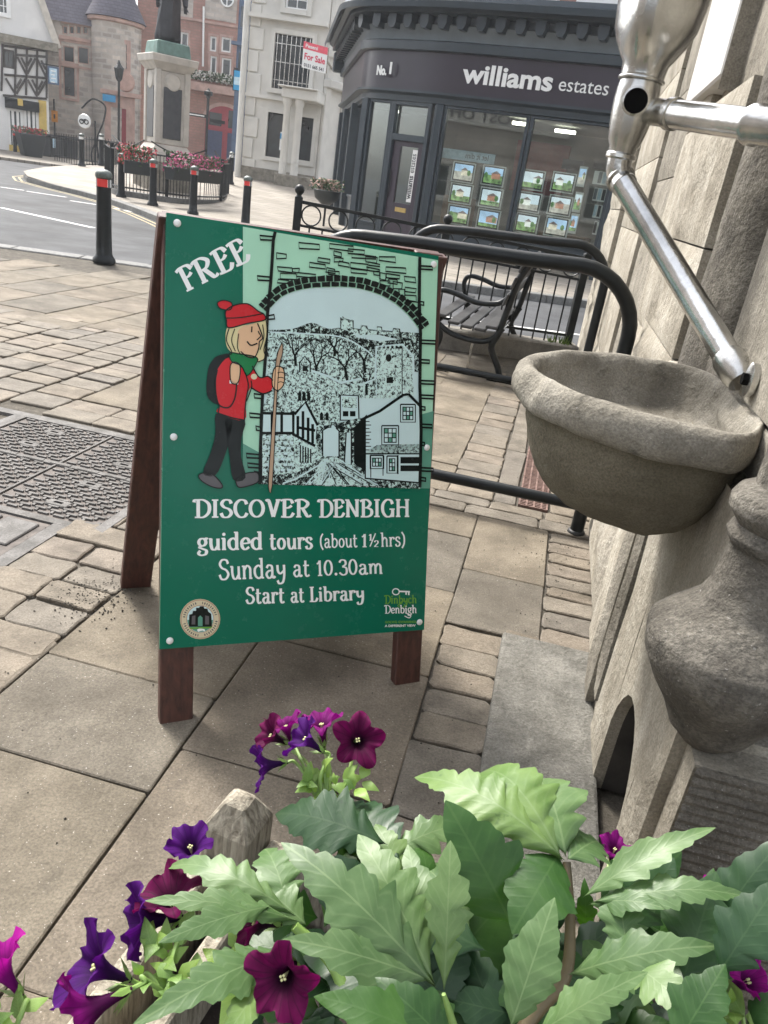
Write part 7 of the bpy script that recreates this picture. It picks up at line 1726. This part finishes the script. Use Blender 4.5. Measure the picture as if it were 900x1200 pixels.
# right hand compound leaf
lf((664, 1143), .83, (838, 1105), .80, .2, .6, .8, lobes=5, depth=.36, arch=.1)
lf((735, 1120), .81, (722, 1035), .83, .42, .5, .9, lobes=3, depth=.4, arch=.1)
lf((735, 1125), .81, (822, 1195), .77, .3, .5, .9, lobes=4, depth=.34, arch=.08)
lf((840, 1145), .8, (915, 1030), .8, .3, .4, .9, 'leaf_dark', lobes=4, depth=.3, arch=.08)
lf((800, 1150), .84, (840, 1020), .86, .34, .4, .9, 'leaf_dark', lobes=4, depth=.25, arch=.05)
lf((740, 1090), .88, (790, 1005), .88, .36, .4, .9, 'leaf_dark', lobes=4, depth=.25, arch=.05)
lf((790, 1230), .76, (850, 1130), .78, .34, .4, .9, 'leaf_mid', lobes=4, depth=.25, arch=.05)
# leaves at the left
lf((352, 1080), .84, (170, 1056), .84, .12, .75, .6, lobes=5, depth=.4, arch=.12)
lf((350, 1076), .84, (192, 1008), .90, .15, .85, .4, lobes=5, depth=.4, arch=.15)
lf((340, 1070), .84, (310, 990), .9, .36, .8, .5, lobes=4, depth=.4, arch=.12)
lf((318, 1062), .83, (185, 1106), .80, .17, .7, .7, lobes=5, depth=.3, arch=.1)
lf((360, 1085), .84, (300, 1035), .86, .35, .7, .7, lobes=4, depth=.35, arch=.1)
lf((345, 1115), .78, (152, 1205), .70, .15, .65, .7, lobes=6, depth=.34, arch=.14)
lf((315, 1145), .76, (258, 1225), .70, .22, .6, .8, lobes=4, depth=.3, arch=.1)
lf((455, 990), .9, (322, 953), .96, .30, .6, .8, 'leaf_dark', lobes=5, depth=.34, arch=.14)
lf((470, 1010), .9, (405, 935), 1.0, .3, .55, .8, 'leaf_dark', lobes=4, depth=.34, arch=.08)
lf((455, 1000), .92, (548, 965), .95, .26, .8, .5, lobes=4, depth=.4, arch=.12)
lf((470, 1030), .9, (440, 965), .93, .35, .8, .5, lobes=4, depth=.35, arch=.1)
# a second tier of broad leaves below the crown
fr2 = random.Random(41)
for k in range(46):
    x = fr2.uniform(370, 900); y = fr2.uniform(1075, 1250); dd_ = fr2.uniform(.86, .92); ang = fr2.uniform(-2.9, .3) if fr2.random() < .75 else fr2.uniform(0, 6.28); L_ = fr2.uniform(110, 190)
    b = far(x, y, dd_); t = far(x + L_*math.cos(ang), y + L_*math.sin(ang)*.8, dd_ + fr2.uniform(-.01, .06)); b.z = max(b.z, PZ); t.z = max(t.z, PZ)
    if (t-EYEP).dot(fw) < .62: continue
    make_leaf(b, t, Zv*.7 + V((fr2.uniform(-.5, .5), fr2.uniform(-.9, 0), 0)), fr2.uniform(.22, .34), fr2.choice(['leaf_mid', 'leaf_dark', 'leaf_dark', 'leaf_mid', 'leaf']), dah, lobes=fr2.choice([3, 4, 4]), depth=fr2.uniform(.2, .36), arch=fr2.uniform(.06, .18), fold=fr2.uniform(.05, .4), seed=700+k)  # mostly darker leaves, so the gaps below the crown have shade in colour
# undergrowth of lower, smaller leaves
fr_ = random.Random(77)
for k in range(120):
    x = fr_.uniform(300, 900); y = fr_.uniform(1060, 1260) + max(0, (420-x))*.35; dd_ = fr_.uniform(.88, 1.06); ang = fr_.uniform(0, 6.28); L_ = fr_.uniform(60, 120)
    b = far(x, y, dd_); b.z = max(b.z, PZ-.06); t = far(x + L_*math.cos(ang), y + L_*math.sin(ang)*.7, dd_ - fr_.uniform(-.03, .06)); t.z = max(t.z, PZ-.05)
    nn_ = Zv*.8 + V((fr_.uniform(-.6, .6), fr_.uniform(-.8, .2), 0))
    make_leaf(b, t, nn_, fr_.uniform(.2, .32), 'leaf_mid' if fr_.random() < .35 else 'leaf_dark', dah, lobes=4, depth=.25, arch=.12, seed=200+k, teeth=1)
# ------------------------------------------------ petunias
def petal_mat(name, rim, mid, throat):
    m, nt, b, v = base_mat(name)
    uvn = nt.nodes.new('ShaderNodeUVMap'); sep = nt.nodes.new('ShaderNodeSeparateXYZ'); nt.links.new(uvn.outputs[0], sep.inputs[0])
    col = ramp(nt, sep.outputs[1], [(0, throat), (.42, throat), (.62, mid), (.95, rim)])
    wv = nt.nodes.new('ShaderNodeMath'); wv.operation = 'MULTIPLY'; wv.inputs[1].default_value = 125.6; nt.links.new(sep.outputs[0], wv.inputs[0])
    sn = nt.nodes.new('ShaderNodeMath'); sn.operation = 'SINE'; nt.links.new(wv.outputs[0], sn.inputs[0])
    n = noise_n(nt, v, 60, 4)
    col = mixc(nt, ramp(nt, sn.outputs[0], [(.8, (0, 0, 0)), (1, (.5,)*3)]), col, throat)
    col = mixc(nt, ramp(nt, n, [(.35, (.35,)*3), (.65, (0, 0, 0))]), col, throat)
    nt.links.new(col, b.inputs['Base Color']); b.inputs['Roughness'].default_value = .7; b.inputs['Specular IOR Level'].default_value = .15
    tr = nt.nodes.new('ShaderNodeBsdfTranslucent'); nt.links.new(mixc(nt, 1.0, col, (1.25, .7, 1.2), 'MULTIPLY'), tr.inputs[0])
    mx = nt.nodes.new('ShaderNodeMixShader'); mx.inputs[0].default_value = .3; nt.links.new(b.outputs[0], mx.inputs[1]); nt.links.new(tr.outputs[0], mx.inputs[2])
    nt.links.new(mx.outputs[0], nt.nodes['Material Output'].inputs[0]); return m
M['pet_magenta'] = petal_mat('petal_magenta', (.2, .003, .15), (.15, .002, .12), (.05, .001, .04))
M['pet_purple'] = petal_mat('petal_purple', (.075, .004, .15), (.055, .003, .115), (.022, .002, .045))
M['pet_wine'] = petal_mat('petal_wine', (.13, .002, .06), (.085, .0015, .04), (.014, .001, .01))
M['pet_hot'] = petal_mat('petal_hot_pink', (.36, .006, .25), (.28, .004, .2), (.08, .002, .07))
M['stamen'] = plain('stamen_cream', (.6, .6, .3), .6)
def flower(parent, c, axis, size, mat, seed=0, root_=None, open_=1.0):
    """trumpet flower: c is the centre of its open face"""
    rr = random.Random(seed); ax = V(axis).normalized(); X = ax.orthogonal().normalized(); Y = ax.cross(X); ph = rr.uniform(0, 6.28)
    prof = [(.07, -1.25), (.10, -1.1), (.12, -.85), (.17, -.6), (.27, -.38), (.42, -.2), (.62, -.08), (.82, -.02), (.95, .0), (1.0, -.03)]
    N = 60; mb = MB(); uv = []; rows = []
    for i, (r, z) in enumerate(prof):
        row = []; f = i/(len(prof)-1)
        for k in range(N):
            a = 2*math.pi*k/N; fl_ = max(0, (f-.35)/.65)
            lob = 1 + fl_*(.16*math.cos(5*a+ph) - .10*max(0, math.cos(5*a+ph+math.pi))**6)
            ruf = fl_**2*(.11*math.sin(10*a+ph*2) + .13*math.sin(3*a+seed) + .05*math.sin(17*a+seed*2) + .12*math.sin(2*a+seed*3))
            r_ = r*lob*(1 + .05*math.sin(2*a+seed)*fl_)*(1-(1-open_)*fl_*.45)
            zz_ = z + ruf + (1-open_)*fl_*.35
            row.append(V(c) + (X*math.cos(a) + Y*math.sin(a))*(r_*size) + ax*(zz_*size)); uv.append((k/N, f))
        rows.append(mb.ring(row))
    for r1, r2 in zip(rows, rows[1:]): mb.skin(r1, r2)
    o = mb.build('flower', M[mat], parent, smooth=80); me = o.data; ul = me.uv_layers.new(name='UVMap'); idx = [0]*len(me.loops); me.loops.foreach_get('vertex_index', idx); flat = []
    for i in idx: flat += uv[i]
    ul.data.foreach_set('uv', flat)
    bp_ = V(c) - ax*size*1.25
    cx = MB()
    for k in range(5):
        a = 2*math.pi*k/5 + ph; d = X*math.cos(a) + Y*math.sin(a); s = ax.cross(d)
        p0 = bp_ - ax*size*.06; p1 = bp_ + d*size*.22 + ax*size*.25; p2 = bp_ + d*size*.42 + ax*size*.5
        cx.poly([p0 - s*size*.05, p0 + s*size*.05, p1 + s*size*.09, p2, p1 - s*size*.09])
    cx.build('calyx', M['stem_green'], o)
    stm = MB()
    for k in range(4): a = k*1.57+ph; q = V(c) - ax*size*.22 + (X*math.cos(a)+Y*math.sin(a))*size*.07; stm.sphere(q, size*.045, 6, 4); stm.tube([q, V(c) - ax*size*.7], size*.012, 4)
    stm.build('stamen', M['stamen'], o)
    if root_ is not None:
        rt = V(root_); P = bez([rt, rt.lerp(bp_, .55) + V((rr.uniform(-.01, .01), rr.uniform(-.01, .01), .012)), bp_ - ax*size*.3, bp_], 5); MB().tube(P, .0022, 6).build('flower_stalk', M['stem_green'], parent, smooth=60)
    return o
def small_leaves(parent, a, b, n, seed, sz=.016):
    rr = random.Random(seed); a = V(a); b = V(b)
    for k in range(n):
        p = a.lerp(b, rr.random()) + V((rr.uniform(-.012, .012),)*2 + (rr.uniform(-.008, .008),)); d = V((rr.uniform(-1, 1), rr.uniform(-1, 1), rr.uniform(-.1, .9))).normalized()*sz*rr.uniform(.7, 1.5)
        make_leaf(p, p + d, Zv + V((rr.uniform(-.4, .4), -.4, 0)), .26, 'leaf_lime', parent, lobes=2, depth=.02, arch=.1, seed=seed*50+k, teeth=1, name='small_leaf')
M['leaf_lime'] = leaf_mat('lime_leaf', (.2, .33, .08), (.3, .44, .13), (.36, .5, .2), .35)
cr = cam_rt; cu2 = cam_up
def A_(r, u, t): return cr*r + cu2*u - fw*t          # direction: right, up, toward the viewer
pt1 = thing('petunia_plant', 'upright petunia with purple and magenta trumpet flowers in front of the sandwich board', 'plant', far(382, 985, .98))
rt1 = far(384, 965, .98)
for (x, y, dd_, ax, s, mt, op) in ((420, 867, .97, A_(.15, .35, 1), 28, 'pet_wine', 1), (376, 843, 1.0, A_(-.1, .9, .1), 26, 'pet_magenta', .8), (352, 862, .96, A_(-.75, .6, .2), 27, 'pet_purple', .75), (304, 898, .97, A_(-.95, -.05, .25), 25, 'pet_purple', .8), (312, 860, .98, A_(-.75, .45, .35), 24, 'pet_wine', .8), (334, 846, 1.01, A_(-.2, .9, .1), 22, 'pet_magenta', .7)):
    flower(pt1, far(x, y, dd_), ax, s/F_PX*dd_, mt, int(x), rt1, op)
rr = random.Random(8)
stm_ = MB()
for k in range(14): p = far(384+rr.uniform(-30, 34), 905+rr.uniform(-18, 30), .975); stm_.tube(bez([rt1, rt1.lerp(p, .6) + V((0, 0, .006)), p], 5), .002, 5)
stm_.build('stem', M['stem_green'], pt1, smooth=60)
small_leaves(pt1, far(350, 915, .97), far(420, 925, .97), 22, 3, .02); small_leaves(pt1, far(375, 900, .97), far(385, 960, .97), 10, 4, .02)
pt2 = thing('petunia_plant', 'trailing petunia with deep purple trumpets spilling over the left planter edge', 'plant', far(200, 1180, .86))
rt2 = far(195, 1165, .86)
for (x, y, dd_, ax, s, mt, op) in ((222, 988, .98, A_(.0, .75, .45), 27, 'pet_purple', .75), (196, 1046, .88, A_(-.25, .95, .2), 38, 'pet_wine', .8), (158, 1082, .88, A_(-.9, .1, .45), 38, 'pet_purple', .8), (100, 1130, .86, A_(-.75, .55, .4), 40, 'pet_purple', .8), (88, 1192, .84, A_(-.85, -.2, .5), 42, 'pet_magenta', .85), (328, 1150, .70, A_(-.25, .15, 1), 35, 'pet_wine', 1), (290, 1080, .86, A_(-.85, .3, .4), 30, 'pet_wine', .8)):
    flower(pt2, far(x, y, dd_), ax, s/F_PX*dd_, mt, int(x)+3, rt2 if x < 215 else None, op)
small_leaves(pt2, far(170, 1105, .87), far(205, 1180, .85), 20, 6, .022); small_leaves(pt2, far(205, 1100, .87), far(215, 1200, .85), 12, 7, .022); small_leaves(pt2, far(262, 1120, .88), far(320, 1190, .84), 14, 12, .035)
pt3 = thing('petunia_plant', 'single hot pink petunia bloom cut by the left edge of the frame', 'plant', far(0, 1210, .8))
flower(pt3, far(-6, 1128, .8), A_(-.5, .85, .2), 34/F_PX*.8, 'pet_hot', 5, far(10, 1230, .8), .7)
small_leaves(pt3, far(5, 1185, .8), far(28, 1200, .8), 6, 9, .02)
pt4 = thing('petunia_plant', 'petunia with small hot pink blooms behind the leaves at the right', 'plant', far(840, 1180, .95))
for (x, y, dd_, ax, s, mt, op) in ((836, 1058, .97, A_(-.3, .7, .4), 24, 'pet_hot', .8), (884, 1148, .92, A_(.5, .5, .5), 28, 'pet_hot', .85), (722, 992, 1.0, A_(.1, .7, .4), 18, 'pet_magenta', .8)): flower(pt4, far(x, y, dd_), ax, s/F_PX*dd_, mt, int(x), far(x-10, y+90, dd_+.03), op)
small_leaves(pt4, far(830, 1180, .93), far(870, 1195, .9), 12, 11, .03)

# ------------------------------------------------ thin volume added to fade the distance like veiling lens glare
hz_ = MB(); hz_.vbox((-120, -60, -1.2), (240, 0, 0), (0, 180, 0), (0, 0, 24)); 
m = bpy.data.materials.new('glare_veil'); m.use_nodes = True; nt = m.node_tree; nt.nodes.remove(nt.nodes['Principled BSDF'])
pv = nt.nodes.new('ShaderNodeVolumePrincipled'); pv.inputs['Density'].default_value = .001; pv.inputs['Color'].default_value = (.93, .95, 1, 1); pv.inputs['Anisotropy'].default_value = .2
nt.links.new(pv.outputs[0], nt.nodes['Material Output'].inputs['Volume'])
stuff(hz_.build('veil_volume', m))
